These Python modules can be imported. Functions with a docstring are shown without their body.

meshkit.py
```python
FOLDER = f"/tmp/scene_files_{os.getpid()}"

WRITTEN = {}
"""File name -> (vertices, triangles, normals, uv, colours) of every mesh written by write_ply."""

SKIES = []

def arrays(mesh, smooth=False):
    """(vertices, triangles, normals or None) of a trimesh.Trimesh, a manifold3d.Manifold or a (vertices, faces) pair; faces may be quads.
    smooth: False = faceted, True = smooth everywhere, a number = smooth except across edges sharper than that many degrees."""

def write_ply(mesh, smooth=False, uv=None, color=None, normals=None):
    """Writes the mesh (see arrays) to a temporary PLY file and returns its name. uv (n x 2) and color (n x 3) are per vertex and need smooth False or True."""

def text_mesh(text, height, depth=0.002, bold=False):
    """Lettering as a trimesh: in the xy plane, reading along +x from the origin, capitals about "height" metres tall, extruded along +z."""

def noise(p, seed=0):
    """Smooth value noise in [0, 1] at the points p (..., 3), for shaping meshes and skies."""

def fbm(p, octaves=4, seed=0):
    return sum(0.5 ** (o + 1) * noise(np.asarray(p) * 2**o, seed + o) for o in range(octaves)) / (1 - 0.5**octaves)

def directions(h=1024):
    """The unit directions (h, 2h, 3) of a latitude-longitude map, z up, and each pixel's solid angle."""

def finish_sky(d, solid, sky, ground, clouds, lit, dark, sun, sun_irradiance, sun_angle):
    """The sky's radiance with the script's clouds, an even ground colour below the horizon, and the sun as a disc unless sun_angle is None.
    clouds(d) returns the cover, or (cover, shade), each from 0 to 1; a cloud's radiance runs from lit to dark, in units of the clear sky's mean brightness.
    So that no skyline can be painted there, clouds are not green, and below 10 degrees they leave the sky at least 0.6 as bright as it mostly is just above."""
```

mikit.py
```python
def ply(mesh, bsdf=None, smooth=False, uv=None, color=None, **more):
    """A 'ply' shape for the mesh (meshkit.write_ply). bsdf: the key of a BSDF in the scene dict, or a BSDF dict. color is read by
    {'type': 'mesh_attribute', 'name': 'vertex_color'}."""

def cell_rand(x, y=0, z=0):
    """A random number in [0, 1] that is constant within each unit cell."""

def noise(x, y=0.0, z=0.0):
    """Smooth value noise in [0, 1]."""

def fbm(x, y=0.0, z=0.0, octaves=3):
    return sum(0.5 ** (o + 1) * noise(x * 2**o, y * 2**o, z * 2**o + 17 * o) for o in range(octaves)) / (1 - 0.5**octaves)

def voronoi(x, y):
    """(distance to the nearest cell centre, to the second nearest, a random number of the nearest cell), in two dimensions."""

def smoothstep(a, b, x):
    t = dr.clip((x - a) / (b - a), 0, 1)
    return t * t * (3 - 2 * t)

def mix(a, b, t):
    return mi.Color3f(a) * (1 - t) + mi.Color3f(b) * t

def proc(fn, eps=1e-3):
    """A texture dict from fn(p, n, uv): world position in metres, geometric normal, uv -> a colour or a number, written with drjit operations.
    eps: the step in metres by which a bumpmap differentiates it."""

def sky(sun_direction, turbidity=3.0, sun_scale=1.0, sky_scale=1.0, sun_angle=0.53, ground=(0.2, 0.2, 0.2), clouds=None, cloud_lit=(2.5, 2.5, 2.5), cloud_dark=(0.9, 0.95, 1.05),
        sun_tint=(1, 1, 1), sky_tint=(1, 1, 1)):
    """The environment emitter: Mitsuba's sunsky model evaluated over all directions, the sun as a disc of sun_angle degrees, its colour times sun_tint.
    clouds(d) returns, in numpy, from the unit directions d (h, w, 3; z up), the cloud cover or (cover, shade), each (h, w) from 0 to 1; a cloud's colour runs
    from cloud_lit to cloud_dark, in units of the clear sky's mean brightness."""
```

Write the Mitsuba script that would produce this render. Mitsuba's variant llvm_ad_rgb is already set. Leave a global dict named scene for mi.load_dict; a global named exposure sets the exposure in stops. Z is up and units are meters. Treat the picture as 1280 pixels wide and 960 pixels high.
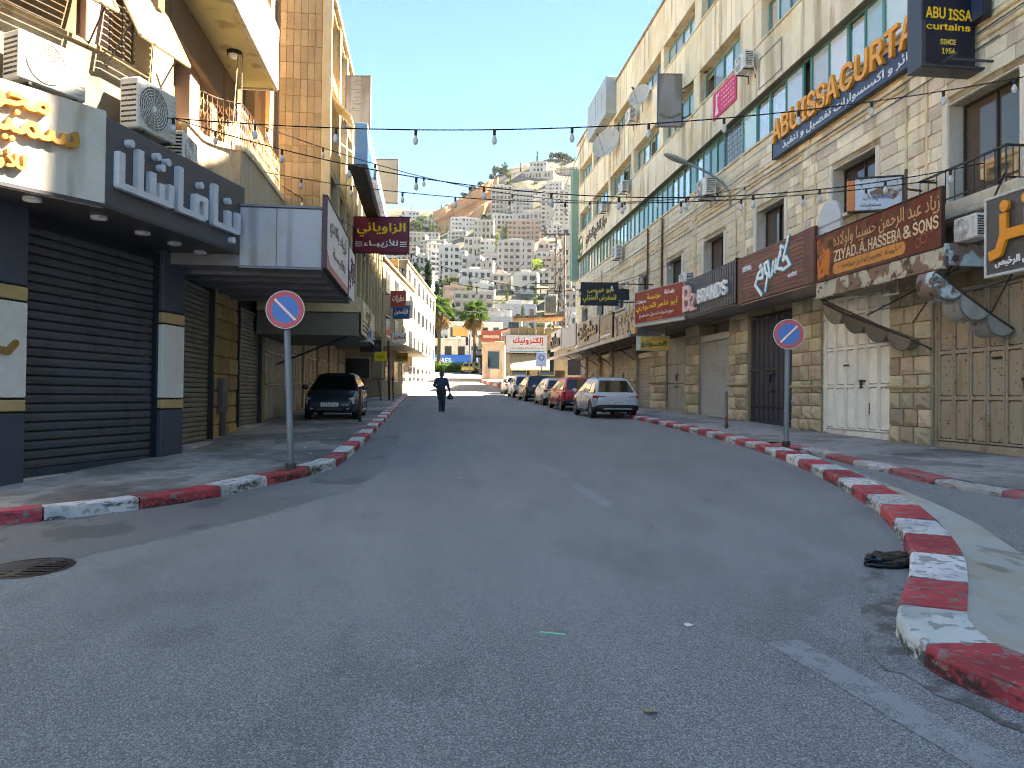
import math, random
import numpy as np, trimesh, shapely
from shapely.geometry import Polygon, LineString, Point, box as sbox
from shapely.ops import unary_union
from shapely import affinity
import drjit as dr
import mitsuba as mi
import manifold3d as m3
import mikit, meshkit
from mikit import proc, noise, fbm, voronoi, cell_rand, smoothstep, mix

T = mi.ScalarTransform4f
scene, labels = {}, {}
rng = random.Random(7)

# ---- camera, sky, sun, exposure -------------------------------------------------
PITCH, ROLL = math.atan(16 / 961), 0.011
_f = np.array([0, math.cos(PITCH), math.sin(PITCH)])
_u = np.array([0, -math.sin(PITCH), math.cos(PITCH)])
_r = np.array([1.0, 0, 0])
EYE = np.array([0, 0, 1.55])
_up = _u * math.cos(ROLL) - _r * math.sin(ROLL)
scene['haze_air'] = {'type': 'homogeneous', 'albedo': {'type': 'rgb', 'value': [0.94, 0.95, 0.96]}, 'sigma_t': 0.00005}
scene['haze'] = {'type': 'cube', 'bsdf': {'type': 'null'}, 'interior': {'type': 'ref', 'id': 'haze_air'}, 'to_world': T().translate([0, 725, 130]).scale([960, 800, 134])}
labels['haze'] = {'kind': 'stuff'}
scene['camera'] = {'type': 'perspective', 'fov': 2 * math.degrees(math.atan(640 / 961)), 'fov_axis': 'x', 'near_clip': 0.05, 'medium': {'type': 'ref', 'id': 'haze_air'}, 'far_clip': 6000.0,
                   'to_world': T().look_at(origin=EYE.tolist(), target=(EYE + _f).tolist(), up=_up.tolist())}
SUN_EL, SUN_AZ = math.radians(42.3), math.radians(8)      # azimuth from +x (across the street, from the right), towards +y
scene['sky'] = mikit.sky([math.cos(SUN_EL) * math.cos(SUN_AZ), math.cos(SUN_EL) * math.sin(SUN_AZ), math.sin(SUN_EL)], turbidity=2.2, sun_scale=1.3, sun_tint=(0.95, 1.0, 1.10), sky_tint=(0.425, 0.465, 0.435))
labels['sky'] = {'kind': 'structure'}
exposure = 4.6
ARABIC = {
 'gold1': '247,-22 -2,14 13,2 9,4 0,2 -9,1 -6,3 -5,8 0,9 4,11 5,6 8,4 11,-1 8,-6 5,-10 2,-10 29,2 17,7 -1,3 -13,3 -19,-1 -2,16 5,1 15,0 13,-4 12,-7 11,-1 1,-14 -6,-2 5,-3 13,1 13,21 11,7 9,0 8,-4 6,-7 3,-8 0,-10 -3,-7 -7,-6 -4,-1 -15,1 -9,4 -3,-3 -7,-3 -15,0 -10,3 -7,8 -2,0 -13,-7 -11,-3 -28,-1 0,-3 -8,-10 -13,-7|390,19 6,-3 7,0 2,2 0,5 -3,5 -6,1 -6,-7|262,21 1,-6 3,-1 7,0 -1,10 -3,3 -5,-1;316,-17 1,5 4,4 6,0 5,-5 -1,-7 -4,-3 -8,1;130,-22 -4,14 14,5 8,8 2,5 0,8 -7,16 13,6 2,0 6,-18 4,-6 17,-1 -3,8 0,10 2,5 6,5 -3,3 0,3 7,9 30,-21 9,-9 4,-8 0,-8 -2,-5 -4,-4 -7,-3 -12,0 -12,4 -16,-4 -14,0 -7,3 -3,-8 -8,-8 -18,-9|212,15 8,-1 2,2 0,4 -4,5 -2,0|195,32 3,-12 4,1 2,5 -1,8 -5,1;108,0 -2,75 16,0 2,-75;0,17 0,11 4,13 13,-3 0,-18 7,-5 10,-2 24,0 18,4 3,3 0,9 -4,13 13,4 3,-2 4,-16 0,-10 -4,-9 -11,-7 -13,-3 -38,-1 -11,2 -12,6;49,49 0,6 4,4 6,0 4,-4 0,-6 -4,-4 -6,0;31,49 0,6 4,4 6,0 4,-4 0,-6 -4,-4 -6,0',
 'gold2': '4,-22 -4,14 14,5 8,8 2,5 0,8 -7,16 13,6 3,-2 7,-20 6,-3 10,0 6,4 3,7 1,10 14,-2 -1,-12 2,-5 6,-2 9,0 5,4 7,14 8,8 7,3 8,0 5,-2 8,-9 8,-16 5,-2 7,0 4,3 4,17 15,-2 -1,-15 4,-3 8,0 5,5 3,16 15,-3 -2,-14 2,-3 14,0 2,3 0,7 -5,19 12,4 3,0 1,-2 4,-15 1,-12 -4,-12 -6,-5 -8,-3 -16,1 -7,6 -3,-4 -7,-3 -13,0 -11,6 -3,-3 -9,-3 -13,0 -10,4 -8,-6 -9,0 -9,4 -5,6 -7,-6 -6,-2 -19,1 -9,6 -4,-4 -9,-3 -14,0 -7,3 -3,-8 -8,-8 -18,-9|118,22 9,-9 5,0 2,2 -3,10 -4,4 -7,-3;71,-19 0,6 4,4 6,0 4,-4 0,-6 -4,-4 -6,0;54,-19 0,6 4,4 6,0 4,-4 0,-6 -4,-4 -6,0',
 'gold3': '165,1 2,15 18,0 7,2 0,3 -8,10 -19,19 0,2 9,9 2,0 5,-5 22,-25 1,4 -1,40 15,0 3,-56 2,-3 3,-1 10,0 3,1 1,3 -2,56 16,0 2,-60 -3,-8 -3,-3 -11,-4 -16,0 -11,4 -6,8 -4,-5 -9,-5 -10,-2;167,66 -1,7 3,1 -3,5 0,6 2,4 6,3 8,0 0,-8 -6,1 -2,-5 4,-4 7,2 2,-7 -15,-5;120,-22 -4,14 15,6 8,9 1,10 -7,17 15,6 5,-11 3,-13 -1,-10 -3,-8 -11,-12 -17,-8;133,55 0,6 5,5 6,0 4,-4 0,-8 -4,-4 -6,0;100,-19 0,6 4,4 6,0 4,-4 0,-6 -4,-4 -6,0;53,75 16,0 2,-54 5,-6 13,0 4,1 3,3 0,11 -4,16 15,3 5,-19 0,-13 -3,-8 -5,-5 -14,-4 -19,0 -12,5 -4,10;82,-19 0,6 4,4 6,0 4,-4 0,-6 -4,-4 -6,0;4,-5 -4,14 10,3 -6,11 0,8 3,7 5,5 7,3 16,-1 -2,-15 -11,0 -2,-2 0,-7 3,-3 4,-1 12,5 5,-14 -36,-13',
 'zawiani': '337,0 -2,75 15,0 2,-75;252,-10 1,2 12,5 6,6 3,7 0,7 -7,17 14,7 4,-6 6,-18 4,-2 10,0 3,2 1,12 -2,46 15,0 2,-29 0,-33 -2,-5 -5,-5 -9,-3 -14,0 -7,3 -3,-8 -6,-7 -17,-10 -4,0;266,56 1,7 4,3 5,0 5,-4 0,-7 -5,-4 -7,1;235,0 -2,75 15,0 2,-75;179,-10 1,2 15,2 8,5 0,2 -12,1 -8,7 -1,13 6,13 10,7 8,0 8,-4 4,-5 4,-11 0,-18 -5,-11 -8,-8 -10,-5 -14,-3 -3,0|196,21 3,-7 9,1 -2,10 -2,2 -6,-1;159,-19 0,6 4,4 6,0 4,-4 0,-6 -4,-4 -6,0;116,13 -2,62 15,0 2,-52 1,-5 4,-3 14,0 5,3 1,9 -4,19 14,4 5,-18 0,-17 -3,-7 -9,-6 -9,-2 -19,0 -9,3 -4,4;142,-19 0,6 4,4 6,0 4,-4 0,-6 -4,-4 -6,0;0,-3 2,21 3,7 3,0 11,-4 -4,-16 2,-7 3,-3 9,-3 14,0 10,3 3,3 0,5 -11,5 3,14 22,-7 15,1 2,3 0,9 -4,19 11,3 4,-1 4,-16 0,-18 -3,-7 -4,-4 -7,-3 -17,-1 -2,-11 -7,-6 -19,-6 -22,1 -12,5 -7,8;82,64 0,5 3,4 7,1 5,-4 0,-7 -4,-4 -6,0;37,-42 0,6 4,4 6,0 4,-4 0,-6 -4,-4 -6,0;20,-42 0,6 4,4 6,0 4,-4 0,-6 -4,-4 -6,0',
 'azya': '255,1 2,15 18,0 7,2 0,3 -8,10 -19,19 0,2 9,9 2,0 5,-5 22,-25 1,4 -1,40 15,0 3,-56 2,-3 3,-1 10,0 3,1 1,3 -2,56 16,0 2,-60 -3,-8 -3,-3 -11,-4 -16,0 -11,4 -6,8 -4,-5 -9,-5 -10,-2;257,66 -1,7 3,1 -3,5 0,6 2,4 6,3 8,0 0,-8 -6,1 -2,-5 4,-4 7,2 2,-7 -15,-5;210,-22 -4,14 15,6 8,9 1,10 -7,17 15,6 5,-11 3,-13 -1,-10 -3,-8 -11,-12 -17,-8;223,55 0,6 5,5 6,0 4,-4 0,-8 -4,-4 -6,0;190,-19 0,6 4,4 6,0 4,-4 0,-6 -4,-4 -6,0;53,75 16,0 2,-54 5,-6 107,1 3,3 0,11 -4,16 15,3 5,-19 -1,-17 -7,-9 -14,-4 -114,1 -7,4 -4,10;172,-19 0,6 4,4 6,0 4,-4 0,-6 -4,-4 -6,0;4,-5 -4,14 10,3 -6,11 0,8 3,7 5,5 7,3 16,-1 -2,-15 -11,0 -2,-2 0,-7 3,-3 4,-1 12,5 5,-14 -36,-13',
 'curtains': '1503,21 0,8 5,10 12,8 9,2 1,8 11,0 2,-40 4,-5 6,-1 8,1 3,3 4,16 11,-2 -2,-8 1,-8 6,-2 7,1 4,5 3,15 11,-2 -2,-9 1,-8 7,-2 7,1 3,4 -1,22 5,1 6,0 2,-20 2,-4 4,-3 11,0 9,17 8,8 4,2 11,0 8,-7 7,-16 4,-4 27,0 5,2 2,4 -15,0 -7,5 -2,4 0,10 3,8 6,7 6,3 8,0 5,-2 8,-11 2,-9 -2,-18 -9,-11 -13,-4 -25,0 -8,4 -8,-6 -11,1 -6,3 -6,6 -5,-6 -5,-2 -15,1 -8,7 -4,-5 -7,-3 -12,0 -8,5 -9,-5 -12,0 -7,3 -2,3 -6,-5 -18,-1 -9,3 -4,6 -21,1 -8,6|1728,32 3,-3 10,1 0,5 -4,8 -8,-1 -2,-5|1670,21 5,-9 7,-3 6,3 0,5 -7,11 -4,0 -5,-4|1516,24 5,-4 10,0 -1,18 -10,-3 -5,-6;1735,69 0,5 2,3 8,0 2,-4 -2,-7 -6,-1;1719,74 4,4 6,-1 2,-4 -1,-6 -3,-2 -6,1 -2,3;1605,48 -2,7 3,3 6,0 3,-4 -1,-5 -3,-2;1595,67 4,4 5,0 3,-3 0,-5 -3,-3 -6,0 -3,4;1588,55 3,3 6,0 3,-4 0,-3 -2,-3 -6,-1 -3,2;1529,71 0,5 2,3 8,0 2,-4 -2,-7 -6,-1;1513,71 0,5 2,3 8,0 2,-4 -2,-7 -6,-1;1323,12 -2,61 12,0 1,-47 1,-10 3,-4 16,0 5,6 3,14 11,-1 -1,-15 4,-4 9,-1 9,2 3,6 2,12 11,-2 -1,-14 2,-3 12,0 4,6 2,14 11,-2 -1,-15 2,-3 12,0 4,4 0,7 -6,18 13,3 5,-20 -1,-12 -5,-8 -9,-4 -12,0 -7,3 -2,3 -5,-5 -4,-1 -12,0 -6,2 -3,3 -7,-4 -19,-1 -7,2 -4,4 -13,-6 -20,1 -7,4;1369,50 2,4 6,1 4,-4 0,-5 -2,-3 -6,-1 -2,1;1353,46 0,5 2,3 8,0 2,-4 -2,-7 -6,-1;1238,-15 1,4 15,7 7,9 1,12 -6,15 11,4 7,-20 4,-4 16,0 3,3 0,10 -4,17 11,3 5,-19 0,-11 -3,-8 -3,-3 -11,-4 -13,0 -7,3 -4,-9 -8,-8 -15,-8 -4,0;1288,56 -1,6 3,1 -3,5 1,9 6,4 7,0 1,-7 -6,0 -2,-5 4,-4 7,2 2,-6 -14,-5;1170,-13 1,3 14,2 10,8 -1,1 -14,0 -7,6 -1,12 4,10 5,6 6,3 8,0 5,-2 6,-7 4,-12 0,-10 -3,-11 -11,-12 -12,-5 -12,-1|1184,15 6,-4 8,1 -2,11 -3,3 -5,0 -4,-6;1123,0 -2,73 12,0 2,-73;835,-13 1,3 17,3 6,5 0,2 -16,2 -6,8 0,9 4,10 5,6 6,3 11,-1 7,-6 4,-9 2,-11 15,2 3,6 2,12 11,-2 -1,-14 2,-3 12,0 4,6 2,14 11,-2 -1,-15 2,-3 12,0 4,6 -1,20 10,1 2,-18 2,-5 4,-4 6,-1 9,2 3,6 2,12 11,-2 -1,-14 2,-3 12,0 4,6 2,14 3,0 8,-2 -1,-16 2,-2 7,-1 7,2 2,4 -1,21 10,1 2,-18 6,-9 21,-1 7,1 3,3 0,4 -3,6 -20,17 1,9 7,6 28,14 6,-9 -1,-2 -27,-13 13,-13 8,-15 -2,-11 -4,-4 -7,-3 -29,-1 -6,2 -6,6 -5,-6 -6,-2 -11,0 -8,5 -9,-5 -13,0 -8,5 -7,-4 -16,-1 -6,2 -6,6 -5,-6 -6,-2 -11,0 -8,5 -9,-5 -13,0 -9,5 -6,-4 -20,-1 -8,-13 -16,-8 -12,-1|850,13 4,-2 9,0 -1,10 -4,5 -5,0 -3,-3;814,0 -2,73 12,0 2,-73;764,-15 1,4 11,4 9,8 3,7 0,7 -6,17 11,4 7,-19 -1,-13 -4,-9 -10,-10 -16,-8 -2,0;749,0 -2,73 12,0 2,-73;643,15 0,10 3,12 11,-3 -2,-14 2,-5 13,-5 36,0 15,4 3,3 0,8 -4,14 7,3 5,-1 4,-15 0,-10 -6,-10 -5,-3 -16,-4 -45,0 -15,6;692,46 2,8 6,1 3,-2 1,-7 -2,-3 -6,-1;676,46 2,8 6,1 3,-2 1,-7 -2,-3 -6,-1;600,58 1,6 3,2 6,-1 2,-3 -1,-6 -3,-2 -6,1;317,-3 1,16 3,8 2,1 9,-4 -3,-8 0,-11 7,-8 7,-2 11,0 8,3 4,4 3,9 -2,68 12,0 2,-55 3,-5 6,-2 10,1 3,2 3,6 2,12 11,-1 0,-17 3,-2 8,-1 9,2 3,5 3,13 9,-2 0,-15 7,-3 5,8 13,13 16,8 14,0 10,-7 3,-8 -2,-13 19,-1 2,2 -5,8 1,12 7,9 6,3 14,-1 8,-8 2,-5 0,-10 -4,-6 0,-4 15,0 11,3 1,9 -5,19 12,3 5,-20 -2,-16 -6,-6 -11,-3 -20,0 -17,3 -10,-3 -21,0 -12,3 -18,-5 -24,0 -11,2 -9,6 -3,-3 -8,-3 -14,0 -8,3 -3,4 -4,-4 -9,-3 -12,0 -7,3 -5,-15 -7,-6 -11,-4 -19,0 -7,2 -11,9|549,21 4,-6 4,1 5,6 -1,9 -4,3 -6,-1 -3,-5|484,22 -10,-13 27,2 8,5 1,7 -2,4 -4,2 -7,0;584,62 2,3 6,1 3,-2 1,-6 -2,-3 -6,-1 -3,2;549,64 4,4 5,0 4,-4 0,-5 -4,-4 -5,0 -4,4;412,-18 2,8 6,1 3,-2 1,-7 -2,-3 -6,-1;396,-13 4,4 6,-1 2,-4 -1,-6 -3,-2 -6,1 -2,3;243,-13 1,3 14,2 10,8 -1,1 -14,0 -7,6 -1,12 4,10 5,6 6,3 8,0 5,-2 6,-7 4,-12 0,-10 -3,-11 -11,-12 -12,-5 -12,-1|258,14 6,-3 7,1 -1,9 -4,5 -5,0 -2,-2 -2,-5;200,58 1,6 3,2 6,-1 2,-3 -1,-6 -3,-2 -6,1;0,4 4,11 14,-4 8,1 3,2 1,6 -2,7 -11,16 8,7 4,-1 5,-8 10,-26 8,-4 9,1 3,2 3,6 2,12 11,-1 -1,-14 2,-4 10,-2 13,1 -5,9 0,9 3,7 11,8 14,-1 8,-8 2,-5 0,-10 -4,-6 0,-4 19,1 4,4 3,17 11,-2 -1,-15 2,-3 9,-2 13,1 4,4 0,7 -5,19 10,3 3,-2 4,-18 -2,-16 -6,-6 -11,-3 -17,0 -6,2 -4,4 -5,-4 -7,-2 -18,0 -13,3 -14,-3 -22,0 -8,3 -3,4 -4,-4 -9,-3 -13,0 -7,3 -2,3 -5,-4 -7,-2 -13,0|112,21 4,-6 4,1 5,6 -1,9 -4,3 -6,-1 -3,-5;184,58 1,6 3,2 6,-1 2,-3 -1,-6 -3,-2 -6,1;156,47 0,5 4,4 5,0 4,-4 0,-5 -4,-4 -5,0;112,59 0,5 4,4 5,0 4,-4 0,-5 -4,-4 -5,0;73,-18 2,8 6,1 4,-4 0,-5 -2,-3 -6,-1;57,-13 4,4 6,-1 2,-4 -1,-6 -3,-2 -6,1 -2,3;12,63 0,5 4,4 5,0 4,-4 0,-5 -4,-4 -5,0',
 'ziyad': '1062,-15 11,7 8,10 1,16 -6,14 9,3 7,-17 0,-12 -3,-9 -12,-14 -9,-5 -3,1;1075,55 3,3 5,0 3,-3 0,-5 -3,-3 -5,0 -3,3;1049,-12 3,3 5,0 3,-3 0,-5 -3,-3 -5,0 -3,3;1016,14 -2,57 10,0 1,-46 1,-11 3,-4 13,-1 5,1 3,3 0,11 -4,16 9,2 5,-17 0,-11 -2,-6 -5,-5 -9,-3 -15,0 -10,5;1035,-12 3,3 5,0 3,-3 0,-5 -3,-3 -5,0 -3,3;968,3 2,9 16,-3 7,3 0,13 -11,17 0,2 4,3 5,1 9,-16 3,-9 0,-12 -2,-4 -4,-4 -8,-3 -11,0;816,3 2,9 15,-3 7,2 2,3 0,7 -3,8 -9,14 7,6 5,-5 8,-16 3,-13 4,-5 8,-1 5,3 3,8 1,10 9,-1 -1,-15 3,-4 21,0 -7,10 -1,12 5,9 10,5 14,-1 0,-4 -1,-5 -10,1 -7,-4 0,-13 9,-7 15,3 2,-5 0,-3 -7,-3 -24,-5 -18,0 -7,3 -2,3 -4,-4 -6,-2 -10,0 -9,6 -3,-3 -7,-3 -12,0;870,-12 3,3 5,0 3,-3 0,-5 -3,-3 -5,0 -3,3;770,3 -1,68 9,0 2,-71 -9,0;699,-15 1,2 9,4 7,7 4,9 0,9 -6,16 9,3 6,-19 4,-6 8,-1 5,3 1,9 -2,50 9,0 2,-59 -3,-7 -10,-5 -9,0 -6,3 -6,-13 -6,-6 -10,-6 -3,0;531,-5 1,16 3,8 3,1 6,-3 -3,-9 0,-11 2,-5 9,-5 14,1 7,5 2,5 0,15 -4,13 1,3 8,2 5,-18 4,-3 6,-1 6,4 8,17 10,8 8,0 6,-5 8,-19 6,-5 18,2 18,9 -4,5 -7,3 -16,0 -2,9 16,1 6,-2 15,-9 7,-1 1,-4 0,-5 -10,-2 -13,-9 -13,-5 -19,-1 -7,4 -4,-4 -10,-1 -10,5 -4,5 -10,-9 -9,0 -5,2 -5,-15 -5,-5 -10,-4 -16,0 -8,3 -6,5|614,20 5,-9 6,-3 4,0 2,2 -1,9 -6,10 -6,-2;552,49 3,3 5,0 3,-3 0,-5 -3,-3 -5,0 -3,3;282,9 -3,62 10,0 2,-57 3,-4 4,-1 7,0 5,3 3,8 1,10 9,-1 -1,-16 3,-3 5,-1 11,1 4,4 3,16 9,-1 -2,-14 3,-4 7,-2 7,0 4,2 3,6 2,12 9,-1 -2,-16 6,-3 8,2 3,8 1,11 9,-1 -1,-18 9,-2 3,1 3,4 -1,22 5,1 4,0 1,-17 2,-7 3,-3 10,-1 11,2 18,9 -1,3 -10,5 -16,0 -2,9 4,1 12,0 21,-11 7,-1 1,-9 -10,-2 -17,-11 -15,-4 -13,0 -9,7 -4,-5 -5,-2 -9,0 -7,5 -8,-5 -11,0 -7,5 -5,-4 -4,-1 -13,0 -8,3 -2,3 -11,-6 -14,0 -7,3 -2,3 -6,-5 -17,-1 -8,3;351,-17 0,5 3,3 5,0 3,-3 0,-5 -3,-3 -5,0;337,-17 0,5 3,3 5,0 3,-3 0,-5 -3,-3 -5,0;310,-17 0,5 3,3 5,0 3,-3 0,-5 -3,-3 -5,0;208,-13 15,4 8,8 0,2 -11,-1 -5,2 -5,8 0,9 4,10 5,5 4,2 10,-1 5,-5 4,-10 0,-18 -3,-8 -8,-9 -16,-7 -6,1|220,13 5,-4 8,1 -1,11 -3,5 -4,1 -3,-2 -2,-4;189,3 -1,68 9,0 2,-71 -9,0;144,-22 -2,9 15,4 8,9 -1,1 -10,-1 -8,5 -2,5 1,13 8,11 4,2 10,-1 5,-5 4,-10 0,-18 -2,-6 -9,-11 -7,-4|154,13 5,-4 8,1 -1,11 -3,5 -4,1 -3,-2 -2,-4;85,51 6,8 25,-19 2,7 -2,23 10,2 2,-18 -1,-11 -4,-11 4,-4 5,-9 0,-11 -4,-5 -7,-3 -29,0 0,9 13,11 5,6 1,4|107,10 14,0 2,2 0,4 -3,6 -3,0;41,3 2,9 16,-3 7,3 0,13 -11,17 0,2 4,3 5,1 9,-16 3,-9 0,-12 -2,-4 -4,-4 -8,-3 -16,1;0,11 0,9 2,6 9,12 -3,5 5,6 2,0 9,-8 9,-14 0,-17 -2,-4 -7,-5 -12,-1 -7,3|10,14 6,-5 6,1 2,2 1,10 -7,11 -3,-1 -5,-9',
 'ziyad2': '777,-16 1,5 14,3 7,6 0,2 -7,0 -8,3 -5,7 0,10 4,10 10,8 10,-1 6,-5 4,-9 2,-12 11,0 5,3 3,8 1,10 11,-1 -1,-16 7,-4 23,2 17,8 -1,4 -9,4 -17,0 -2,11 4,1 12,0 7,-2 17,-10 6,0 1,-3 0,-8 -9,-2 -11,-8 -14,-6 -9,-2 -17,0 -8,3 -4,4 0,-2 -7,-4 -19,-1 -3,-8 -7,-7 -7,-4 -16,-3|790,16 3,-5 10,0 -1,10 -4,6 -5,-1;867,55 1,6 3,2 6,-1 2,-3 -1,-6 -3,-2 -6,1;840,-18 0,6 3,3 5,0 2,-2 1,-6 -3,-4 -5,0;824,-17 0,4 3,4 5,0 3,-3 0,-6 -3,-3 -5,0;701,1 1,11 12,-1 4,6 -2,55 12,0 1,-40 12,8 6,2 9,0 6,-2 8,-10 0,-13 -3,-6 -11,-8 -13,-3 -35,0|741,28 -14,-17 14,0 13,3 4,4 1,7 -2,4 -4,2 -8,-1;661,58 0,6 3,3 5,0 2,-2 1,-6 -3,-4 -5,0;535,-14 1,3 10,5 5,5 4,9 0,9 -6,13 1,3 8,4 2,-1 6,-18 4,-6 11,-1 4,6 -2,55 12,0 1,-40 10,7 8,3 9,0 6,-2 6,-6 2,-5 -2,-17 15,-1 6,2 2,7 -5,22 7,3 5,-1 4,-17 0,-12 -4,-9 -6,-4 -8,-2 -13,0 -13,5 -3,-2 -15,-3 -36,0 -5,3 -5,-10 -13,-12 -8,-3|594,12 12,-1 12,2 7,5 1,8 -5,5 -9,-1 -9,-6;647,56 -2,7 3,4 5,0 3,-3 0,-6 -3,-3;466,-13 11,7 8,10 1,12 -6,14 1,3 10,4 8,-23 5,-3 11,0 5,2 2,6 -5,23 11,3 4,-13 1,-17 -3,-8 -3,-3 -12,-4 -13,0 -6,3 -2,-7 -5,-7 -15,-11 -4,1;522,-18 0,6 3,3 5,0 2,-2 1,-6 -3,-4 -5,0;507,-17 1,6 3,2 4,0 3,-3 0,-6 -3,-3 -5,0;478,56 2,3 6,1 3,-2 1,-6 -2,-3 -6,-1 -3,2;374,-16 1,5 14,3 7,6 0,2 -7,0 -8,3 -5,7 0,10 2,6 8,10 4,2 12,-2 7,-10 2,-15 11,0 4,3 -2,58 12,0 2,-57 -3,-9 -3,-3 -8,-3 -15,0 -3,-8 -7,-7 -7,-4 -16,-3|387,16 3,-5 10,0 -1,10 -4,6 -5,-1;353,0 -2,72 12,0 2,-72;307,-14 1,3 14,9 4,7 0,14 -6,13 11,5 7,-18 0,-12 -2,-7 -5,-9 -7,-7 -10,-6 -3,0;320,52 1,6 3,2 6,-1 2,-3 -1,-6 -3,-2 -6,1;263,-14 1,17 8,10 9,3 14,0 -1,10 -5,5 -9,-2 -3,-6 -8,3 -1,4 8,9 6,3 10,0 6,-3 3,-3 5,-12 -1,-16 -2,-5 -9,2 -12,0 -6,-4 -2,-10 5,-25 -1,-3 -8,-2 -2,1;121,16 -2,56 12,0 2,-55 5,-6 10,0 5,3 3,8 1,10 11,-1 -1,-16 7,-4 23,2 17,8 -1,4 -9,4 -17,0 -2,11 4,1 16,-1 20,-11 6,0 1,-11 -9,-2 -19,-12 -15,-4 -21,1 -4,2 -3,4 -5,-5 -7,-2 -14,0 -7,2 -5,6;189,59 2,3 6,1 3,-2 1,-6 -2,-3 -6,-1 -3,2;162,-12 3,3 5,0 3,-4 -1,-6 -2,-2 -5,0 -3,3;146,-17 0,4 3,4 5,0 3,-3 0,-6 -3,-3 -5,0;0,21 1,11 8,10 8,5 8,2 0,8 11,0 2,-41 5,-5 10,0 4,7 -2,54 12,0 1,-40 12,8 6,2 9,0 6,-2 6,-6 2,-5 0,-12 -6,-9 -9,-5 -15,-3 -42,1 -4,2 -4,6 -15,0 -6,2 -6,5|66,12 12,-1 12,2 7,5 1,8 -5,5 -9,-1 -9,-6|12,25 2,-4 12,-1 1,2 -1,15 -9,-2 -5,-5;27,69 -2,7 3,4 5,0 3,-3 0,-6 -3,-3;10,77 3,3 5,0 3,-4 -1,-6 -2,-2 -5,0 -3,3',
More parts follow.
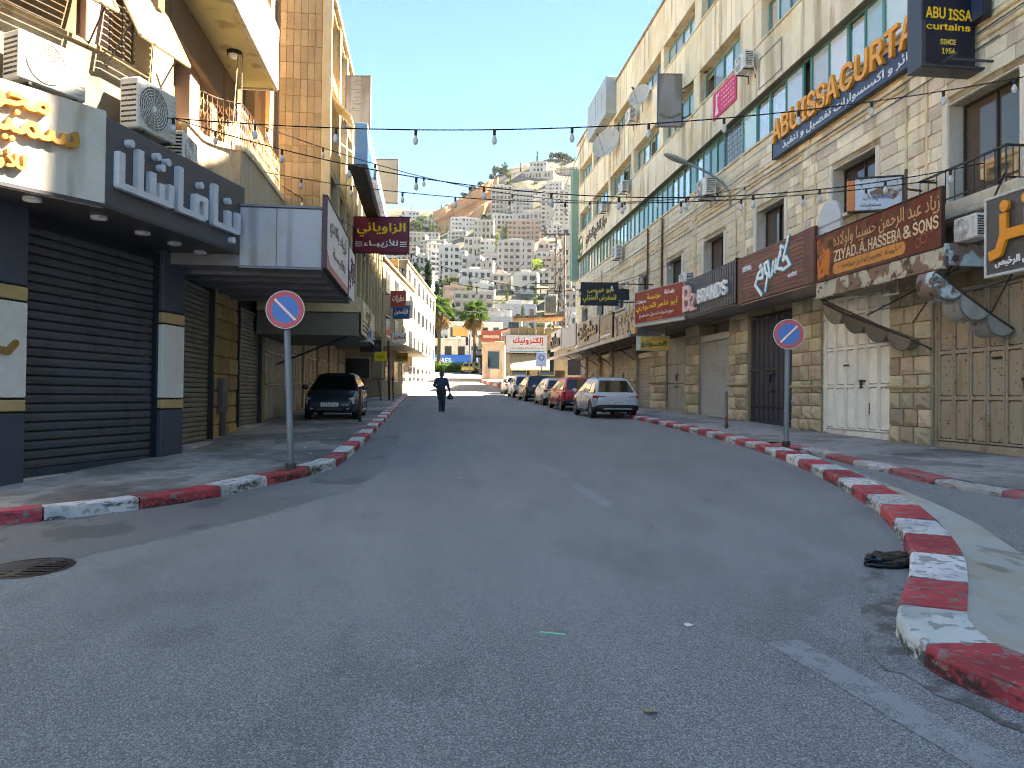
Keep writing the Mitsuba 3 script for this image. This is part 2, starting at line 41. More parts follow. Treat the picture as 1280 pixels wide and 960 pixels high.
 'mohsen': '267,-22 -2,14 13,2 9,4 0,2 -9,1 -6,3 -5,8 2,16 5,8 7,5 11,1 7,-3 8,-11 3,-13 11,1 13,21 11,7 9,0 5,-2 10,-11 2,-6 0,-10 -3,-7 -7,-6 -14,-1 -14,5 -3,-3 -7,-3 -17,0 -4,-9 -8,-7 -18,-6|341,19 6,-3 7,0 2,2 0,5 -3,5 -6,1 -6,-7|282,21 1,-6 3,-1 7,0 -1,10 -3,3 -5,-1;276,56 4,3 -3,4 1,9 6,4 8,0 0,-7 -7,-1 0,-4 2,-3 9,1 2,-7 -20,-5;0,22 1,13 7,10 10,6 11,3 0,8 15,0 2,-40 2,-5 4,-2 10,0 4,3 4,17 15,-2 -1,-15 4,-3 8,0 5,5 3,16 14,-2 -1,-16 4,-3 9,0 4,3 1,3 -1,21 6,1 8,0 3,-21 3,-5 4,-2 10,0 4,3 4,17 15,-2 -1,-15 4,-3 8,0 5,5 3,16 2,0 12,-2 1,-3 -2,-13 4,-3 9,0 3,1 2,4 0,7 -5,18 12,4 3,0 3,-8 3,-21 -4,-12 -6,-5 -8,-3 -16,1 -7,6 -3,-4 -7,-3 -17,1 -7,5 -5,-4 -7,-2 -13,0 -8,3 -6,6 -6,-7 -6,-2 -15,1 -6,6 -3,-4 -8,-3 -16,1 -7,5 -8,-5 -19,-1 -10,3 -5,6 -22,0 -9,6|17,26 3,-3 10,0 0,15 -5,0 -6,-3 -3,-4;30,82 4,4 6,0 4,-4 0,-6 -4,-4 -6,0 -4,4;12,76 0,6 4,4 6,0 4,-4 0,-6 -4,-4 -6,0',
 'mofr': '224,-22 -2,13 16,3 6,4 0,2 -14,3 -6,9 0,9 3,9 8,9 5,2 10,-1 7,-6 4,-9 2,-12 20,1 22,9 -1,3 -13,4 -15,-1 -2,14 4,1 18,-1 18,-10 9,-1 2,-12 -7,-4 6,-3 9,1 10,20 6,6 5,2 8,0 6,-3 6,-7 3,-8 0,-10 -2,-6 -4,-5 -6,-3 -13,1 -9,5 -9,-6 -12,0 -8,3 -7,8 -12,-7 -10,-3 -25,-1 -3,-7 -8,-8 -10,-5|350,17 6,-4 6,0 2,2 0,6 -3,7 -3,1 -4,-1 -4,-7|239,14 5,-2 4,1 0,8 -4,6 -3,0 -3,-4;289,-17 1,5 4,3 5,0 4,-4 0,-5 -4,-4 -7,1;115,-11 1,2 9,4 9,11 1,11 -6,16 10,5 3,0 6,-18 4,-6 16,-1 -4,9 0,9 3,7 6,4 -4,5 7,9 26,-19 10,-11 3,-7 0,-8 -2,-4 -5,-5 -6,-2 -11,0 -11,4 -13,-4 -13,0 -7,3 -4,-10 -9,-9 -10,-6 -4,1|193,13 7,-1 2,2 0,5 -3,4 -3,-1|177,33 0,-12 3,-3 5,3 1,10 -3,4 -4,0;99,0 -2,74 14,0 2,-74;0,16 0,10 4,13 12,-3 -2,-6 1,-13 8,-5 7,-1 29,1 11,4 2,4 -1,12 -3,7 2,3 11,2 4,-13 1,-11 -3,-10 -7,-6 -11,-4 -15,-2 -31,1 -13,6;44,48 0,5 4,4 7,-1 3,-5 -1,-4 -4,-3 -5,0;27,49 1,5 4,3 5,0 4,-4 0,-5 -4,-4 -7,1',
 'basa': '112,12 -2,61 14,0 2,-54 3,-5 4,-1 5,0 4,2 5,18 13,-3 -2,-13 2,-3 5,-1 14,19 8,6 12,5 10,0 8,-3 7,-9 0,-17 12,-1 6,5 0,10 -5,16 14,4 5,-20 -1,-16 -7,-9 -10,-3 -13,0 -13,3 -6,-3 -11,-2 -22,0 -14,3 -7,6 -4,-4 -8,-3 -18,1 -8,6|180,12 9,-1 17,3 4,3 1,8 -3,4 -3,1 -8,-1 -5,-3;236,-18 0,5 4,4 7,-1 3,-4 -1,-6 -3,-2 -6,0;194,57 0,6 4,4 7,-1 3,-4 0,-4 -4,-5 -6,0;0,22 1,12 8,10 9,5 9,2 0,8 14,0 1,-35 1,-6 3,-4 18,0 -6,11 0,9 3,7 8,7 6,2 12,0 4,-1 -1,-12 -14,-1 -4,-4 0,-7 4,-6 5,-2 15,5 4,-12 -8,-4 -19,-5 -29,-1 -8,3 -5,6 -20,1 -9,7|15,25 4,-3 9,0 0,15 -5,0 -6,-3 -3,-4;27,74 0,5 4,4 8,-1 2,-4 -1,-5 -3,-3 -6,0;10,74 0,5 4,4 8,-1 2,-4 -1,-5 -3,-3 -6,0',
 'hawari': '681,81 2,2 -2,4 1,9 6,4 8,0 0,-7 -6,0 -2,-5 3,-3 8,1 2,-7 -19,-5;686,0 -2,67 15,0 2,-67;599,-22 -2,14 11,1 11,5 0,2 -8,1 -8,4 -4,7 0,10 2,6 8,11 7,3 8,0 5,-2 6,-6 3,-6 2,-13 13,0 4,3 1,4 -5,24 15,4 5,-20 0,-13 -6,-12 -13,-5 -17,0 -6,-11 -5,-4 -14,-6|614,18 3,-4 8,0 -1,9 -3,4 -4,0 -2,-2;651,-19 1,7 4,3 5,0 5,-4 0,-7 -5,-4 -7,1;490,13 -2,62 15,0 2,-52 1,-5 4,-3 16,0 -5,11 0,10 3,7 5,5 10,4 16,-1 -1,-14 -12,0 -4,-2 -2,-7 2,-5 5,-4 6,0 11,5 4,-14 -15,-6 -22,-4 -22,0 -9,3 -4,4;378,-11 1,3 13,6 8,11 0,9 -7,16 8,4 5,2 2,-1 7,-20 6,-4 9,1 12,21 8,6 13,0 5,-3 7,-9 2,-7 0,-10 -3,-7 -7,-6 -12,-1 -14,6 -10,-6 -11,0 -7,3 -3,-8 -5,-6 -18,-11 -4,0|448,19 6,-4 7,0 2,2 0,5 -3,6 -6,1;334,0 -2,75 15,0 2,-75;154,-22 -2,14 11,1 11,5 0,2 -8,1 -8,4 -4,7 0,10 4,10 6,7 7,3 11,-1 8,-7 4,-9 1,-10 46,0 18,4 10,5 -1,3 -12,3 -18,-1 -2,16 5,1 14,0 8,-2 17,-9 9,-1 2,-14 -7,-1 0,-2 6,-2 13,0 3,6 -2,54 15,0 2,-62 -2,-5 -5,-5 -9,-3 -16,0 -9,3 -8,8 -13,-7 -18,-4 -49,0 -6,-11 -5,-4 -14,-6|170,17 2,-3 8,0 -1,9 -3,4 -4,0 -2,-2;128,0 -2,75 15,0 2,-75;81,-23 -5,14 12,5 8,8 2,5 0,8 -7,16 14,7 8,-19 0,-15 -4,-10 -10,-11 -16,-8;0,-3 1,17 4,11 2,0 11,-4 -3,-16 2,-7 3,-3 8,-3 12,0 12,4 4,4 0,3 -16,8 -5,6 0,11 3,7 8,9 11,5 10,0 10,-5 -5,-12 -14,2 -6,-4 -2,-4 3,-6 14,-6 6,-7 0,-6 -3,-7 -10,-10 -15,-6 -24,0 -12,5 -7,8;36,-42 0,6 4,4 7,-1 3,-4 0,-5 -4,-4 -6,0;18,-42 0,6 4,4 6,0 4,-4 0,-6 -4,-4 -6,0',
 'beea': '791,-21 0,11 4,9 5,6 10,7 0,3 -11,9 -2,7 2,5 8,6 9,3 11,0 6,-2 5,-5 1,-11 -8,-14 15,-2 11,2 4,7 2,12 6,0 5,-1 0,-17 3,-2 8,-1 10,1 3,2 1,9 -5,19 12,3 4,-14 1,-15 -2,-7 -6,-6 -9,-3 -16,0 -8,3 -3,4 -8,-6 -23,-1 -17,5 -15,-13 -1,-11 3,-4 11,-4 10,0 17,4 3,-8 -1,-2 -15,-5 -24,1 -8,4 -5,5|810,30 10,-10 3,0 4,5 0,6 -4,3 -11,-1;891,-13 4,4 5,0 4,-4 0,-5 -4,-4 -5,0 -4,4;867,-18 2,8 6,1 3,-2 1,-7 -2,-3 -6,-1;851,-18 0,5 2,3 8,0 2,-4 -2,-7 -6,-1;630,-15 1,4 15,7 6,7 2,5 0,8 -6,16 8,4 3,0 7,-20 4,-4 6,-1 9,2 3,6 2,12 11,-2 -1,-14 2,-3 12,0 4,7 2,13 4,0 7,-2 -2,-13 1,-3 2,-2 7,-1 5,1 3,4 0,9 -5,17 12,3 5,-19 0,-11 -4,-9 -7,-5 -15,-1 -7,3 -2,3 -5,-5 -4,-1 -12,0 -6,2 -3,3 -7,-4 -5,-1 -11,0 -7,3 -4,-9 -14,-12 -9,-4 -4,0;728,48 -2,7 3,3 6,0 3,-4 -1,-5 -3,-2;718,67 4,4 5,0 3,-3 0,-5 -3,-3 -6,0 -3,4;713,48 -2,7 3,3 6,0 3,-4 -1,-5 -3,-2;615,0 -2,73 12,0 2,-73;567,-6 -3,11 10,3 -6,11 0,8 5,9 8,4 15,-1 -2,-11 -11,0 -3,-3 0,-7 6,-5 5,0 9,4 4,-11 -35,-12;522,62 2,3 6,1 3,-2 1,-6 -2,-3 -6,-1 -3,2;414,4 4,11 14,-4 8,1 3,2 0,10 -11,17 0,3 8,6 2,0 8,-13 8,-22 5,-3 11,0 3,3 4,17 11,-1 -1,-15 2,-3 9,-2 13,1 4,4 0,7 -5,19 10,3 3,-2 4,-18 0,-9 -2,-7 -6,-6 -5,-2 -23,-1 -6,2 -5,4 -7,-5 -16,-1 -9,6 -3,-3 -9,-3 -13,0 -9,2;506,62 2,3 6,1 3,-2 1,-6 -2,-3 -6,-1 -3,2;477,-13 4,4 5,0 4,-4 0,-5 -4,-4 -5,0 -4,4;393,-13 4,4 6,-1 2,-4 -1,-6 -3,-2 -6,1 -2,3;302,-3 1,16 3,8 2,1 9,-4 -3,-8 0,-11 7,-8 7,-2 11,0 8,3 4,4 3,9 -2,68 12,0 1,-43 1,-12 3,-5 12,-2 10,2 2,3 0,7 -6,18 11,4 3,-3 4,-17 -2,-16 -6,-6 -11,-3 -14,0 -7,3 -5,-15 -11,-8 -7,-2 -19,0 -7,2 -11,9;377,-18 0,5 2,3 8,0 2,-4 -2,-7 -6,-1;259,62 2,3 6,1 3,-2 1,-6 -2,-3 -6,-1 -3,2;0,-15 1,16 7,13 12,10 16,7 -6,3 -14,2 -12,-2 -2,7 0,4 2,1 17,1 28,-9 9,0 1,-12 -6,0 -2,-1 0,-2 2,-6 7,-5 9,-1 11,2 4,7 2,12 11,-1 -1,-14 2,-4 10,-2 10,1 2,3 -1,58 12,0 1,-51 1,-6 4,-4 5,-1 8,2 7,18 9,-3 -1,-14 7,-3 5,8 13,13 16,8 14,0 10,-7 3,-8 -2,-13 13,-1 11,3 1,9 -5,19 12,3 5,-20 -2,-16 -6,-6 -11,-3 -16,0 -12,3 -18,-5 -31,1 -10,4 -3,3 -3,-3 -8,-3 -15,1 -5,4 -11,-5 -16,0 -8,3 -3,4 -8,-6 -21,-1 -10,3 -6,6 -3,13 -3,0 -14,-7 -9,-9 -4,-9 0,-11 5,-8 13,-5 13,0 16,4 3,-10 -16,-5 -25,1 -9,4 -6,5|195,22 -10,-13 27,2 8,5 1,7 -2,4 -4,2 -7,0;243,62 2,3 6,1 3,-2 1,-6 -2,-3 -6,-1 -3,2;90,-18 2,8 6,1 3,-2 1,-7 -2,-3 -6,-1;74,-18 0,5 2,3 8,0 2,-4 -2,-7 -6,-1',
 'aboissa': '388,80 3,1 -3,4 1,9 6,4 8,0 1,-7 -8,-1 0,-4 3,-3 8,1 2,-6 -11,-4 -9,-1;395,0 -2,66 14,0 2,-66;309,-22 -3,14 12,1 12,5 0,2 -13,1 -8,7 0,16 8,13 8,4 11,-1 8,-7 3,-6 2,-14 15,1 4,4 0,7 -5,18 11,4 4,-1 4,-18 0,-12 -3,-8 -4,-4 -11,-4 -18,0 -3,-8 -7,-7 -14,-6|323,15 2,-2 10,0 0,6 -3,6 -6,1 -3,-3;361,-19 0,5 4,5 6,0 4,-5 0,-5 -4,-4 -6,0;0,-3 0,12 5,15 12,-4 -3,-10 0,-7 6,-9 10,-3 14,0 10,2 5,4 -1,5 -11,4 3,14 19,-6 16,0 4,4 3,15 3,0 10,-2 -1,-15 2,-2 8,-1 6,3 4,18 2,0 11,-2 -2,-15 3,-3 8,-1 4,1 3,3 -1,23 8,1 5,0 2,-19 3,-6 3,-2 6,-1 11,2 5,9 1,10 6,0 7,-2 -1,-13 1,-3 10,-3 16,1 -6,11 1,12 7,9 10,4 17,-1 0,-5 -2,-8 -10,1 -8,-4 -1,-3 1,-7 4,-4 6,-1 15,6 4,-11 0,-3 -6,-3 -16,-5 -15,-2 -23,0 -7,2 -5,5 -7,-5 -7,-2 -14,0 -6,2 -6,6 -4,-5 -7,-3 -12,0 -7,3 -2,3 -6,-5 -17,-1 -4,1 -6,5 -6,-5 -17,-1 -1,-9 -7,-7 -17,-6 -25,0 -10,3 -9,7;200,-19 0,5 4,4 6,0 4,-4 0,-5 -4,-4 -6,0;183,-19 0,5 4,4 6,0 4,-4 0,-5 -4,-4 -6,0',
 'mafrash': '471,-12 1,3 13,5 9,10 1,11 -6,13 1,3 12,5 9,-23 18,-2 0,3 -4,7 1,12 8,10 7,3 12,-1 9,-7 3,-7 0,-10 -4,-7 0,-3 15,1 9,16 9,9 5,2 13,-1 8,-8 4,-11 6,-7 11,0 3,5 -2,54 14,0 1,-3 1,-48 2,-6 8,-3 8,1 2,3 -2,56 15,0 2,-53 -2,-11 -8,-7 -7,-2 -14,0 -6,2 -4,4 -3,-3 -8,-3 -12,0 -9,4 -8,-6 -8,0 -8,3 -7,6 -4,-4 -7,-3 -17,0 -17,4 -15,-4 -15,0 -6,3 -3,-6 -8,-9 -15,-9 -7,-1|596,19 7,-7 6,-1 3,3 -3,10 -4,4 -4,0 -5,-5|539,24 4,-6 5,1 3,5 -1,8 -4,3 -4,-1 -3,-5;538,62 1,7 4,3 7,-1 3,-4 -1,-7 -4,-3 -7,1;340,9 5,15 8,-2 4,-2 -3,-11 0,-8 2,-4 10,-6 12,0 9,3 6,9 0,10 -5,18 14,3 5,-18 8,-3 6,2 3,6 2,13 13,-2 -2,-15 3,-3 8,-1 4,1 3,4 0,7 -5,18 14,4 5,-20 -1,-15 -7,-9 -8,-3 -12,0 -10,6 -4,-4 -5,-2 -10,0 -6,2 -3,-10 -7,-8 -14,-6 -20,0 -14,6 -7,10;428,57 4,4 6,-1 2,-3 -1,-7 -3,-2 -6,1 -2,3;420,71 4,4 6,-1 2,-3 -1,-7 -3,-2 -6,1 -2,3;412,52 0,5 2,3 6,1 3,-2 1,-7 -2,-3 -6,-1;292,0 -2,73 14,0 2,-73;109,-21 -4,11 14,6 8,8 2,5 0,7 -6,17 11,5 3,0 1,-2 6,-19 3,-3 5,-1 9,1 3,3 4,18 13,-2 -1,-14 2,-4 9,-2 5,1 3,3 6,13 9,9 5,2 13,-1 8,-8 4,-11 6,-7 12,0 2,3 -2,56 15,0 2,-53 -2,-11 -8,-7 -7,-2 -13,0 -9,4 -8,-6 -8,0 -8,3 -7,6 -4,-4 -7,-3 -14,0 -7,2 -5,4 -3,-3 -9,-3 -12,0 -7,3 -3,-8 -8,-8 -17,-9|215,20 8,-8 6,-1 3,3 -3,10 -4,4 -4,0;166,50 1,7 4,3 7,-1 3,-4 -1,-7 -4,-3 -7,1;123,54 1,7 4,3 7,-1 3,-4 -1,-7 -4,-3 -7,1;0,-3 0,12 5,15 12,-4 -3,-11 1,-10 5,-5 10,-3 21,1 8,5 -1,5 -11,4 3,14 19,-6 17,0 2,3 -2,56 15,0 2,-53 -2,-11 -4,-5 -11,-4 -13,0 -1,-9 -7,-7 -17,-6 -25,0 -10,3 -9,7;37,-36 4,4 6,0 4,-4 0,-5 -3,-4 -7,0 -4,4;20,-36 4,4 6,0 4,-4 0,-5 -3,-4 -7,0 -4,4',
 'hawari2': '403,76 17,0 2,-76 -17,0;157,-22 -2,15 10,0 12,5 -1,3 -11,3 -5,5 -2,5 0,9 4,11 5,6 8,4 11,-1 7,-5 5,-9 2,-12 107,0 16,3 13,6 -2,3 -11,2 -20,-1 -2,18 21,1 13,-4 10,-6 12,-2 2,-15 -4,0 -2,-3 5,-2 14,0 2,3 -2,56 18,0 2,-58 -3,-10 -7,-6 -8,-2 -21,1 -7,4 -6,7 -15,-8 -18,-4 -110,0 -4,-8 -10,-8 -9,-4 -15,-3|175,19 2,-3 7,0 -1,9 -3,4 -5,-2;130,0 -2,76 17,0 2,-76;77,-11 1,4 14,6 7,11 -1,11 -7,13 13,7 3,0 6,-11 3,-11 0,-11 -5,-13 -11,-11 -16,-7 -2,0;0,-2 1,17 4,12 2,0 14,-5 -4,-16 5,-9 8,-3 10,0 11,3 4,3 1,5 -10,4 -8,6 -2,4 0,10 2,6 9,11 7,4 14,1 11,-5 -6,-14 -7,3 -6,0 -7,-7 2,-5 16,-8 4,-6 0,-6 -3,-8 -13,-12 -21,-6 -20,2 -13,8;37,-41 1,7 4,3 7,-1 3,-4 -1,-7 -4,-3 -7,1;20,-41 1,7 4,3 7,-1 3,-4 -1,-7 -4,-3 -7,1',
 'abuamer': '306,80 3,1 -3,4 1,9 6,4 8,0 1,-7 -8,-1 0,-4 3,-3 8,1 2,-6 -11,-4 -9,-1;311,66 14,0 2,-66 -14,0;227,-22 -3,14 12,1 12,5 0,2 -13,1 -8,7 0,16 8,13 8,4 11,-1 8,-7 3,-6 2,-14 15,1 4,4 0,7 -5,18 11,4 4,-1 4,-18 0,-12 -3,-8 -4,-4 -11,-4 -18,0 -3,-8 -7,-7 -14,-6|240,16 3,-3 10,0 0,6 -2,5 -7,2 -3,-3;279,-19 0,5 4,5 6,0 4,-5 0,-5 -4,-4 -6,0;115,15 -2,58 14,0 2,-51 2,-7 7,-2 15,1 -6,11 0,9 3,7 11,8 16,1 5,-1 -2,-13 -9,1 -7,-2 -3,-4 0,-6 8,-7 4,0 14,6 4,-14 -18,-7 -19,-3 -24,0 -9,3 -3,3;0,-12 1,3 13,5 8,8 2,5 0,7 -6,16 11,6 2,0 3,-6 5,-16 9,-3 5,1 6,7 7,14 11,7 14,-2 5,-4 5,-8 0,-16 -2,-4 -7,-6 -13,-1 -14,5 -4,-4 -6,-2 -12,0 -7,3 -2,-6 -8,-9 -18,-10 -4,0|78,28 -6,-11 9,-3 7,2 0,6 -4,6',
 'electronic': '391,-29 0,6 3,1 -3,4 1,9 6,4 8,0 1,-7 -8,-1 0,-4 3,-3 8,1 2,-6 -15,-5;393,0 -2,73 14,0 2,-73;215,-12 1,3 13,5 8,8 2,5 0,7 -6,16 11,6 2,0 3,-6 5,-16 3,-2 6,-1 10,2 5,7 2,13 13,-2 -1,-14 2,-4 9,-2 23,1 1,2 -1,6 -20,20 0,6 1,3 9,7 27,13 2,0 5,-12 -26,-12 -1,-3 10,-9 13,-19 9,-3 8,1 2,3 -2,56 15,0 2,-53 -2,-11 -4,-5 -11,-4 -13,0 -12,6 -8,-5 -5,-1 -28,0 -8,3 -4,4 -5,-4 -9,-3 -13,0 -7,3 -2,-6 -8,-9 -18,-10 -4,0;288,54 4,4 6,0 4,-4 0,-5 -3,-4 -7,0 -4,4;271,49 0,5 4,4 6,0 4,-4 0,-5 -3,-4 -7,0;171,-11 1,3 12,1 8,3 3,3 -10,1 -10,6 -2,5 0,9 4,11 5,6 8,4 8,0 4,-2 7,-7 4,-10 0,-18 -5,-12 -10,-9 -13,-5 -11,0|188,16 4,-3 8,1 -3,11 -6,1 -3,-3;0,16 0,10 3,12 5,0 8,-2 -2,-15 7,-7 8,-2 18,-1 19,3 5,8 -2,51 14,0 2,-51 2,-6 3,-2 4,-1 11,2 5,9 1,10 13,-2 -1,-13 1,-3 10,-3 12,1 3,4 0,7 -5,19 10,3 4,0 1,-2 4,-17 0,-12 -3,-8 -4,-4 -12,-4 -16,0 -7,2 -5,5 -3,-3 -11,-4 -14,0 -9,6 -9,-6 -8,-2 -34,0 -18,5 -7,6;143,61 1,7 4,3 7,-1 3,-4 -1,-7 -4,-3 -7,1;115,-19 0,5 4,4 6,0 4,-4 0,-5 -4,-4 -6,0;98,-19 0,5 4,4 6,0 4,-4 0,-5 -4,-4 -6,0;34,22 -2,10 7,1 3,2 -6,9 2,9 13,7 4,-9 -5,-2 -2,-4 6,-8 -1,-8 -14,-7',
 'electronic2': '1031,50 7,7 27,-30 1,4 -1,41 9,0 3,-58 4,-4 13,0 3,4 -2,58 10,0 2,-60 -3,-7 -10,-5 -14,0 -7,2 -7,8 -8,-7 -6,-2 -20,0 1,10 18,0 5,2 3,4 -15,21;1032,64 -1,6 4,1 -4,5 1,8 6,4 7,0 0,-6 -6,0 -2,-2 0,-4 3,-3 9,1 1,-5 -16,-5;882,-22 -3,9 5,1 9,6 7,10 1,12 -6,16 6,3 4,-1 6,-19 6,-5 11,0 1,10 5,13 8,9 4,2 9,-1 5,-5 2,-5 -1,-14 -5,-8 27,-1 13,4 11,6 -1,3 -11,5 -17,0 -2,8 5,2 16,-1 20,-11 6,0 1,-3 0,-7 -12,-2 -19,-11 -13,-3 -15,0 1,-12 -2,-4 -7,-5 -13,0 -5,2 -7,7 -4,12 -13,0 -5,3 -5,-10 -12,-11|938,0 3,-8 6,-4 6,0 4,3 -1,9 -5,3 -13,0|940,24 -2,-13 3,0 9,6 2,5 -1,12 -7,-2;992,-11 3,3 5,0 3,-3 0,-5 -3,-3 -5,0 -3,3;892,55 3,3 5,0 3,-3 0,-5 -3,-3 -5,0 -3,3;843,12 2,14 10,12 -3,5 5,6 2,0 9,-8 9,-14 0,-17 -3,-5 -6,-4 -13,-1 -8,4|854,13 2,-3 9,0 4,5 -1,10 -6,8 -3,0 -5,-8;862,61 0,5 3,3 5,0 3,-3 0,-5 -3,-3 -5,0;848,66 3,3 5,0 3,-3 0,-5 -3,-3 -5,0 -3,3;798,0 -2,72 9,0 2,-72;625,-17 0,4 15,8 6,9 1,12 -7,15 7,4 3,0 6,-18 5,-7 12,0 1,10 7,16 10,8 7,0 7,-6 2,-5 -1,-14 -5,-8 37,0 2,6 -3,7 -19,19 0,5 2,5 5,4 26,14 2,0 3,-9 -25,-12 -3,-4 16,-16 11,-18 5,-2 12,1 1,3 0,28 -2,30 10,0 2,-60 -5,-9 -8,-3 -11,0 -6,2 -6,6 -3,-4 -6,-3 -28,-1 1,-12 -5,-7 -4,-2 -13,0 -10,6 -5,9 -1,6 -12,0 -6,3 -5,-11 -11,-10 -11,-4|683,3 3,-11 6,-4 6,0 4,3 -1,9 -5,3|685,24 -2,-13 3,0 9,6 2,5 -1,12 -7,-2;580,13 -2,59 10,0 2,-56 4,-6 13,0 4,2 1,10 -5,18 8,3 2,-1 5,-19 0,-8 -3,-8 -4,-4 -9,-3 -13,0 -10,5;605,-12 3,3 5,0 3,-3 0,-5 -3,-3 -5,0 -3,3;461,20 1,11 9,10 8,4 7,1 0,8 10,0 1,-35 3,-8 17,0 3,3 2,6 1,10 9,-1 -2,-13 3,-5 11,-1 10,1 2,3 0,10 -4,16 5,2 4,0 3,-8 2,-21 -2,-5 -5,-5 -8,-3 -15,0 -8,3 -2,3 -5,-4 -6,-2 -14,0 -6,2 -6,8 -18,0 -4,2|472,22 3,-3 12,0 0,17 -6,0 -6,-3 -4,-5;545,59 3,1 -3,5 1,8 5,4 7,0 1,-6 -6,0 -2,-2 0,-4 4,-3 7,2 1,-6 -17,-5;526,-17 0,5 3,3 5,0 3,-3 0,-5 -3,-3 -5,0;512,-12 3,3 5,0 3,-3 0,-5 -3,-3 -5,0 -3,3;485,73 3,3 5,0 3,-3 0,-5 -3,-3 -5,0 -3,3;470,73 3,3 5,0 3,-3 0,-5 -3,-3 -5,0 -3,3;391,-13 13,3 10,7 1,4 -11,-1 -6,2 -5,7 0,9 3,9 5,6 6,3 10,-1 6,-6 4,-12 0,-12 -3,-10 -6,-8 -15,-8 -10,-1|403,13 3,-3 11,0 0,8 -4,8 -6,0 -3,-3;371,0 -2,72 9,0 2,-72;308,51 2,6 4,2 25,-19 2,8 -2,23 10,1 2,-22 -4,-18 5,-6 4,-10 -1,-7 -3,-5 -6,-3 -8,-1 -23,0 0,11 13,10 6,9|330,11 14,0 2,3 -2,7 -4,2;314,-30 -2,6 3,1 -3,5 1,8 6,4 7,0 0,-6 -6,0 -2,-5 4,-4 8,1 1,-5;153,-13 15,8 6,9 1,12 -7,15 7,4 3,0 6,-18 5,-7 12,0 5,4 3,16 9,-1 -2,-15 5,-4 31,1 2,6 -3,7 -19,19 0,5 2,5 5,4 26,14 2,0 3,-9 -25,-12 -3,-4 16,-16 11,-18 5,-2 12,1 1,3 0,28 -2,30 10,0 2,-60 -5,-9 -8,-3 -11,0 -9,4 -3,4 -3,-4 -11,-4 -25,0 -6,2 -4,4 -4,-3 -8,-3 -11,0 -5,3 -6,-11 -11,-10 -11,-4 -3,5;214,45 0,5 3,3 5,0 3,-3 0,-5 -3,-3 -5,0;200,45 0,5 3,3 5,0 3,-3 0,-5 -3,-3 -5,0;114,-13 13,3 10,7 1,4 -11,-1 -6,2 -5,7 0,9 3,9 5,6 6,3 10,-1 6,-6 4,-12 0,-12 -3,-10 -6,-8 -15,-8 -10,-1|127,12 3,-2 10,0 0,8 -4,8 -6,0 -3,-3;0,20 1,11 9,10 8,4 7,1 0,8 10,0 1,-35 3,-8 17,0 3,3 2,6 1,10 9,-1 -2,-13 3,-5 21,0 2,3 0,8 -5,18 7,3 3,-1 3,-9 2,-17 -3,-9 -4,-4 -9,-3 -18,1 -7,5 -4,-4 -6,-2 -14,0 -6,2 -6,8 -18,0 -4,2|11,22 3,-3 12,0 0,17 -6,0 -6,-3 -4,-5;89,61 3,3 5,0 3,-3 0,-5 -3,-3 -5,0 -3,3;65,-12 3,3 5,0 3,-3 0,-5 -3,-3 -5,0 -3,3;51,-12 3,3 5,0 3,-3 0,-5 -3,-3 -5,0 -3,3;24,68 0,5 3,3 5,0 3,-3 0,-5 -3,-3 -5,0;9,68 0,5 3,3 5,0 3,-3 0,-5 -3,-3 -5,0',
 'kaswa': '45,-13 1,3 17,3 6,5 0,2 -16,2 -6,8 0,9 4,10 5,6 6,3 11,-1 7,-6 4,-9 1,-11 16,2 3,6 2,12 11,-2 -1,-14 2,-3 12,0 4,6 2,14 11,-2 -1,-15 2,-3 12,0 4,6 -1,20 10,1 2,-18 6,-9 21,-1 7,1 3,3 0,4 -3,6 -20,17 1,9 7,6 28,14 6,-9 -1,-2 -27,-13 13,-13 8,-15 -2,-11 -8,-6 -8,-2 -24,0 -6,2 -6,6 -5,-6 -6,-2 -11,0 -8,5 -9,-5 -13,0 -9,5 -6,-4 -20,-1 -8,-13 -16,-8 -12,-1|60,13 4,-2 9,0 -1,10 -4,5 -5,0 -3,-3;0,12 0,9 2,6 4,7 5,4 -2,6 6,7 2,0 7,-5 11,-12 4,-10 -1,-13 -2,-4 -8,-6 -14,-1 -8,3|13,15 2,-3 5,-1 6,2 2,3 -1,9 -6,7 -6,-3 -3,-6;21,64 0,5 2,3 8,0 2,-4 -2,-7 -6,-1;5,64 0,5 2,3 8,0 2,-4 -2,-7 -6,-1',
 'neq': '4,-22 -4,14 14,5 8,8 2,5 0,8 -7,16 13,6 2,0 2,-4 6,-18 5,-3 10,0 6,4 3,17 15,-2 -1,-13 3,-5 18,0 5,6 2,14 2,1 13,-3 -1,-14 3,-4 43,-1 5,-4 0,-6 -5,-5 -41,0 -7,2 -6,6 -5,-5 -9,-3 -20,1 -8,6 -4,-4 -9,-3 -13,0 -7,3 -3,-8 -8,-8 -18,-9;115,51 0,6 4,4 6,0 4,-4 0,-6 -4,-4 -6,0;98,51 0,6 4,4 6,0 4,-4 0,-6 -4,-4 -6,0;62,54 1,5 5,4 7,-1 3,-4 0,-6 -5,-5 -6,0;16,55 0,6 5,5 6,0 4,-4 0,-8 -4,-4 -6,0',
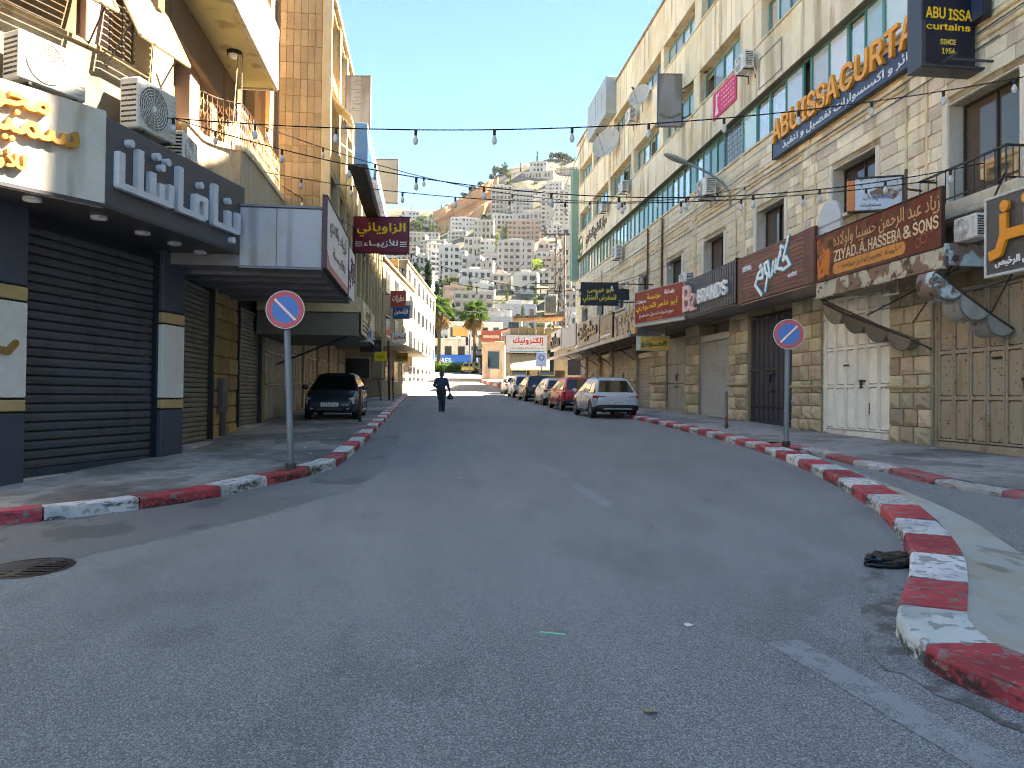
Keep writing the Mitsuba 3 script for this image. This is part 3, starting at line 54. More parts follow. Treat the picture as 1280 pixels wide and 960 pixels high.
 'raqam': '627,0 -2,73 14,0 2,-73;362,5 4,13 3,2 10,-4 -3,-9 0,-9 5,-8 8,-3 12,0 14,5 5,5 0,3 -8,0 -9,3 -6,9 0,9 3,8 6,7 6,3 10,0 9,-7 4,-9 1,-10 14,1 2,5 -2,54 14,0 2,-51 1,-5 3,-3 10,-1 11,2 -9,10 0,13 14,9 15,1 6,-2 5,-5 2,-5 -2,-13 -5,-6 1,-3 15,0 11,19 6,6 7,3 7,0 5,-2 5,-5 7,-16 5,-5 8,-1 5,3 1,5 -2,52 14,0 2,-55 -3,-11 -9,-6 -18,-1 -8,4 -5,-5 -10,-1 -8,3 -8,6 -5,-5 -6,-2 -20,1 -11,4 -19,-5 -14,0 -6,2 -4,4 -3,-3 -8,-3 -15,0 -4,-11 -8,-8 -7,-4 -11,-3 -20,0 -13,5 -5,5 -4,9|552,20 3,-5 5,-3 6,-1 2,2 -2,10 -5,6 -7,-4|494,34 10,-12 6,6 0,5 -3,3 -11,-1|412,15 2,-2 8,0 -1,10 -3,3 -5,-1 -2,-3;418,53 1,6 4,3 5,0 4,-4 0,-5 -4,-4 -6,0;401,53 1,6 4,3 5,0 4,-4 0,-5 -4,-4 -6,0;314,0 -2,73 14,0 2,-73;232,-12 1,3 13,6 7,9 1,11 -6,16 13,5 9,-23 10,-2 6,3 1,9 -2,48 14,0 2,-55 -3,-11 -6,-5 -7,-2 -12,0 -7,3 -5,-10 -7,-7 -14,-8 -3,0;0,-2 0,11 5,15 12,-4 -3,-10 1,-12 7,-6 14,-1 8,3 5,9 0,10 -5,19 14,3 3,-15 5,-5 4,0 5,9 12,12 10,6 7,2 13,-1 9,-7 3,-7 0,-10 -2,-5 6,-1 6,0 7,3 3,6 2,13 13,-2 -1,-16 4,-3 5,-1 25,3 15,7 -3,4 -11,3 -16,-1 -2,14 5,1 13,0 10,-3 13,-8 10,-1 1,-5 0,-8 -6,-1 -22,-13 -20,-5 -21,1 -7,6 -5,-4 -9,-3 -13,0 -12,4 -15,-4 -24,0 -15,4 -1,-7 -5,-9 -7,-6 -11,-4 -18,0 -10,4 -7,6|84,14 14,-1 13,3 4,4 0,6 -3,4 -3,1 -8,-1 -10,-7;184,63 4,4 5,0 4,-3 1,-6 -4,-5 -6,0 -4,4;155,-18 0,5 4,4 6,0 4,-5 -1,-6 -3,-2 -6,0;138,-18 0,5 4,4 6,0 4,-5 -1,-6 -3,-2 -6,0',
 'canopy1': '405,75 -1,7 3,1 -3,4 1,9 6,4 7,0 1,-7 -6,0 -2,-5 3,-3 8,1 2,-6 -16,-5;409,0 -2,67 15,0 2,-67;360,-12 1,4 8,3 7,7 3,7 -1,12 -6,12 15,7 7,-19 0,-15 -3,-9 -11,-13 -13,-7 -2,0;372,55 1,7 6,3 5,-1 3,-4 0,-6 -5,-4 -7,1;345,-18 0,5 3,4 8,0 3,-4 -1,-7 -4,-3 -5,0;304,18 -2,57 15,0 1,-2 1,-44 1,-10 3,-4 14,0 5,4 -1,15 -4,12 15,4 5,-18 0,-17 -6,-10 -15,-5 -17,0 -11,5;328,-18 0,5 3,4 8,0 3,-4 0,-5 -4,-5 -6,0;254,-5 -3,13 10,4 -5,5 -2,6 0,8 3,7 6,5 6,2 14,-1 -2,-14 -10,0 -2,-7 2,-4 5,-3 11,5 5,-14 -36,-13;130,50 0,2 10,9 26,-29 1,3 -1,40 15,0 1,-42 2,-15 4,-3 12,1 2,9 -5,21 15,4 5,-21 0,-13 -2,-6 -7,-7 -9,-3 -18,1 -6,3 -6,8 -7,-7 -6,-3 -9,-2 -16,1 2,16 17,-1 6,3 -14,20;196,-19 1,7 4,3 7,-1 3,-4 -1,-7 -5,-3 -6,1;80,4 4,13 16,-2 5,3 -1,10 -10,16 0,3 14,7 8,-13 6,-17 0,-9 -3,-7 -7,-6 -7,-2 -13,0;0,-3 0,12 4,14 2,2 13,-5 -3,-7 -1,-10 4,-8 7,-3 14,0 9,3 5,5 0,3 -14,7 -7,8 0,8 4,10 5,6 10,6 10,1 13,-5 -6,-13 -6,3 -7,0 -7,-6 -1,-3 3,-5 15,-7 5,-6 0,-7 -2,-5 -12,-12 -18,-6 -20,1 -13,7;35,-41 0,5 3,4 8,0 3,-4 0,-5 -4,-5 -6,0;18,-41 0,5 3,4 8,0 3,-4 0,-5 -4,-5 -6,0',
 'canopy2': '219,50 0,2 9,9 2,0 25,-29 1,3 -1,40 15,0 2,-54 4,-6 13,0 2,4 -2,56 16,0 2,-47 -1,-16 -5,-8 -11,-4 -20,1 -6,3 -6,8 -7,-7 -9,-4 -22,0 2,16 17,-1 6,2 0,2 -13,18;220,74 3,1 -3,4 1,9 6,4 7,0 1,-7 -6,0 -2,-5 3,-3 8,1 2,-6 -19,-5;0,22 1,13 9,11 17,7 0,8 15,0 2,-39 2,-6 2,-1 12,1 5,19 14,-2 0,-17 11,-1 4,7 2,14 14,-2 -1,-17 3,-2 9,0 3,4 -1,23 5,1 9,0 2,-18 2,-6 4,-4 13,1 3,5 2,15 5,0 10,-2 -1,-14 2,-4 14,-1 2,4 -2,56 16,0 2,-57 -4,-12 -8,-5 -19,-1 -6,2 -5,5 -8,-6 -16,-1 -7,3 -5,6 -5,-6 -7,-3 -13,1 -6,6 -3,-4 -7,-3 -15,1 -6,5 -7,-5 -19,-1 -8,3 -5,6 -13,-1 -9,2 -6,4|15,30 1,-5 4,-2 9,0 -1,15 -8,-2;159,-19 1,7 4,3 7,-1 3,-4 -1,-7 -5,-3 -6,1;28,76 0,6 4,4 5,0 5,-4 0,-6 -4,-4 -6,0;10,76 0,6 4,4 6,0 4,-4 0,-6 -4,-4 -6,0',
 'canopy3': '236,0 -2,76 17,0 2,-76;157,-21 -5,14 9,3 7,6 4,8 0,8 -8,17 16,7 11,-24 6,-2 8,2 1,15 -2,43 17,0 2,-62 -3,-7 -3,-3 -11,-4 -13,0 -6,3 -3,-8 -8,-9 -15,-8;132,0 -2,76 17,0 2,-76;0,-2 0,12 5,16 15,-4 -3,-17 6,-9 8,-2 11,0 7,2 5,5 -2,5 -9,3 4,15 16,-6 15,-2 13,0 10,3 0,2 -13,0 -5,3 -3,5 0,16 7,11 8,4 9,0 5,-2 6,-6 3,-6 2,-9 0,-15 -5,-13 -6,-5 -9,-3 -30,-1 -1,-9 -7,-7 -6,-3 -10,-3 -26,1 -11,5 -6,6|96,45 -1,-9 2,-2 7,1 -1,8 -2,3;100,74 1,7 4,3 7,-1 3,-4 -1,-7 -4,-3 -7,1;82,74 1,7 4,3 7,-1 3,-4 -1,-7 -4,-3 -7,1;37,-41 1,7 4,3 7,-1 3,-4 -1,-7 -4,-3 -7,1;19,-41 1,7 4,3 7,-1 3,-4 -1,-7 -4,-3 -7,1',
 'aqua2': '119,-12 1,3 10,4 8,7 3,7 0,7 -6,17 10,5 3,0 8,-22 7,-3 8,2 5,18 13,-3 -2,-13 2,-3 5,-1 14,19 8,6 12,5 14,-1 9,-7 3,-9 -1,-12 5,-1 25,3 15,7 -1,3 -13,4 -16,-1 -2,14 5,1 17,-1 19,-10 10,-1 1,-13 -6,-1 0,-2 8,-3 7,0 7,4 3,8 1,10 13,-2 -1,-15 2,-3 8,-2 6,0 5,3 4,17 13,-2 -1,-15 6,-3 7,1 2,2 4,18 11,-1 2,-1 -2,-11 1,-6 10,-2 3,1 3,4 -1,22 3,1 10,0 3,-22 3,-4 5,-2 7,1 3,3 9,18 10,7 8,0 7,-3 6,-7 3,-8 0,-10 -2,-6 -3,-4 -8,-4 -13,1 -9,5 -6,-5 -15,-1 -6,2 -6,6 -6,-6 -5,-2 -11,0 -7,3 -2,3 -4,-4 -6,-2 -12,0 -5,2 -4,4 -11,-6 -14,0 -7,2 -5,5 -9,-6 -18,-1 -9,3 -7,8 -8,-5 -16,-5 -22,-1 -13,3 -6,-3 -11,-2 -29,1 -9,3 -5,5 -4,-4 -8,-3 -9,0 -7,3 -5,-10 -7,-7 -14,-8 -3,0|482,17 8,-4 6,1 1,6 -2,6 -4,3 -4,-1|209,12 9,-1 17,3 4,3 1,8 -3,4 -3,1 -8,-1 -5,-3;346,49 0,5 4,4 8,-1 2,-4 -1,-5 -4,-3 -5,0;329,49 0,5 4,4 8,-1 2,-4 -1,-5 -3,-3 -6,0;223,57 0,6 4,4 7,-1 3,-4 0,-4 -4,-5 -6,0;103,0 -2,73 14,0 2,-73;0,16 0,11 3,12 13,-3 -2,-7 0,-9 4,-5 8,-3 22,-1 24,4 4,5 0,7 -4,14 12,4 6,-19 -1,-12 -7,-9 -9,-4 -19,-3 -27,0 -13,3 -11,8;46,49 2,7 2,1 6,0 4,-4 0,-5 -4,-4 -7,1;29,49 2,7 2,1 6,0 4,-4 0,-5 -4,-4 -7,1',
 'elf': '124,0 -2,76 17,0 2,-76;2,14 -2,62 17,0 2,-51 1,-5 3,-3 15,0 -4,8 0,9 2,5 10,9 6,2 9,0 9,-4 7,-9 1,-12 -3,-8 15,0 3,5 -2,54 17,0 2,-30 -1,-35 -5,-7 -12,-4 -19,0 -16,3 -15,-3 -23,0 -8,2 -5,3|52,26 3,-5 5,3 1,7 -3,4 -4,0 -2,-2;49,65 0,5 5,6 8,-1 3,-5 -2,-9 -4,-2 -6,1',
 'markaz': '646,-14 1,3 10,5 5,5 4,9 0,9 -6,13 1,3 9,4 9,-23 6,-3 5,0 4,4 7,16 8,8 13,0 8,-8 3,-8 0,-10 -2,-6 -5,-5 -4,-2 -9,0 -12,6 -9,-6 -10,0 -6,3 -4,-10 -13,-12 -8,-3|707,15 8,-4 4,0 3,3 0,7 -4,7 -5,1 -4,-4 -3,-7;569,-13 11,7 8,10 1,13 -6,15 9,5 2,0 2,-4 7,-20 5,-2 16,0 7,4 0,6 -3,6 -16,16 0,6 6,8 27,15 4,-10 -25,-15 13,-14 5,-10 0,-12 -3,-5 -8,-5 -5,-1 -21,0 -6,3 -2,-7 -5,-7 -15,-11 -4,1;581,56 2,3 6,1 3,-2 1,-6 -2,-3 -6,-1 -3,2;528,0 -2,72 12,0 2,-72;309,-16 1,16 6,12 13,12 13,7 -14,5 -15,-1 -2,8 2,3 16,1 22,-9 11,-1 1,-12 -6,0 -2,-3 3,-7 4,-3 13,-1 5,2 4,9 1,10 6,0 5,-1 -1,-15 2,-3 6,-2 10,0 4,5 -1,56 11,0 2,-53 3,-7 18,0 10,3 11,6 -1,4 -9,4 -17,0 -2,11 16,1 7,-2 17,-10 6,0 1,-11 -6,-1 0,-3 7,-3 8,0 5,4 -2,57 12,0 2,-57 -3,-9 -7,-5 -21,0 -7,5 -2,5 -2,0 -12,-7 -15,-4 -13,0 -8,4 -1,2 -4,-4 -6,-2 -14,0 -8,3 -3,4 -8,-6 -17,-1 -9,3 -5,5 -4,13 -1,0 -13,-7 -8,-9 -4,-12 1,-9 5,-7 12,-5 11,0 13,4 3,-10 -16,-5 -18,1 -14,7 -4,5;447,55 1,6 3,2 6,-1 2,-3 -1,-6 -3,-2 -6,1;390,-12 3,3 5,0 3,-4 -1,-6 -2,-2 -5,0 -3,3;374,-13 3,4 5,0 3,-3 0,-6 -3,-3 -5,0 -3,4;335,-4 2,3 6,1 3,-2 1,-6 -2,-3 -6,-1 -3,2;264,0 -2,72 12,0 2,-72;115,16 -2,56 12,0 2,-55 5,-6 21,2 17,8 -1,4 -9,4 -17,0 -2,8 1,3 16,1 11,-4 10,-7 9,-2 1,-10 -7,-1 3,-5 16,0 4,5 2,13 2,3 10,-2 -2,-13 4,-6 13,-1 5,4 -2,57 12,0 2,-41 -1,-21 -5,-7 -8,-3 -15,0 -8,3 -3,3 -7,-5 -17,-1 -8,3 -6,8 -22,-10 -22,-1 -7,2 -6,8;215,48 0,6 3,3 5,0 2,-2 1,-6 -3,-4 -5,0;199,49 1,6 3,2 4,0 3,-3 0,-6 -3,-3 -5,0;156,-12 3,4 5,0 3,-3 0,-6 -3,-3 -5,0 -3,4;75,-23 -6,11 13,7 6,9 1,12 -6,16 11,4 6,-16 0,-15 -3,-9 -9,-11;0,-5 2,20 2,5 4,1 7,-3 -4,-16 2,-7 4,-4 8,-3 10,0 13,4 6,6 0,4 -20,11 -2,4 1,11 4,7 6,6 6,3 13,1 8,-4 -4,-9 -13,2 -7,-5 -3,-6 2,-5 14,-6 7,-7 0,-6 -3,-7 -11,-10 -15,-5 -19,1 -9,4 -6,6;33,-36 3,4 5,0 3,-3 0,-6 -3,-3 -5,0 -3,4;18,-35 3,3 5,0 3,-4 -1,-6 -2,-2 -5,0 -3,3',
 'white': '103,1 2,18 18,-1 5,2 -13,19 -12,11 0,2 10,10 2,0 22,-28 3,-1 1,4 -1,39 17,0 2,-52 1,-4 4,-3 25,1 11,3 10,5 -2,3 -11,2 -20,-1 -2,18 6,1 15,0 13,-4 10,-6 12,-2 2,-15 -4,0 -2,-2 4,-3 13,0 15,23 11,6 13,-3 8,-9 3,-9 0,-10 -3,-8 -5,-5 -5,-2 -14,1 -10,5 -11,-6 -14,0 -12,5 -5,7 -11,-6 -16,-5 -26,-1 -10,4 -8,9 -8,-8 -10,-4|269,28 -4,-9 5,-2 7,0 2,2 0,5 -4,5;0,17 0,11 4,14 15,-3 -2,-14 2,-5 13,-5 27,0 11,2 5,3 1,9 -4,14 3,1 13,3 5,-15 0,-15 -2,-5 -9,-8 -18,-5 -35,-1 -11,2 -9,4 -6,6;47,51 1,7 4,3 7,-1 3,-4 -1,-7 -4,-3 -7,1;29,51 1,7 4,3 7,-1 3,-4 -1,-7 -4,-3 -7,1',
 'nuts': '170,-21 -5,14 9,3 7,6 4,8 0,8 -8,17 16,7 11,-24 12,-1 4,6 -1,53 17,0 1,-34 15,7 11,0 10,-5 6,-11 -1,-16 12,0 13,22 4,4 7,3 7,0 7,-3 6,-7 4,-11 0,-10 -3,-8 -5,-5 -5,-2 -13,1 -10,5 -10,-6 -13,0 -13,5 -18,-5 -42,0 -5,3 -4,-8 -8,-9 -15,-8|313,28 -4,-9 8,-3 6,2 0,6 -5,6|241,25 -6,-9 4,0 19,3 4,4 0,5 -4,4 -6,0;126,-12 0,4 12,6 6,9 1,9 -7,18 15,7 4,-6 5,-16 0,-11 -4,-12 -8,-10 -16,-9 -3,0;137,56 0,6 4,5 8,0 4,-5 0,-6 -5,-5 -6,0;103,76 17,0 2,-76 -17,0;0,17 0,11 4,14 14,-3 -2,-16 4,-5 9,-3 18,-1 14,1 10,3 3,4 0,7 -4,14 10,3 7,0 4,-15 0,-14 -2,-5 -7,-7 -19,-6 -34,-1 -11,2 -9,4 -6,6;46,51 1,7 4,3 7,-1 3,-4 -1,-7 -4,-3 -7,1;29,51 1,7 4,3 7,-1 3,-4 -1,-7 -4,-3 -7,1',
 'red1': '392,0 -2,75 15,0 2,-75;287,13 -2,62 15,0 2,-52 1,-5 3,-3 11,0 5,2 3,6 2,13 5,0 10,-2 -1,-13 3,-5 17,-1 3,6 -2,54 15,0 2,-29 -1,-36 -6,-7 -9,-3 -17,0 -9,3 -4,4 -6,-5 -7,-2 -18,0 -7,2 -6,5;333,-19 0,6 4,4 6,0 4,-4 0,-6 -4,-4 -6,0;315,-19 0,6 4,4 6,0 4,-4 0,-6 -4,-4 -6,0;0,-2 1,17 3,9 4,1 11,-4 -4,-16 2,-7 4,-4 6,-2 10,0 6,2 3,3 3,9 0,9 -4,18 10,3 5,0 4,-17 6,-4 11,0 5,2 3,6 2,13 15,-2 -1,-13 3,-5 15,-1 14,22 12,7 7,0 5,-2 7,-8 7,-15 6,-4 8,0 3,2 3,8 1,10 15,-2 -2,-12 1,-4 3,-2 9,0 3,3 2,6 1,12 15,-2 -2,-12 1,-5 3,-2 9,0 4,4 0,7 -5,19 11,4 4,0 1,-2 4,-16 0,-16 -2,-5 -4,-5 -11,-5 -15,1 -6,6 -5,-5 -6,-2 -12,0 -7,3 -3,3 -7,-5 -5,-1 -13,0 -9,4 -5,-5 -11,-1 -8,3 -6,7 -6,-5 -7,-3 -15,0 -9,3 -4,4 -6,-5 -7,-2 -14,0 -6,2 -4,-12 -5,-6 -9,-5 -8,-2 -14,0 -14,5 -7,7|144,20 8,-7 5,0 2,2 -3,10 -4,4 -3,0 -4,-4;97,-13 4,4 6,0 4,-4 0,-6 -4,-4 -6,0 -4,4;79,-19 0,6 4,4 6,0 4,-4 0,-6 -4,-4 -6,0;25,49 0,7 5,4 7,-1 3,-4 -1,-7 -4,-3 -5,0',
}
# ---- materials ------------------------------------------------------------------
# A part's plain colour (sRGB) rides in its uv, so that alike materials share one BSDF.
def _dec(uv):
    u, v = mi.Float(uv.x), mi.Float(uv.y)
    r = dr.floor(u)
    g = (u - r - 0.05) / 0.9
    return mi.Color3f(dr.clip(r / 255, 0, 1) ** 2.2, dr.clip(g, 0, 1) ** 2.2, dr.clip(v, 0, 1) ** 2.2)

def _grain(lo, hi, fq, oct=3):
    def fn(p, n, uv):
        return _dec(uv) * (lo + (hi - lo) * fbm(p.x * fq, p.y * fq, p.z * fq, oct))
    return fn

def _stone(p, n, uv):
    a = fbm(p.x * 1.3, p.y * 1.3, p.z * 1.3, 3)
    b = fbm(p.x * 22, p.y * 22, p.z * 22, 2)
    streak = fbm(p.x * 5, p.y * 5, p.z * 0.35, 3)
    c = _dec(uv) * (0.80 + 0.34 * a + 0.22 * (b - 0.5))
    return mix(c, c * mi.Color3f(0.62, 0.56, 0.46), 0.38 * smoothstep(0.56, 0.74, streak))

def _plaster(p, n, uv):
    a = fbm(p.x * 0.9, p.y * 0.9, p.z * 0.9, 4)
    s = fbm(p.x * 3.1, p.y * 3.1, p.z * 0.25 + 5, 4)
    f = fbm(p.x * 30, p.y * 30, p.z * 30, 2)
    c = _dec(uv) * (0.86 + 0.28 * a + 0.12 * (f - 0.5))
    c = mix(c, c * mi.Color3f(0.45, 0.38, 0.30), 0.6 * smoothstep(0.55, 0.72, s))
    return mix(c, c * mi.Color3f(0.95, 0.80, 0.55), 0.5 * smoothstep(0.5, 0.7, fbm(p.x * 2 + 9, p.y * 2, p.z * 1.2, 3)))

def _rusty(p, n, uv):
    a = fbm(p.x * 3.5, p.y * 3.5, p.z * 2.2, 5)
    w = smoothstep(0.50, 0.58, a)
    d = smoothstep(0.60, 0.66, fbm(p.x * 6 + 3, p.y * 6, p.z * 5, 4))
    c = mix(_dec(uv) * (0.85 + 0.3 * fbm(p.x * 15, p.y * 15, p.z * 15, 2)), mi.Color3f(0.16, 0.065, 0.03), w * 0.8)
    return mix(c, mi.Color3f(0.05, 0.025, 0.015), d * 0.8)

def _worn(p, n, uv):          # painted metal doors: handling dirt and drips with an outline of their own
    a = fbm(p.x * 4, p.y * 4, p.z * 1.1, 4)
    b = fbm(p.x * 18, p.y * 18, p.z * 14, 3)
    c = _dec(uv) * (0.88 + 0.2 * a)
    c = mix(c, c * mi.Color3f(0.55, 0.45, 0.34), 0.65 * smoothstep(0.55, 0.7, a) * (0.4 + 0.6 * b))
    return mix(c, mi.Color3f(0.10, 0.055, 0.03), 0.8 * smoothstep(0.70, 0.74, b))

def _kerb(p, n, uv):
    a = fbm(p.x * 6, p.y * 6, p.z * 9, 4)
    chip = smoothstep(0.56, 0.62, fbm(p.x * 17, p.y * 17, p.z * 17, 3))
    c = _dec(uv) * (0.82 + 0.3 * a)
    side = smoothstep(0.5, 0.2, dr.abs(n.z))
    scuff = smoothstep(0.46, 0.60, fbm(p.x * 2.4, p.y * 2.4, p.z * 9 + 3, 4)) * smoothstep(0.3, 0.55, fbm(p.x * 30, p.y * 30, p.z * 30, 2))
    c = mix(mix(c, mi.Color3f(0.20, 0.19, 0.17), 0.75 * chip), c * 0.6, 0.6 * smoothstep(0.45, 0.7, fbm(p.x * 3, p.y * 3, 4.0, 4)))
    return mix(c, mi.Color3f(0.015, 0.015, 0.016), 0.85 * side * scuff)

def _asphalt(p, n, uv):
    big = fbm(p.x * 0.35, p.y * 0.22, 0.0, 4)
    mid = fbm(p.x * 2.1, p.y * 1.3, 3.0, 3)
    f1, s1, w1 = voronoi(p.x * 140, p.y * 140)
    f2, s2, w2 = voronoi(p.x * 60 + 7, p.y * 60)
    c = mi.Color3f(0.200, 0.196, 0.190) * (0.80 + 0.25 * big + 0.2 * mid)
    c = c * (0.48 + 0.88 * w1)
    c = mix(c, mi.Color3f(0.40, 0.395, 0.39), smoothstep(0.78, 0.92, w1) * smoothstep(0.55, 0.3, f1) * 0.9)
    c = mix(c, mi.Color3f(0.42, 0.41, 0.40), smoothstep(0.93, 0.95, w2) * smoothstep(0.35, 0.2, f2))
    streak = fbm(p.x * 1.7 + p.y * 0.187, p.y * 0.09, 8.0, 4)
    c = c * (0.90 + 0.2 * streak)
    oil = smoothstep(0.60, 0.72, fbm(p.x * 1.9 + 11, p.y * 1.2, 1.0, 5))
    return mix(c, c * 0.86, oil)

def _worn_paint(p, n, uv):
    k = smoothstep(0.42, 0.58, fbm(p.x * 14, p.y * 14, 0.0, 4))
    return mix(_asphalt(p, n, uv), mi.Color3f(0.30, 0.30, 0.31), 0.25 + 0.45 * k)

def _patch(p, n, uv):
    return _asphalt(p + mi.Vector3f(31, 17, 0), n, uv) * 0.86

def _smooth_asphalt(p, n, uv):
    a = fbm(p.x * 0.8, p.y * 0.5, 1.0, 4)
    w = voronoi(p.x * 130, p.y * 130)[2]
    c = mi.Color3f(0.135, 0.134, 0.132) * (0.75 + 0.3 * a + 0.35 * w)
    return mix(c, c * 0.7, smoothstep(0.57, 0.62, fbm(p.x * 2.3 + 4, p.y * 1.2, 5.0, 4)))

def _grime(p, n, uv):         # oily dirt and sand caught in the gutter
    a = fbm(p.x * 7, p.y * 7, 2.0, 5)
    g = voronoi(p.x * 60, p.y * 60)[2]
    k = 0.8 * smoothstep(0.46, 0.72, a)
    return mix(_asphalt(p, n, uv), mi.Color3f(0.075, 0.068, 0.058) * (0.6 + 0.9 * g), k)

def _pavement(p, n, uv):
    a = fbm(p.x * 0.6, p.y * 0.6, 2.0, 4)
    b = fbm(p.x * 7, p.y * 7, 0.0, 3)
    g = cell_rand(p.x * 120, p.y * 120)
    c = mix(mi.Color3f(0.18, 0.162, 0.148), mi.Color3f(0.29, 0.268, 0.245), smoothstep(0.35, 0.65, a)) * (0.72 + 0.42 * b + 0.2 * (g - 0.5))
    stain = smoothstep(0.58, 0.64, fbm(p.x * 0.8 + 5, p.y * 0.5 + 2, 7.0, 4))
    spot = smoothstep(0.25, 0.18, voronoi(p.x * 2.3, p.y * 2.3)[0]) * 0.5
    return mix(c, c * 0.55, dr.clip(stain + spot, 0, 1) * 0.8)

def _hill(p, n, uv):
    a = fbm(p.x * 0.012, p.y * 0.012, p.z * 0.02, 5)
    b = fbm(p.x * 0.2, p.y * 0.2, p.z * 0.2, 4)
    c = mix(mi.Color3f(0.165, 0.145, 0.12), mi.Color3f(0.10, 0.098, 0.07), smoothstep(0.4, 0.6, a))
    c = mix(c, mi.Color3f(0.045, 0.058, 0.03), smoothstep(0.55, 0.68, b) * 0.8)
    return c * (0.7 + 0.6 * fbm(p.x * 0.8, p.y * 0.8, p.z * 0.8, 3))

def _wood(p, n, uv):
    g = fbm(p.x * 2.0, p.y * 2.0, p.z * 30, 4)
    return _dec(uv) * (0.7 + 0.55 * g)

def P(base, rough, **k):
    return {'type': 'twosided', 'bsdf': {'type': 'principled', 'base_color': base, 'roughness': rough, **k}}

def B(base, rough, fn, scale, eps=2e-3, **k):
    return {'type': 'twosided', 'bsdf': {'type': 'bumpmap', 'arbitrary': proc(fn, eps), 'scale': scale, 'bsdf': {'type': 'principled', 'base_color': base, 'roughness': rough, **k}}}

_bump_a = lambda p, n, uv: voronoi(p.x * 75, p.y * 75)[2] * 0.5 + fbm(p.x * 30, p.y * 30, 0.0, 2)
_bump_s = lambda p, n, uv: fbm(p.x * 24, p.y * 24, p.z * 24, 3)
_grain_fn = _grain(0.9, 1.1, 9)
_flat_fn = _grain(0.97, 1.03, 3)
scene['asphalt'] = B(proc(_asphalt), 0.8, _bump_a, 0.006, specular=0.35)
scene['asphalt_patch'] = P(proc(_patch), 0.75, specular=0.35)
scene['worn_paint'] = P(proc(_worn_paint), 0.8, specular=0.3)
scene['asphalt_smooth'] = P(proc(_smooth_asphalt), 0.7, specular=0.35)
scene['grime'] = P(proc(_grime), 0.7, specular=0.35)
scene['pavement_mat'] = B(proc(_pavement), 0.85, _bump_s, 0.004, specular=0.25)
scene['kerb_paint'] = B(proc(_kerb), 0.6, _bump_s, 0.010, specular=0.4)
scene['stone'] = B(proc(_stone), 0.85, _bump_s, 0.006, specular=0.2)
scene['plaster'] = B(proc(_plaster), 0.9, _bump_s, 0.003, specular=0.15)
scene['matte'] = P(proc(_grain_fn), 0.85, specular=0.2)
scene['satin'] = P(proc(_grain_fn), 0.42, specular=0.45)
scene['gloss'] = P(proc(_flat_fn), 0.22, specular=0.5, clearcoat=0.6, clearcoat_gloss=0.95)
scene['carpaint'] = P(proc(_flat_fn), 0.32, specular=0.5, metallic=0.12, clearcoat=1.0, clearcoat_gloss=0.97)
scene['metal'] = P(proc(_grain(0.75, 1.15, 5)), 0.42, metallic=0.75)
scene['galvanised'] = P(proc(_plaster), 0.5, metallic=0.25, specular=0.5)
scene['rusty'] = P(proc(_rusty), 0.65, specular=0.3)
scene['worn_metal'] = P(proc(_worn), 0.55, specular=0.4)
scene['window_glass'] = P(proc(_flat_fn), 0.04, specular=0.7)
scene['wood'] = P(proc(_wood), 0.6, specular=0.3)
scene['hill_mat'] = P(proc(_hill), 0.95, specular=0.1)
scene['leaf'] = {'type': 'principledthin', 'base_color': proc(_grain(0.7, 1.3, 1.5)), 'roughness': 0.6, 'diff_trans': 0.7, 'spec_trans': 0.0}
scene['clear_glass'] = {'type': 'thindielectric', 'int_ior': 1.5}

# ---- shape helpers --------------------------------------------------------------
def srgb(c):
    if isinstance(c, str):
        c = c.lstrip('#')
        return tuple(int(c[i:i + 2], 16) / 255 for i in (0, 2, 4))
    return tuple(c)

def jitter(c, k, r=rng):
    c = srgb(c)
    d = r.uniform(-k, k)
    return tuple(min(1, max(0, x * (1 + d) + r.uniform(-k, k) * 0.12)) for x in c)

_used = {}
def fresh(base):
    if base not in _used:
        _used[base] = 0
        return base
    _used[base] += 1
    return f'{base}_{_used[base]:03d}'

def shape(mesh, mat, c=None, smooth=False, **k):
    c = srgb(c) if c is not None else (0.5, 0.5, 0.5)
    code = (math.floor(c[0] * 255 + 0.5) + 0.05 + 0.9 * c[1], c[2])
    if smooth is not False and smooth is not True:
        mesh = trimesh.graph.smooth_shade(mesh, angle=math.radians(smooth), facet_minarea=None)
        smooth = True
    n = len(mesh.vertices) if hasattr(mesh, 'vertices') else len(mesh[0])
    return mikit.ply(mesh, mat, smooth, uv=np.tile(code, (n, 1)), **k)

def thing(name, label, category, group=None):
    key = fresh(name)
    labels[key] = {'label': label, 'category': category}
    if group:
        labels[key]['group'] = group
    return key

def part(parent, name, mesh, mat, c=None, smooth=False, label=None, kind=None):
    key = fresh(parent + '__' + name)
    scene[key] = shape(mesh, mat, c, smooth)
    if label or kind:
        labels[key] = {}
        if label: labels[key]['label'] = label
        if kind: labels[key]['kind'] = kind
    return key

def single(name, mesh, mat, c, label, category, group=None, smooth=False):
    key = thing(name, label, category, group)
    scene[key] = shape(mesh, mat, c, smooth)
    return key

def setting(name, mesh, mat, c=None, smooth=False, kind='structure', label=None):
    key = fresh(name)
    scene[key] = shape(mesh, mat, c, smooth)
    labels[key] = {'kind': kind}
    if label: labels[key]['label'] = label
    return key

cat = lambda ms: ms[0] if len(ms) == 1 else trimesh.util.concatenate(ms)
_BV = np.array([[x, y, z] for x in (0, 1) for y in (0, 1) for z in (0, 1)], float)
_BF = np.array([[0, 1, 3], [0, 3, 2], [4, 6, 7], [4, 7, 5], [0, 4, 5], [0, 5, 1], [2, 3, 7], [2, 7, 6], [0, 2, 6], [0, 6, 4], [1, 5, 7], [1, 7, 3]])

def mk(v, f):
    return trimesh.Trimesh(np.asarray(v, float), np.asarray(f, int), process=False)

def box(x0, x1, y0, y1, z0, z1):
    return mk(_BV * [x1 - x0, y1 - y0, z1 - z0] + [x0, y0, z0], _BF)

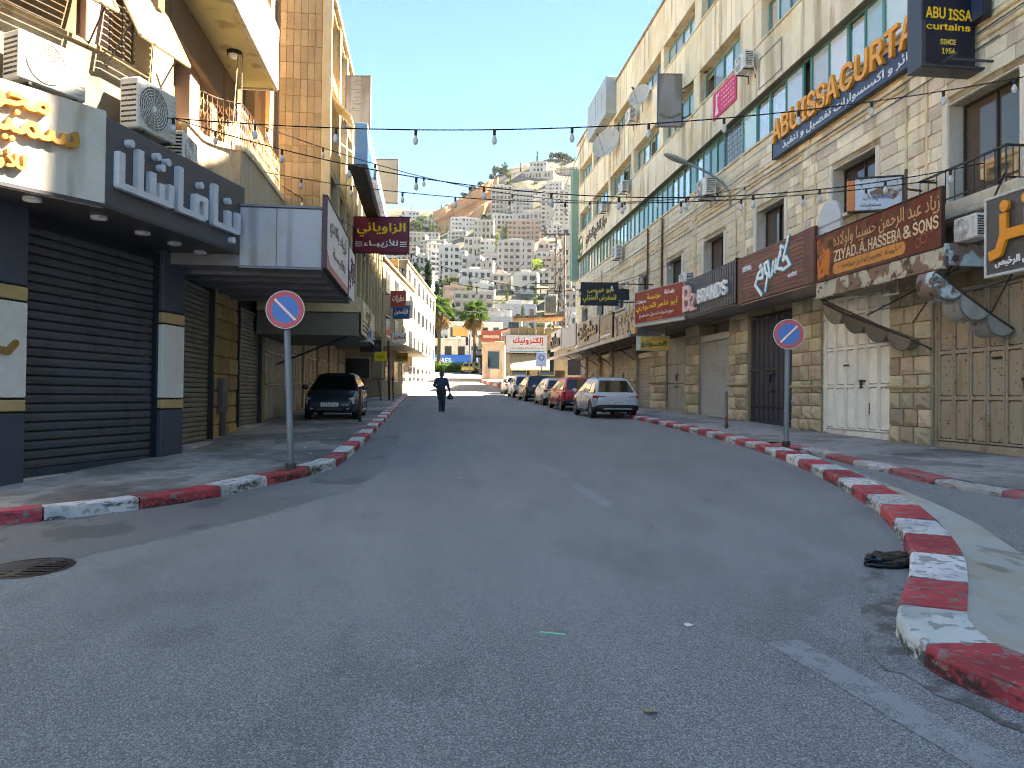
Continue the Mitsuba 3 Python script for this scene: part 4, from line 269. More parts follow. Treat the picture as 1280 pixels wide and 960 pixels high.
def cbox(x0, x1, y0, y1, z0, z1, b=0.01):
    """a box with chamfered edges"""
    b = min(b, (x1 - x0) / 2.1, (y1 - y0) / 2.1, (z1 - z0) / 2.1)
    pts = []
    for sx, X in ((1, x0), (-1, x1)):
        for sy, Y in ((1, y0), (-1, y1)):
            for sz, Z in ((1, z0), (-1, z1)):
                pts += [(X + sx * b, Y + sy * b, Z), (X + sx * b, Y, Z + sz * b), (X, Y + sy * b, Z + sz * b)]
    return mk(*_hull(pts))

def _hull(pts):
    h = m3.Manifold.hull_points(np.asarray(pts, float)).to_mesh()
    return h.vert_properties[:, :3], h.tri_verts

def hull(pts):
    return mk(*_hull(pts))

def tri_mesh(man):
    h = man.to_mesh()
    return mk(h.vert_properties[:, :3], h.tri_verts)

def man(mesh):
    return m3.Manifold(m3.Mesh(np.asarray(mesh.vertices, np.float32), np.asarray(mesh.faces, np.uint32)))

def cyl(p0, p1, r, n=12, r1=None, caps=True):
    p0, p1 = np.asarray(p0, float), np.asarray(p1, float)
    d = p1 - p0
    z = d / np.linalg.norm(d)
    x = np.cross(z, [0, 0, 1] if abs(z[2]) < 0.9 else [1, 0, 0]); x /= np.linalg.norm(x)
    y = np.cross(z, x)
    a = np.arange(n) * 2 * math.pi / n
    ring = np.cos(a)[:, None] * x + np.sin(a)[:, None] * y
    r1 = r if r1 is None else r1
    v = np.vstack([p0 + ring * r, p1 + ring * r1, [p0], [p1]])
    i = np.arange(n); j = (i + 1) % n
    f = [np.stack([i, j, j + n], 1), np.stack([i, j + n, i + n], 1)]
    if caps:
        f += [np.stack([j, i, i * 0 + 2 * n], 1), np.stack([i + n, j + n, i * 0 + 2 * n + 1], 1)]
    return mk(v, np.vstack(f))

def tube(pts, r, n=6):
    pts = np.asarray(pts, float)
    m = len(pts)
    t = np.gradient(pts, axis=0); t /= np.linalg.norm(t, axis=1, keepdims=True)
    up = np.array([0, 0, 1.0]) if abs(t[0][2]) < 0.95 else np.array([1.0, 0, 0])
    rings = []
    for k in range(m):
        x = np.cross(t[k], up); x /= max(np.linalg.norm(x), 1e-9)
        y = np.cross(x, t[k]); up = y
        a = np.arange(n) * 2 * math.pi / n
        rr = r[k] if hasattr(r, '__len__') else r
        rings.append(pts[k] + rr * (np.cos(a)[:, None] * x + np.sin(a)[:, None] * y))
    v = np.vstack(rings + [pts[:1], pts[-1:]])
    i = np.arange(n); j = (i + 1) % n
    f = []
    for k in range(m - 1):
        o = k * n
        f += [np.stack([i + o, j + o, j + o + n], 1), np.stack([i + o, j + o + n, i + o + n], 1)]
    f += [np.stack([j, i, i * 0 + m * n], 1), np.stack([i + (m - 1) * n, j + (m - 1) * n, i * 0 + m * n + 1], 1)]
    return mk(v, np.vstack(f))

def lathe(profile, n=16, at=(0, 0, 0)):
    pr = np.asarray(profile, float)
    a = np.arange(n) * 2 * math.pi / n
    v = np.vstack([np.stack([r * np.cos(a), r * np.sin(a), a * 0 + z], 1) for r, z in pr]) + np.asarray(at, float)
    i = np.arange(n); j = (i + 1) % n
    f = []
    for k in range(len(pr) - 1):
        o = k * n
        f += [np.stack([i + o, j + o, j + o + n], 1), np.stack([i + o, j + o + n, i + o + n], 1)]
    return mk(v, np.vstack(f))

def sphere(c, r, sub=2):
    s = trimesh.creation.icosphere(subdivisions=sub, radius=1.0)
    s.apply_scale(r) if not hasattr(r, '__len__') else s.apply_transform(np.diag([*r, 1]))
    s.apply_translation(c)
    return s

def extrude(poly, depth):
    ps = [g for g in getattr(poly, 'geoms', [poly]) if g.area > 1e-7]
    return cat([trimesh.creation.extrude_polygon(g, depth, engine='earcut') for g in ps])

class Frame:
    """A wall's own axes: s along it, n out of it (towards the street), z up."""
    def __init__(self, p, d, side):
        d = np.array([*d, 0.0])[:3]; d[2] = 0; d /= np.linalg.norm(d)
        self.d, self.n, self.p = d, np.array([-d[1], d[0], 0]) * side, np.array([p[0], p[1], 0.0])
        self.side = side
    def pt(self, s, n=0.0, z=0.0):
        return self.p + self.d * s + self.n * n + np.array([0, 0, z])
    def mat(self):
        m = np.eye(4); m[:3, 0], m[:3, 1], m[:3, 2], m[:3, 3] = self.d, self.n, [0, 0, 1], self.p
        return m
    def to(self, mesh):
        mesh = mesh.copy(); mesh.apply_transform(self.mat()); return mesh
    def box(self, s0, s1, n0, n1, z0, z1):
        return self.to(box(s0, s1, n0, n1, z0, z1))
    def cbox(self, s0, s1, n0, n1, z0, z1, b=0.01):
        return self.to(cbox(s0, s1, n0, n1, z0, z1, b))
    def face(self, flat, s, n, z, rot=0.0):
        """puts a shape drawn in xy (x reads rightwards for someone facing the wall, y up, +z out) on the wall at s, n, z"""
        flat = flat.copy()
        xd = -self.d if self.side > 0 else self.d
        m = np.eye(4); m[:3, 0], m[:3, 1], m[:3, 2], m[:3, 3] = xd * math.cos(rot) + np.array([0, 0, math.sin(rot)]), np.array([0, 0, math.cos(rot)]) - xd * math.sin(rot), self.n, self.pt(s, n, z)
        flat.apply_transform(m)
        return flat

def glyphs(name):
    """the lettering's outlines, unit = 100 per em"""
    out = []
    for p in ARABIC[name].split(';'):
        rings = [np.cumsum(np.array([[int(x) for x in q.split(',')] for q in r.split()]), axis=0) for r in p.split('|')]
        out.append(Polygon(rings[0], rings[1:]).buffer(0))
    return unary_union(out)

def fit(g, w=None, h=None, x=0, y=0):
    x0, y0, x1, y1 = g.bounds
    sx = w / (x1 - x0) if w else h / (y1 - y0)
    sy = h / (y1 - y0) if h else sx
    return affinity.translate(affinity.scale(affinity.translate(g, -x0, -y0), sx, sy, origin=(0, 0)), x, y)

def arabic(name, w=None, h=None, x=0.0, y=0.0, depth=0.01):
    return extrude(fit(glyphs(name), w, h, x, y), depth)

def latin(text, w, h, x=0.0, y=0.0, depth=0.01, bold=True):
    m = meshkit.text_mesh(text, 1.0, depth, bold)
    lo, hi = m.bounds
    m.apply_translation([-lo[0], -lo[1], 0])
    m.apply_transform(np.diag([w / (hi[0] - lo[0]), h / (hi[1] - lo[1]), 1, 1]))
    m.apply_translation([x, y, 0])
    return m

R = Frame((11.135, 0), (-0.110, 1), +1)        # facade line of the right-hand building
L = Frame((-6.60, 15.5), (-0.110, 1), -1)      # ground-floor shop wall on the left, along the street
# ---- ground ---------------------------------------------------------------------
_YS = [-60, -30, 0, 5, 12.5, 23.4, 27.5, 34, 62, 105, 130, 170]
_ZS = [-.4, -.3, -.05, .03, .26, .60, .72, .87, 1.75, 4.7, 6.2, 8.8]
_yy = np.linspace(-60, 170, 921)
_zz = np.convolve(np.pad(np.interp(_yy, _YS, _ZS), 12, mode='edge'), np.hanning(25) / np.hanning(25).sum(), mode='valid')
def G(x, y):
    return np.interp(y, _yy, _zz) + np.interp(y, [0, 12, 23], [.02, .02, 0.]) * np.clip(x, -8, 12)

def sheet(xs, ys, zf):
    X, Y = np.meshgrid(xs, ys)
    Z = zf(X, Y)
    n, m = X.shape
    idx = np.arange(n * m).reshape(n, m)
    f = np.vstack([np.stack([idx[:-1, :-1], idx[:-1, 1:], idx[1:, 1:]], -1).reshape(-1, 3), np.stack([idx[:-1, :-1], idx[1:, 1:], idx[1:, :-1]], -1).reshape(-1, 3)])
    return mk(np.stack([X, Y, Z], -1).reshape(-1, 3), f)

setting('road', sheet(np.linspace(-34, 34, 35), np.concatenate([np.arange(-40, 60, 1.0), np.arange(60, 152, 3.0)]), G), 'asphalt', smooth=True)

# hill: heights read as rise over distance
_HY = [130, 200, 300, 420, 540, 640, 705, 760, 900, 1400]
_HZ = [6.2, 13, 31, 65, 111, 158, 203, 215, 200, 150]
def hill_z(x, y):
    u = x / np.maximum(y, 60)
    f = np.interp(u, [-1.2, -0.35, -0.25, -0.145, -0.09, -0.045, 0.0, 0.04, 0.12, 0.3, 1.2], [.5, .74, .82, .86, .88, .965, 1.04, 1.07, 1.05, .9, .6])
    base = np.interp(y, _HY, _HZ)
    k = np.clip((y - 150) / 300, 0, 1)
    bumps = (meshkit.fbm(np.stack([x * 0.012, y * 0.012, x * 0], -1), 4, 3) - 0.5) * np.clip((y - 160) / 8, 0, 22)
    return 5.0 + (base - 5.0) * (1 + (f - 1) * k) + bumps

def hill_full(x, y):
    near = G(np.clip(x, -8, 12), y) - 0.9
    w = np.clip((y - 126) / 24, 0, 1)
    return near * (1 - w) + (hill_z(x, y)) * w - 0.02
setting('hill', sheet(np.concatenate([np.arange(-900, -300, 60), np.arange(-300, -40, 12), np.arange(-40, 40, 6), np.arange(40, 300, 12), np.arange(300, 901, 60)]),
                      np.concatenate([np.arange(-60, 120, 20), np.arange(120, 780, 7), np.arange(780, 1500, 60)]), hill_full), 'hill_mat', smooth=True)

# ---- pavements and their kerbs --------------------------------------------------
def resample(pts, step):
    pts = np.asarray(pts, float)
    d = np.r_[0, np.cumsum(np.linalg.norm(np.diff(pts, axis=0), axis=1))]
    n = max(2, int(round(d[-1] / step)) + 1)
    t = np.linspace(0, d[-1], n)
    return np.stack([np.interp(t, d, pts[:, k]) for k in range(2)], 1)

def smooth_line(pts, k=3):
    pts = np.asarray(pts, float)
    for _ in range(k):
        q = np.empty((2 * len(pts) - 2, 2)); q[0::2] = pts[:-1] * .75 + pts[1:] * .25; q[1::2] = pts[:-1] * .25 + pts[1:] * .75
        pts = np.vstack([pts[:1], q, pts[-1:]])
    return pts

def grid_fill(poly, zf, step=1.0, name=None):
    """a polygon on the ground as a fine triangle sheet"""
    x0, y0, x1, y1 = poly.bounds
    parts_ = []
    for y in np.arange(y0, y1, step):
        s = poly.intersection(sbox(x0 - 1, y, x1 + 1, min(y + step, y1)))
        for g in getattr(s, 'geoms', [s]):
            if g.geom_type == 'Polygon' and g.area > 1e-5:
                v, f = trimesh.creation.triangulate_polygon(g, engine='earcut')
                parts_.append(mk(np.c_[v, zf(v[:, 0], v[:, 1])], f))
    return cat(parts_)

KH, KW, KW2 = 0.15, 0.30, 0.40
kerb_left = [(-14.5, 4.6), (-9.5, 6.6), (-7.2, 7.9), (-5.8, 8.7), (-5.4, 8.95), (-4.74, 9.57), (-4.04, 10.48), (-3.62, 11.84), (-3.25, 12.95), (-3.10, 13.93), (-3.36, 17.06), (-3.86, 22.47), (-5.75, 39.5), (-7.3, 53.5), (-8.3, 62), (-10, 72), (-14, 82)]
kerb_right = [(3.4, 2.2), (2.75, 3.15), (2.42, 3.75), (2.27, 4.30), (2.37, 4.78), (2.59, 5.16), (2.99, 5.81), (3.37, 6.5), (3.98, 7.94), (4.42, 9.54), (4.76, 11.46), (5.13, 14.28), (5.33, 17.53), (5.25, 21.47), (4.55, 29.3), (3.5, 39), (2.4, 50), (1.65, 57), (1.5, 61)]
kerb_inner = [(16, 7.2), (9.0, 8.6), (6.6, 9.6), (6.25, 10.3), (6.1, 11.4), (6.1, 12.6), (6.05, 14.0), (6.15, 16.0), (5.9, 17.8)]

def kerb(name, line, red_first, label, step=1.0, h=KH, w=KW, inside=+1, red_c='#aa4048', white_c='#c3c3bf'):
    """kerbstones along a line, each a stone of its own, painted red and white in turn"""
    pts = resample(smooth_line(line, 3), 0.25)
    L_ = np.r_[0, np.cumsum(np.linalg.norm(np.diff(pts, axis=0), axis=1))]
    key = fresh(name); labels[key] = {'kind': 'structure', 'label': label}
    stones, s, k = [], 0.0, 0
    r = random.Random(len(line))
    while s < L_[-1] - 0.3:
        e = min(s + step * r.uniform(.92, 1.08), L_[-1])
        t = np.linspace(s + 0.010, e - 0.010, 5)
        c = np.stack([np.interp(t, L_, pts[:, q]) for q in range(2)], 1)
        d = np.gradient(c, axis=0); d /= np.linalg.norm(d, axis=1, keepdims=True)
        nn = np.stack([-d[:, 1], d[:, 0]], 1) * inside
        g = G(c[:, 0], c[:, 1])
        hh = h + r.uniform(-.008, .008)
        prof = [(0.0, -0.12), (0.010, hh - 0.035), (0.020, hh - 0.010), (0.036, hh), (w, hh + 0.004), (w, -0.12)]
        v = np.vstack([np.c_[c + nn * a, g + b] for a, b in prof])
        v += (meshkit.noise(v * 9.0, 4)[:, None] - .5) * [.022, .022, .018]
        m, q = len(c), len(prof)
        f = []
        for i in range(q - 1):
            for j in range(m - 1):
                a, b_, c_, d_ = i * m + j, i * m + j + 1, (i + 1) * m + j + 1, (i + 1) * m + j
                f += [(a, b_, c_), (a, c_, d_)]
        for j in (0, m - 1):
            f += [(j, m + j, 2 * m + j), (j, 2 * m + j, 3 * m + j), (j, 3 * m + j, 4 * m + j), (j, 4 * m + j, 5 * m + j)]
        red = (k + red_first) % 2 == 0
        colour = jitter((red_c if red else white_c), .10, r)
        stones.append((mk(v, f), colour))
        s, k = e, k + 1
    for mesh, colour in stones:
        part(key, 'stone', mesh, 'kerb_paint', colour)
    return pts

pl = kerb('kerb', kerb_left, 0, 'red and white painted kerb curving round the corner beside the dark shuttered shop', step=1.12, inside=+1)
pr = kerb('kerb', kerb_right, 0, 'red and white painted kerb sweeping from the near nose of the island up to the parked cars', step=0.82, inside=-1, w=KW2, h=.14)
pi_ = kerb('kerb', kerb_inner, 1, 'low red and white kerb behind the island, in front of the panelled metal doors', step=1.25, h=0.09, inside=-1, red_c='#a8595d', white_c='#bcbbb5')

def offset_line(pts, d):
    t = np.gradient(pts, axis=0); t /= np.linalg.norm(t, axis=1, keepdims=True)
    return pts + np.stack([-t[:, 1], t[:, 0]], 1) * d

left_edge = offset_line(pl, KW - 0.004)
left_poly = Polygon(np.vstack([left_edge, [(-30, 82), (-30, 3)]])).buffer(0)
setting('pavement', grid_fill(left_poly, lambda x, y: G(x, y) + KH), 'pavement_mat')
# right pavement: behind the inner kerb near the corner, then behind the main kerb
pj = offset_line(pi_, -(KW - 0.004))
pk = offset_line(pr, -(KW2 - 0.004))
far_part = pk[pk[:, 1] > 17.9]
right_poly = Polygon(np.vstack([pj, far_part, [(26, 61), (26, 5.0)]])).buffer(0)
setting('pavement', grid_fill(right_poly, lambda x, y: G(x, y) + 0.085), 'pavement_mat')
# the concrete island strip behind the nose of the main kerb
near_part = pk[pk[:, 1] <= 18.0]
back = np.array([(5.72, 17.9), (5.60, 16.0), (5.50, 14.3), (5.22, 11.6), (5.02, 9.5), (4.86, 8.0), (4.52, 6.8), (4.02, 5.75), (3.55, 5.2), (3.35, 4.7), (3.4, 4.2), (3.75, 3.5), (4.5, 2.4)])
isl = Polygon(np.vstack([near_part[::-1][::-1], back[::1]])).buffer(0)
def isl_z(x, y):
    d = np.array([LineString(near_part).distance(Point(a, b)) for a, b in zip(np.ravel(x), np.ravel(y))]).reshape(np.shape(x))
    return G(x, y) + np.interp(d, [0, .08, .30, .5, .9], [KH - .012, KH - .02, .10, .04, 0.012])
setting('island_concrete', grid_fill(isl, isl_z, 0.4), 'plaster', '#a19e96')

# worn lane paint, asphalt patch
def strip(a, b, w, name, mat, lift):
    a, b = np.array(a), np.array(b)
    d = (b - a) / np.linalg.norm(b - a); n = np.array([-d[1], d[0]]) * w / 2
    p = Polygon([a + n, b + n, b - n, a - n])
    return setting(name, grid_fill(p, lambda x, y: G(x, y) + lift, 0.5), mat)
# ---- the long stone building on the right ---------------------------------------
def gz(fr, s, n=0.0):
    p = fr.pt(s, n)
    return float(G(p[0], p[1])) + KH

rb = thing('stone_building', 'long four-storey cream stone building with green-framed window bands above a row of shops', 'building')
S0, S1 = 12.4, 58.3
CREAM, CREAM2 = '#d9ccb0', '#d2c3a5'
def rbox(*a): return R.box(*a)
# body behind the openings
rooms = []      # hollow rooms behind the open windows
part(rb, 'end_wall', rbox(S0, S0 + .3, -.42, 0, 0.0, 5.5), 'plaster', '#8d8172')
# upper bands
def band(z0, z1, n1=0.0, w=0.62, thick=0.40, s0=S0, s1=S1, r=random.Random(3)):
    """a spandrel faced with upright stone panels"""
    part(rb, 'spandrel', rbox(s0, s1, -0.42, n1 - 0.03, z0, z1), 'plaster', CREAM2)
    s, meshes = s0, []
    while s < s1 - 0.05:
        e = min(s + w * (1 + 0.015 * (s - s0)), s1)
        part(rb, 'stone_panel', R.cbox(s + .003, e - .003, n1 - 0.03, n1 + r.uniform(-.003, .003), z0 + .003, z1 - .003, .006), 'plaster', jitter(CREAM, .05, r))
        s = e
band(11.80, 13.60)
band(15.15, 17.10)
band(18.45, 20.55)
part(rb, 'coping', rbox(S0 - .05, S1 + .05, -0.5, 0.07, 20.55, 20.68), 'plaster', '#9b8d76')
for z in (13.60, 17.10):
    part(rb, 'sill', rbox(S0, S1, -0.42, 0.05, z, z + 0.06), 'plaster', '#d2c6ae')
part(rb, 'sill', rbox(S0, S1, -0.3, 0.06, 10.20, 10.27), 'plaster', '#d8ccb4')
part(rb, 'lintel', rbox(S0, S1, -0.42, 0.10, 11.76, 11.80), 'matte', '#6f675a')

# continuous band of green-framed windows on the first upper floor
GREEN = '#4f7f72'
r_ = random.Random(11)
def window(s0, s1, z0, z1, n, cols=2, frame=GREEN, glass='#8f9fa6', open_=None, grid=False, fr=R, own=None):
    rbox = fr.box
    w = part(own or rb, 'window', cat([rbox(s0, s1, n - .03, n + .03, z0, z0 + .05), rbox(s0, s1, n - .03, n + .03, z1 - .05, z1)] +
             [rbox(s0 + (s1 - s0) * k / cols - (.025 if 0 < k < cols else (0 if k == 0 else .05)), s0 + (s1 - s0) * k / cols + (.025 if 0 < k < cols else (.05 if k == 0 else 0)), n - .032, n + .032, z0, z1) for k in range(cols + 1)]), 'satin', frame)
    for k in range(cols):
        a, b = s0 + (s1 - s0) * k / cols, s0 + (s1 - s0) * (k + 1) / cols
        if open_ is not None and k in open_:
            rooms.append((a, b, z0, z1)); continue
        c = jitter(glass, .22, r_)
        drawn = fr is R and z0 > 10 and r_.random() < .38      # curtains drawn behind the pane
        if drawn: part(w, 'curtain', cat([rbox(a + .04 + (b - a - .08) * q / 8, a + .04 + (b - a - .08) * (q + .8) / 8, n - .09 - .012 * (q % 2), n - .08, z0 + .05, z1 - .05) for q in range(8)]), 'matte', jitter('#c9c4b6', .08, r_))
        part(w, 'pane', rbox(a + .03, b - .03, n - .02, n - .012, z0 + .05, z1 - .05), 'clear_glass' if drawn else 'window_glass', c)
    if grid:
        bars = [rbox(s0 + (s1 - s0) * t - .012, s0 + (s1 - s0) * t + .012, n + .05, n + .07, z0, z1) for t in np.linspace(.1, .9, 7)] + [rbox(s0, s1, n + .05, n + .07, z, z + .02) for z in np.linspace(z0 + .2, z1 - .1, 7)]
        part(w, 'grille', cat(bars), 'satin', '#4a5b58')
    return w
posts = [12.5, 13.9, 15.2, 16.5, 17.81, 19.13, 20.78, 22.77, 23.27, 25.54, 26.57, 27.75, 29.5, 31.0, 32.6, 34.2, 35.8, 37.4, 39.0, 40.6, 42.4, 44.0, 45.6, 47.3, 49.0, 50.8, 52.6, 54.5, 56.4, 58.2]
for i, (a, b) in enumerate(zip(posts[:-1], posts[1:])):
    if i == 11: window(a, b, 10.28, 11.76, -0.16, 1, grid=True, glass='#50605f')
    elif i == 7: window(a, b, 10.28, 11.76, -0.16, 1, open_=[0])
    else:
        far = a > 44
        window(a, b, 10.28, 11.76, -0.16, 1 if b - a < 1.4 else 2, glass='#a9b3b2' if a < 28 else ('#6f8480' if a < 42 else '#9c9c90'))

# upper windows in bays between piers
for z0, z1, bays in ((13.66, 15.15, [(13.2, 17.0), (17.6, 21.9), (22.5, 26.0), (27.7, 31.95), (32.65, 36.9), (37.55, 42.2), (42.75, 47.6), (48.1, 52.6), (53.1, 57.2)]),
                     (17.16, 18.45, [(13.2, 17.0), (17.6, 21.9), (22.5, 26.9), (27.6, 31.75), (32.55, 36.9), (37.35, 41.8), (42.45, 46.9), (47.5, 52.6), (53.1, 57.2)])):
    edges = [S0] + [x for b in bays for x in b] + [S1]
    for a, b in zip(edges[0::2], edges[1::2]):
        part(rb, 'pier', R.cbox(a, b, -.42, -.015, z0, z1, .01), 'plaster', jitter(CREAM, .04))
    for i, (a, b) in enumerate(bays):
        part(rb, 'reveal', cat([rbox(a, a + .35, -.42, -.14, z0, z1), rbox(a + .35, b, -.42, -.40, z1 - .35, z1)]), 'plaster', '#b9ab90')
        window(a + .35, b - .05, z0, z1 - .18, -.30, 4, frame='#5d8478', glass='#7d8b8c', open_=[3] if (i, z0) in ((3, 13.66),) else ([1] if (i, z0) in ((5, 13.66), (6, 13.66)) else None))

# ashlar storey with white window surrounds
win2 = [(14.50, 16.54, 5.68), (19.21, 21.29, 6.55), (24.15, 26.24, 6.55), (29.11, 31.24, 6.55), (33.94, 36.13, 6.55), (39.04, 40.99, 6.6), (43.9, 46.0, 6.7), (48.9, 51.0, 6.8), (53.8, 55.9, 6.9)]
ztop2 = 7.90
segs, e0 = [], S0
for a, b, zb in win2:
    segs.append((e0, a, 5.30, 10.2)); segs.append((a, b, 5.30, zb)); segs.append((a, b, ztop2, 10.2)); e0 = b
segs.append((e0, S1, 5.30, 10.2))
part(rb, 'backing', cat([rbox(a, b, -.42, -.045, z0, z1) for a, b, z0, z1 in segs]), 'plaster', '#a3967c')
r2 = random.Random(5)
stones = []
z = 5.30
row = 0
pil = [17.6, 22.6, 27.55, 32.5, 37.4, 42.3, 47.2]           # rusticated pilaster strips between windows
while z < 10.18:
    h = min(0.31, 10.2 - z)
    s = S0 + (0.33 if row % 2 else 0)
    while s < S1 - .02:
        e = min(s + r2.uniform(.56, .70) * (1 if s < 35 else 1.6), S1)
        spans = [(s, e)]
        for a, b, zb in win2:
            if z + h > zb - .02 and z < ztop2 + .02:
                a2, b2 = a - .16, b + .02
                nx = []
                for p, q in spans:
                    if q <= a2 or p >= b2: nx.append((p, q))
                    else:
                        if p < a2 - .05: nx.append((p, a2))
                        if q > b2 + .05: nx.append((b2, q))
                spans = nx
        for p, q in spans:
            stones.append((p, q, z, z + h))
        s = e
    z += h; row += 1
stones.sort(key=lambda t: (t[0] + 4 * abs(t[2] - 7) * .2))
rest = []
for k, (a, b, z0, z1) in enumerate(stones):
    on_pil = any(abs((a + b) / 2 - q) < .33 for q in pil)
    d = .03 if on_pil else r2.uniform(-.002, .004)
    m = R.cbox(a + .008, b - .008, -.045, d, z0 + .008, z1 - .008, .008)
    if k < 300:
        part(rb, 'stone', m, 'stone', jitter('#ddd2b8', .11, r2))
    else: rest.append(m)
part(rb, 'far_stone', cat(rest), 'stone', '#d8ccb0', kind='stuff')
# mouldings
for z in (8.86, 9.16):
    part(rb, 'moulding', cat([R.cbox(a, b, 0.0, .055, z, z + .07, .015) for a, b in zip([S0] + [q + .35 for q in pil], [q - .35 for q in pil] + [S1])]), 'stone', '#d8c096')
for q in pil:
    part(rb, 'pilaster_trim', cat([R.cbox(q - .40, q - .34, 0, .05, 5.3, 8.86, .01), R.cbox(q + .34, q + .40, 0, .05, 5.3, 8.86, .01)]), 'stone', '#d9c7a2')
for i, (a, b, zb) in enumerate(win2):
    w = window(a + .05, b - .05, zb, ztop2, -.34, 2, frame='#33302c', glass='#4a463e', open_=[0] if i in (2, 3, 4, 5) else None)
    part(w, 'surround', cat([rbox(a - .16, a, -.42, .035, zb, ztop2), rbox(a, b, -.42, .03, ztop2, ztop2 + .02), R.cbox(a - .2, b + .2, -.42, .08, zb - .08, zb, .01), rbox(b, b + .16, -.1, .035, zb, ztop2 + .15)]), 'stone', '#ddd6c6')
    part(w, 'jamb', cat([rbox(b - .02, b, -.42, 0, zb, ztop2), rbox(a, a + .02, -.42, 0, zb, ztop2)]), 'stone', '#bfb8ab')
    if i == 0:
        part(w, 'curtain', tri_mesh(man(rbox(a + .2, b - .9, -.41, -.385, zb, ztop2 - .1))), 'matte', '#8f7d62')

bodym = man(rbox(S0, S1, -14, -0.42, 0.0, 20.3))
for a, b, z0, z1 in rooms: bodym = bodym - man(rbox(a - .9, b + .9, -4.5, -.7, z0 - .8, z1 + .3)) - man(rbox(a, b, -1, -.3, z0, z1))
part(rb, 'wall', tri_mesh(bodym), 'plaster', '#8d8172')
# balcony on the tall window nearest the street corner
bal = part(rb, 'balcony', cat([R.cbox(14.1, 17.1, 0, .42, 5.42, 5.66, .02), R.cbox(14.0, 17.2, 0, .46, 5.30, 5.42, .02)]), 'plaster', '#c9bda6')
bars = [cyl(R.pt(s, .38, 5.66), R.pt(s, .38, 6.36), .011, 6) for s in np.arange(14.42, 16.95, .28)]
part(bal, 'railing', cat(bars + [R.box(14.38, 16.95, .36, .40, 6.34, 6.38), R.box(14.38, 16.95, .365, .395, 5.74, 5.77), R.box(14.38, 14.41, 0, .4, 6.34, 6.38), R.box(16.92, 16.95, 0, .4, 6.34, 6.38), R.box(14.38, 14.41, 0, .4, 5.74, 5.77)] +
     [cyl(R.pt(14.4, n, 5.66), R.pt(14.4, n, 6.36), .011, 6) for n in (.12, .25, .38)]), 'satin', '#1c1b1c')
# stone strip courses under it
part(rb, 'string_course', cat([R.cbox(S0, 15.4, 0, .05, 4.95, 5.27, .02), R.cbox(S0, 15.4, 0, .05, 4.60, 4.93, .02)]), 'plaster', '#c9bea8')

# ground floor: dark lintel wall with openings left free, pilasters between shops
shops = [(12.5, 17.12, 3.95), (18.67, 21.93, 4.35), (23.66, 26.97, 4.4), (28.6, 31.82, 4.5), (33.4, 36.2, 4.5), (38.66, 41.33, 4.2), (42.1, 46.7, 4.4), (47.4, 50.0, 4.4), (50.6, 54.2, 4.4), (54.8, 57.8, 4.4)]
part(rb, 'lintel_wall', cat([rbox(S0, S1, -.42, -.02, 4.5, 5.30)] + [rbox(a, b, -.42, -.02, zt, 4.5) for a, b, zt in shops if zt < 4.5]), 'plaster', '#857863')
r3 = random.Random(9)
def rock(s0, s1, z0, z1, n0=-.06, bulge=.045):
    """a rock-faced block"""
    g = 4
    v, f = [], []
    for j in range(g + 1):
        for i in range(g + 1):
            e = min(i, j, g - i, g - j)
            n = 0 if e == 0 else bulge * (r3.uniform(.5, 1.0) if e == 1 else r3.uniform(.7, 1.25))
            jx, jz = (r3.uniform(-.2, .2), r3.uniform(-.2, .2)) if e else (0, 0)
            v.append([s0 + (s1 - s0) * (i + jx) / g, n, z0 + (z1 - z0) * (j + jz) / g])
    for j in range(g):
        for i in range(g):
            a = j * (g + 1) + i
            f += [(a, a + 1, a + g + 2), (a, a + g + 2, a + g + 1)]
    o = len(v)
    v += [[s0, n0, z0], [s1, n0, z0], [s1, n0, z1], [s0, n0, z1]]
    for (p, q, idx) in ((o, o + 1, list(range(0, g + 1))), (o + 1, o + 2, [g + k * (g + 1) for k in range(g + 1)]), (o + 2, o + 3, [(g + 1) * (g + 1) - 1 - k for k in range(g + 1)]), (o + 3, o, [(g - k) * (g + 1) for k in range(g + 1)])):
        for a, b in zip(idx[:-1], idx[1:]): f.append((a, p, b))
        f.append((p, q, idx[-1]))
    return R.to(mk(v, f))
edges = [b for a, b, _ in shops[:-1]]
nexts = [a for a, b, _ in shops[1:]]
for a, b in zip(edges, nexts):
    pilr = part(rb, 'pilaster', rbox(a, b, -.42, -.05, 0, 4.6), 'plaster', '#9c8d72')
    zb = gz(R, (a + b) / 2) - .1
    w = b - a
    cols = 3 if w > 1.1 else 2 if w > .6 else 1
    rowk = 0
    z = zb
    while z < 4.5:
        h = r3.uniform(.36, .46)
        for c in range(cols):
            sh_ = (.16, -.14)[rowk % 2]
            f0, f1 = (c + (sh_ if 0 < c else 0)) / cols, (c + 1 + (sh_ if c + 1 < cols else 0)) / cols
            s_0, s_1 = a + w * f0, a + w * f1
            k = 1.0 if z - zb < 1.3 else 0.88
            part(pilr, 'block', rock(s_0 + .03, s_1 - .03, z + .012, min(z + h, 4.6) - .012, bulge=.085 if z - zb < 1.3 else .06), 'stone', jitter('#b5a68a', .13, r3))
        z += h; rowk += 1
    part(pilr, 'cap', R.cbox(a - .03, b + .03, -.1, .10, zb + 1.28, zb + 1.36, .02), 'stone', '#b5a27e')

def shutter_mesh(fr, s0, s1, z0, z1, n, pitch=.085, depth=.018):
    z = np.arange(z0, z1, pitch / 4)
    k = np.arange(len(z)) % 4
    off = np.array([0, .7, 1, .75])[k] * depth
    v = np.vstack([np.c_[[[s0, n + o, zz], [s1, n + o, zz]]] for o, zz in zip(off, z)])
    f = []
    for i in range(len(z) - 1): f += [(2 * i, 2 * i + 1, 2 * i + 3), (2 * i, 2 * i + 3, 2 * i + 2)]
    return fr.to(mk(v, f))

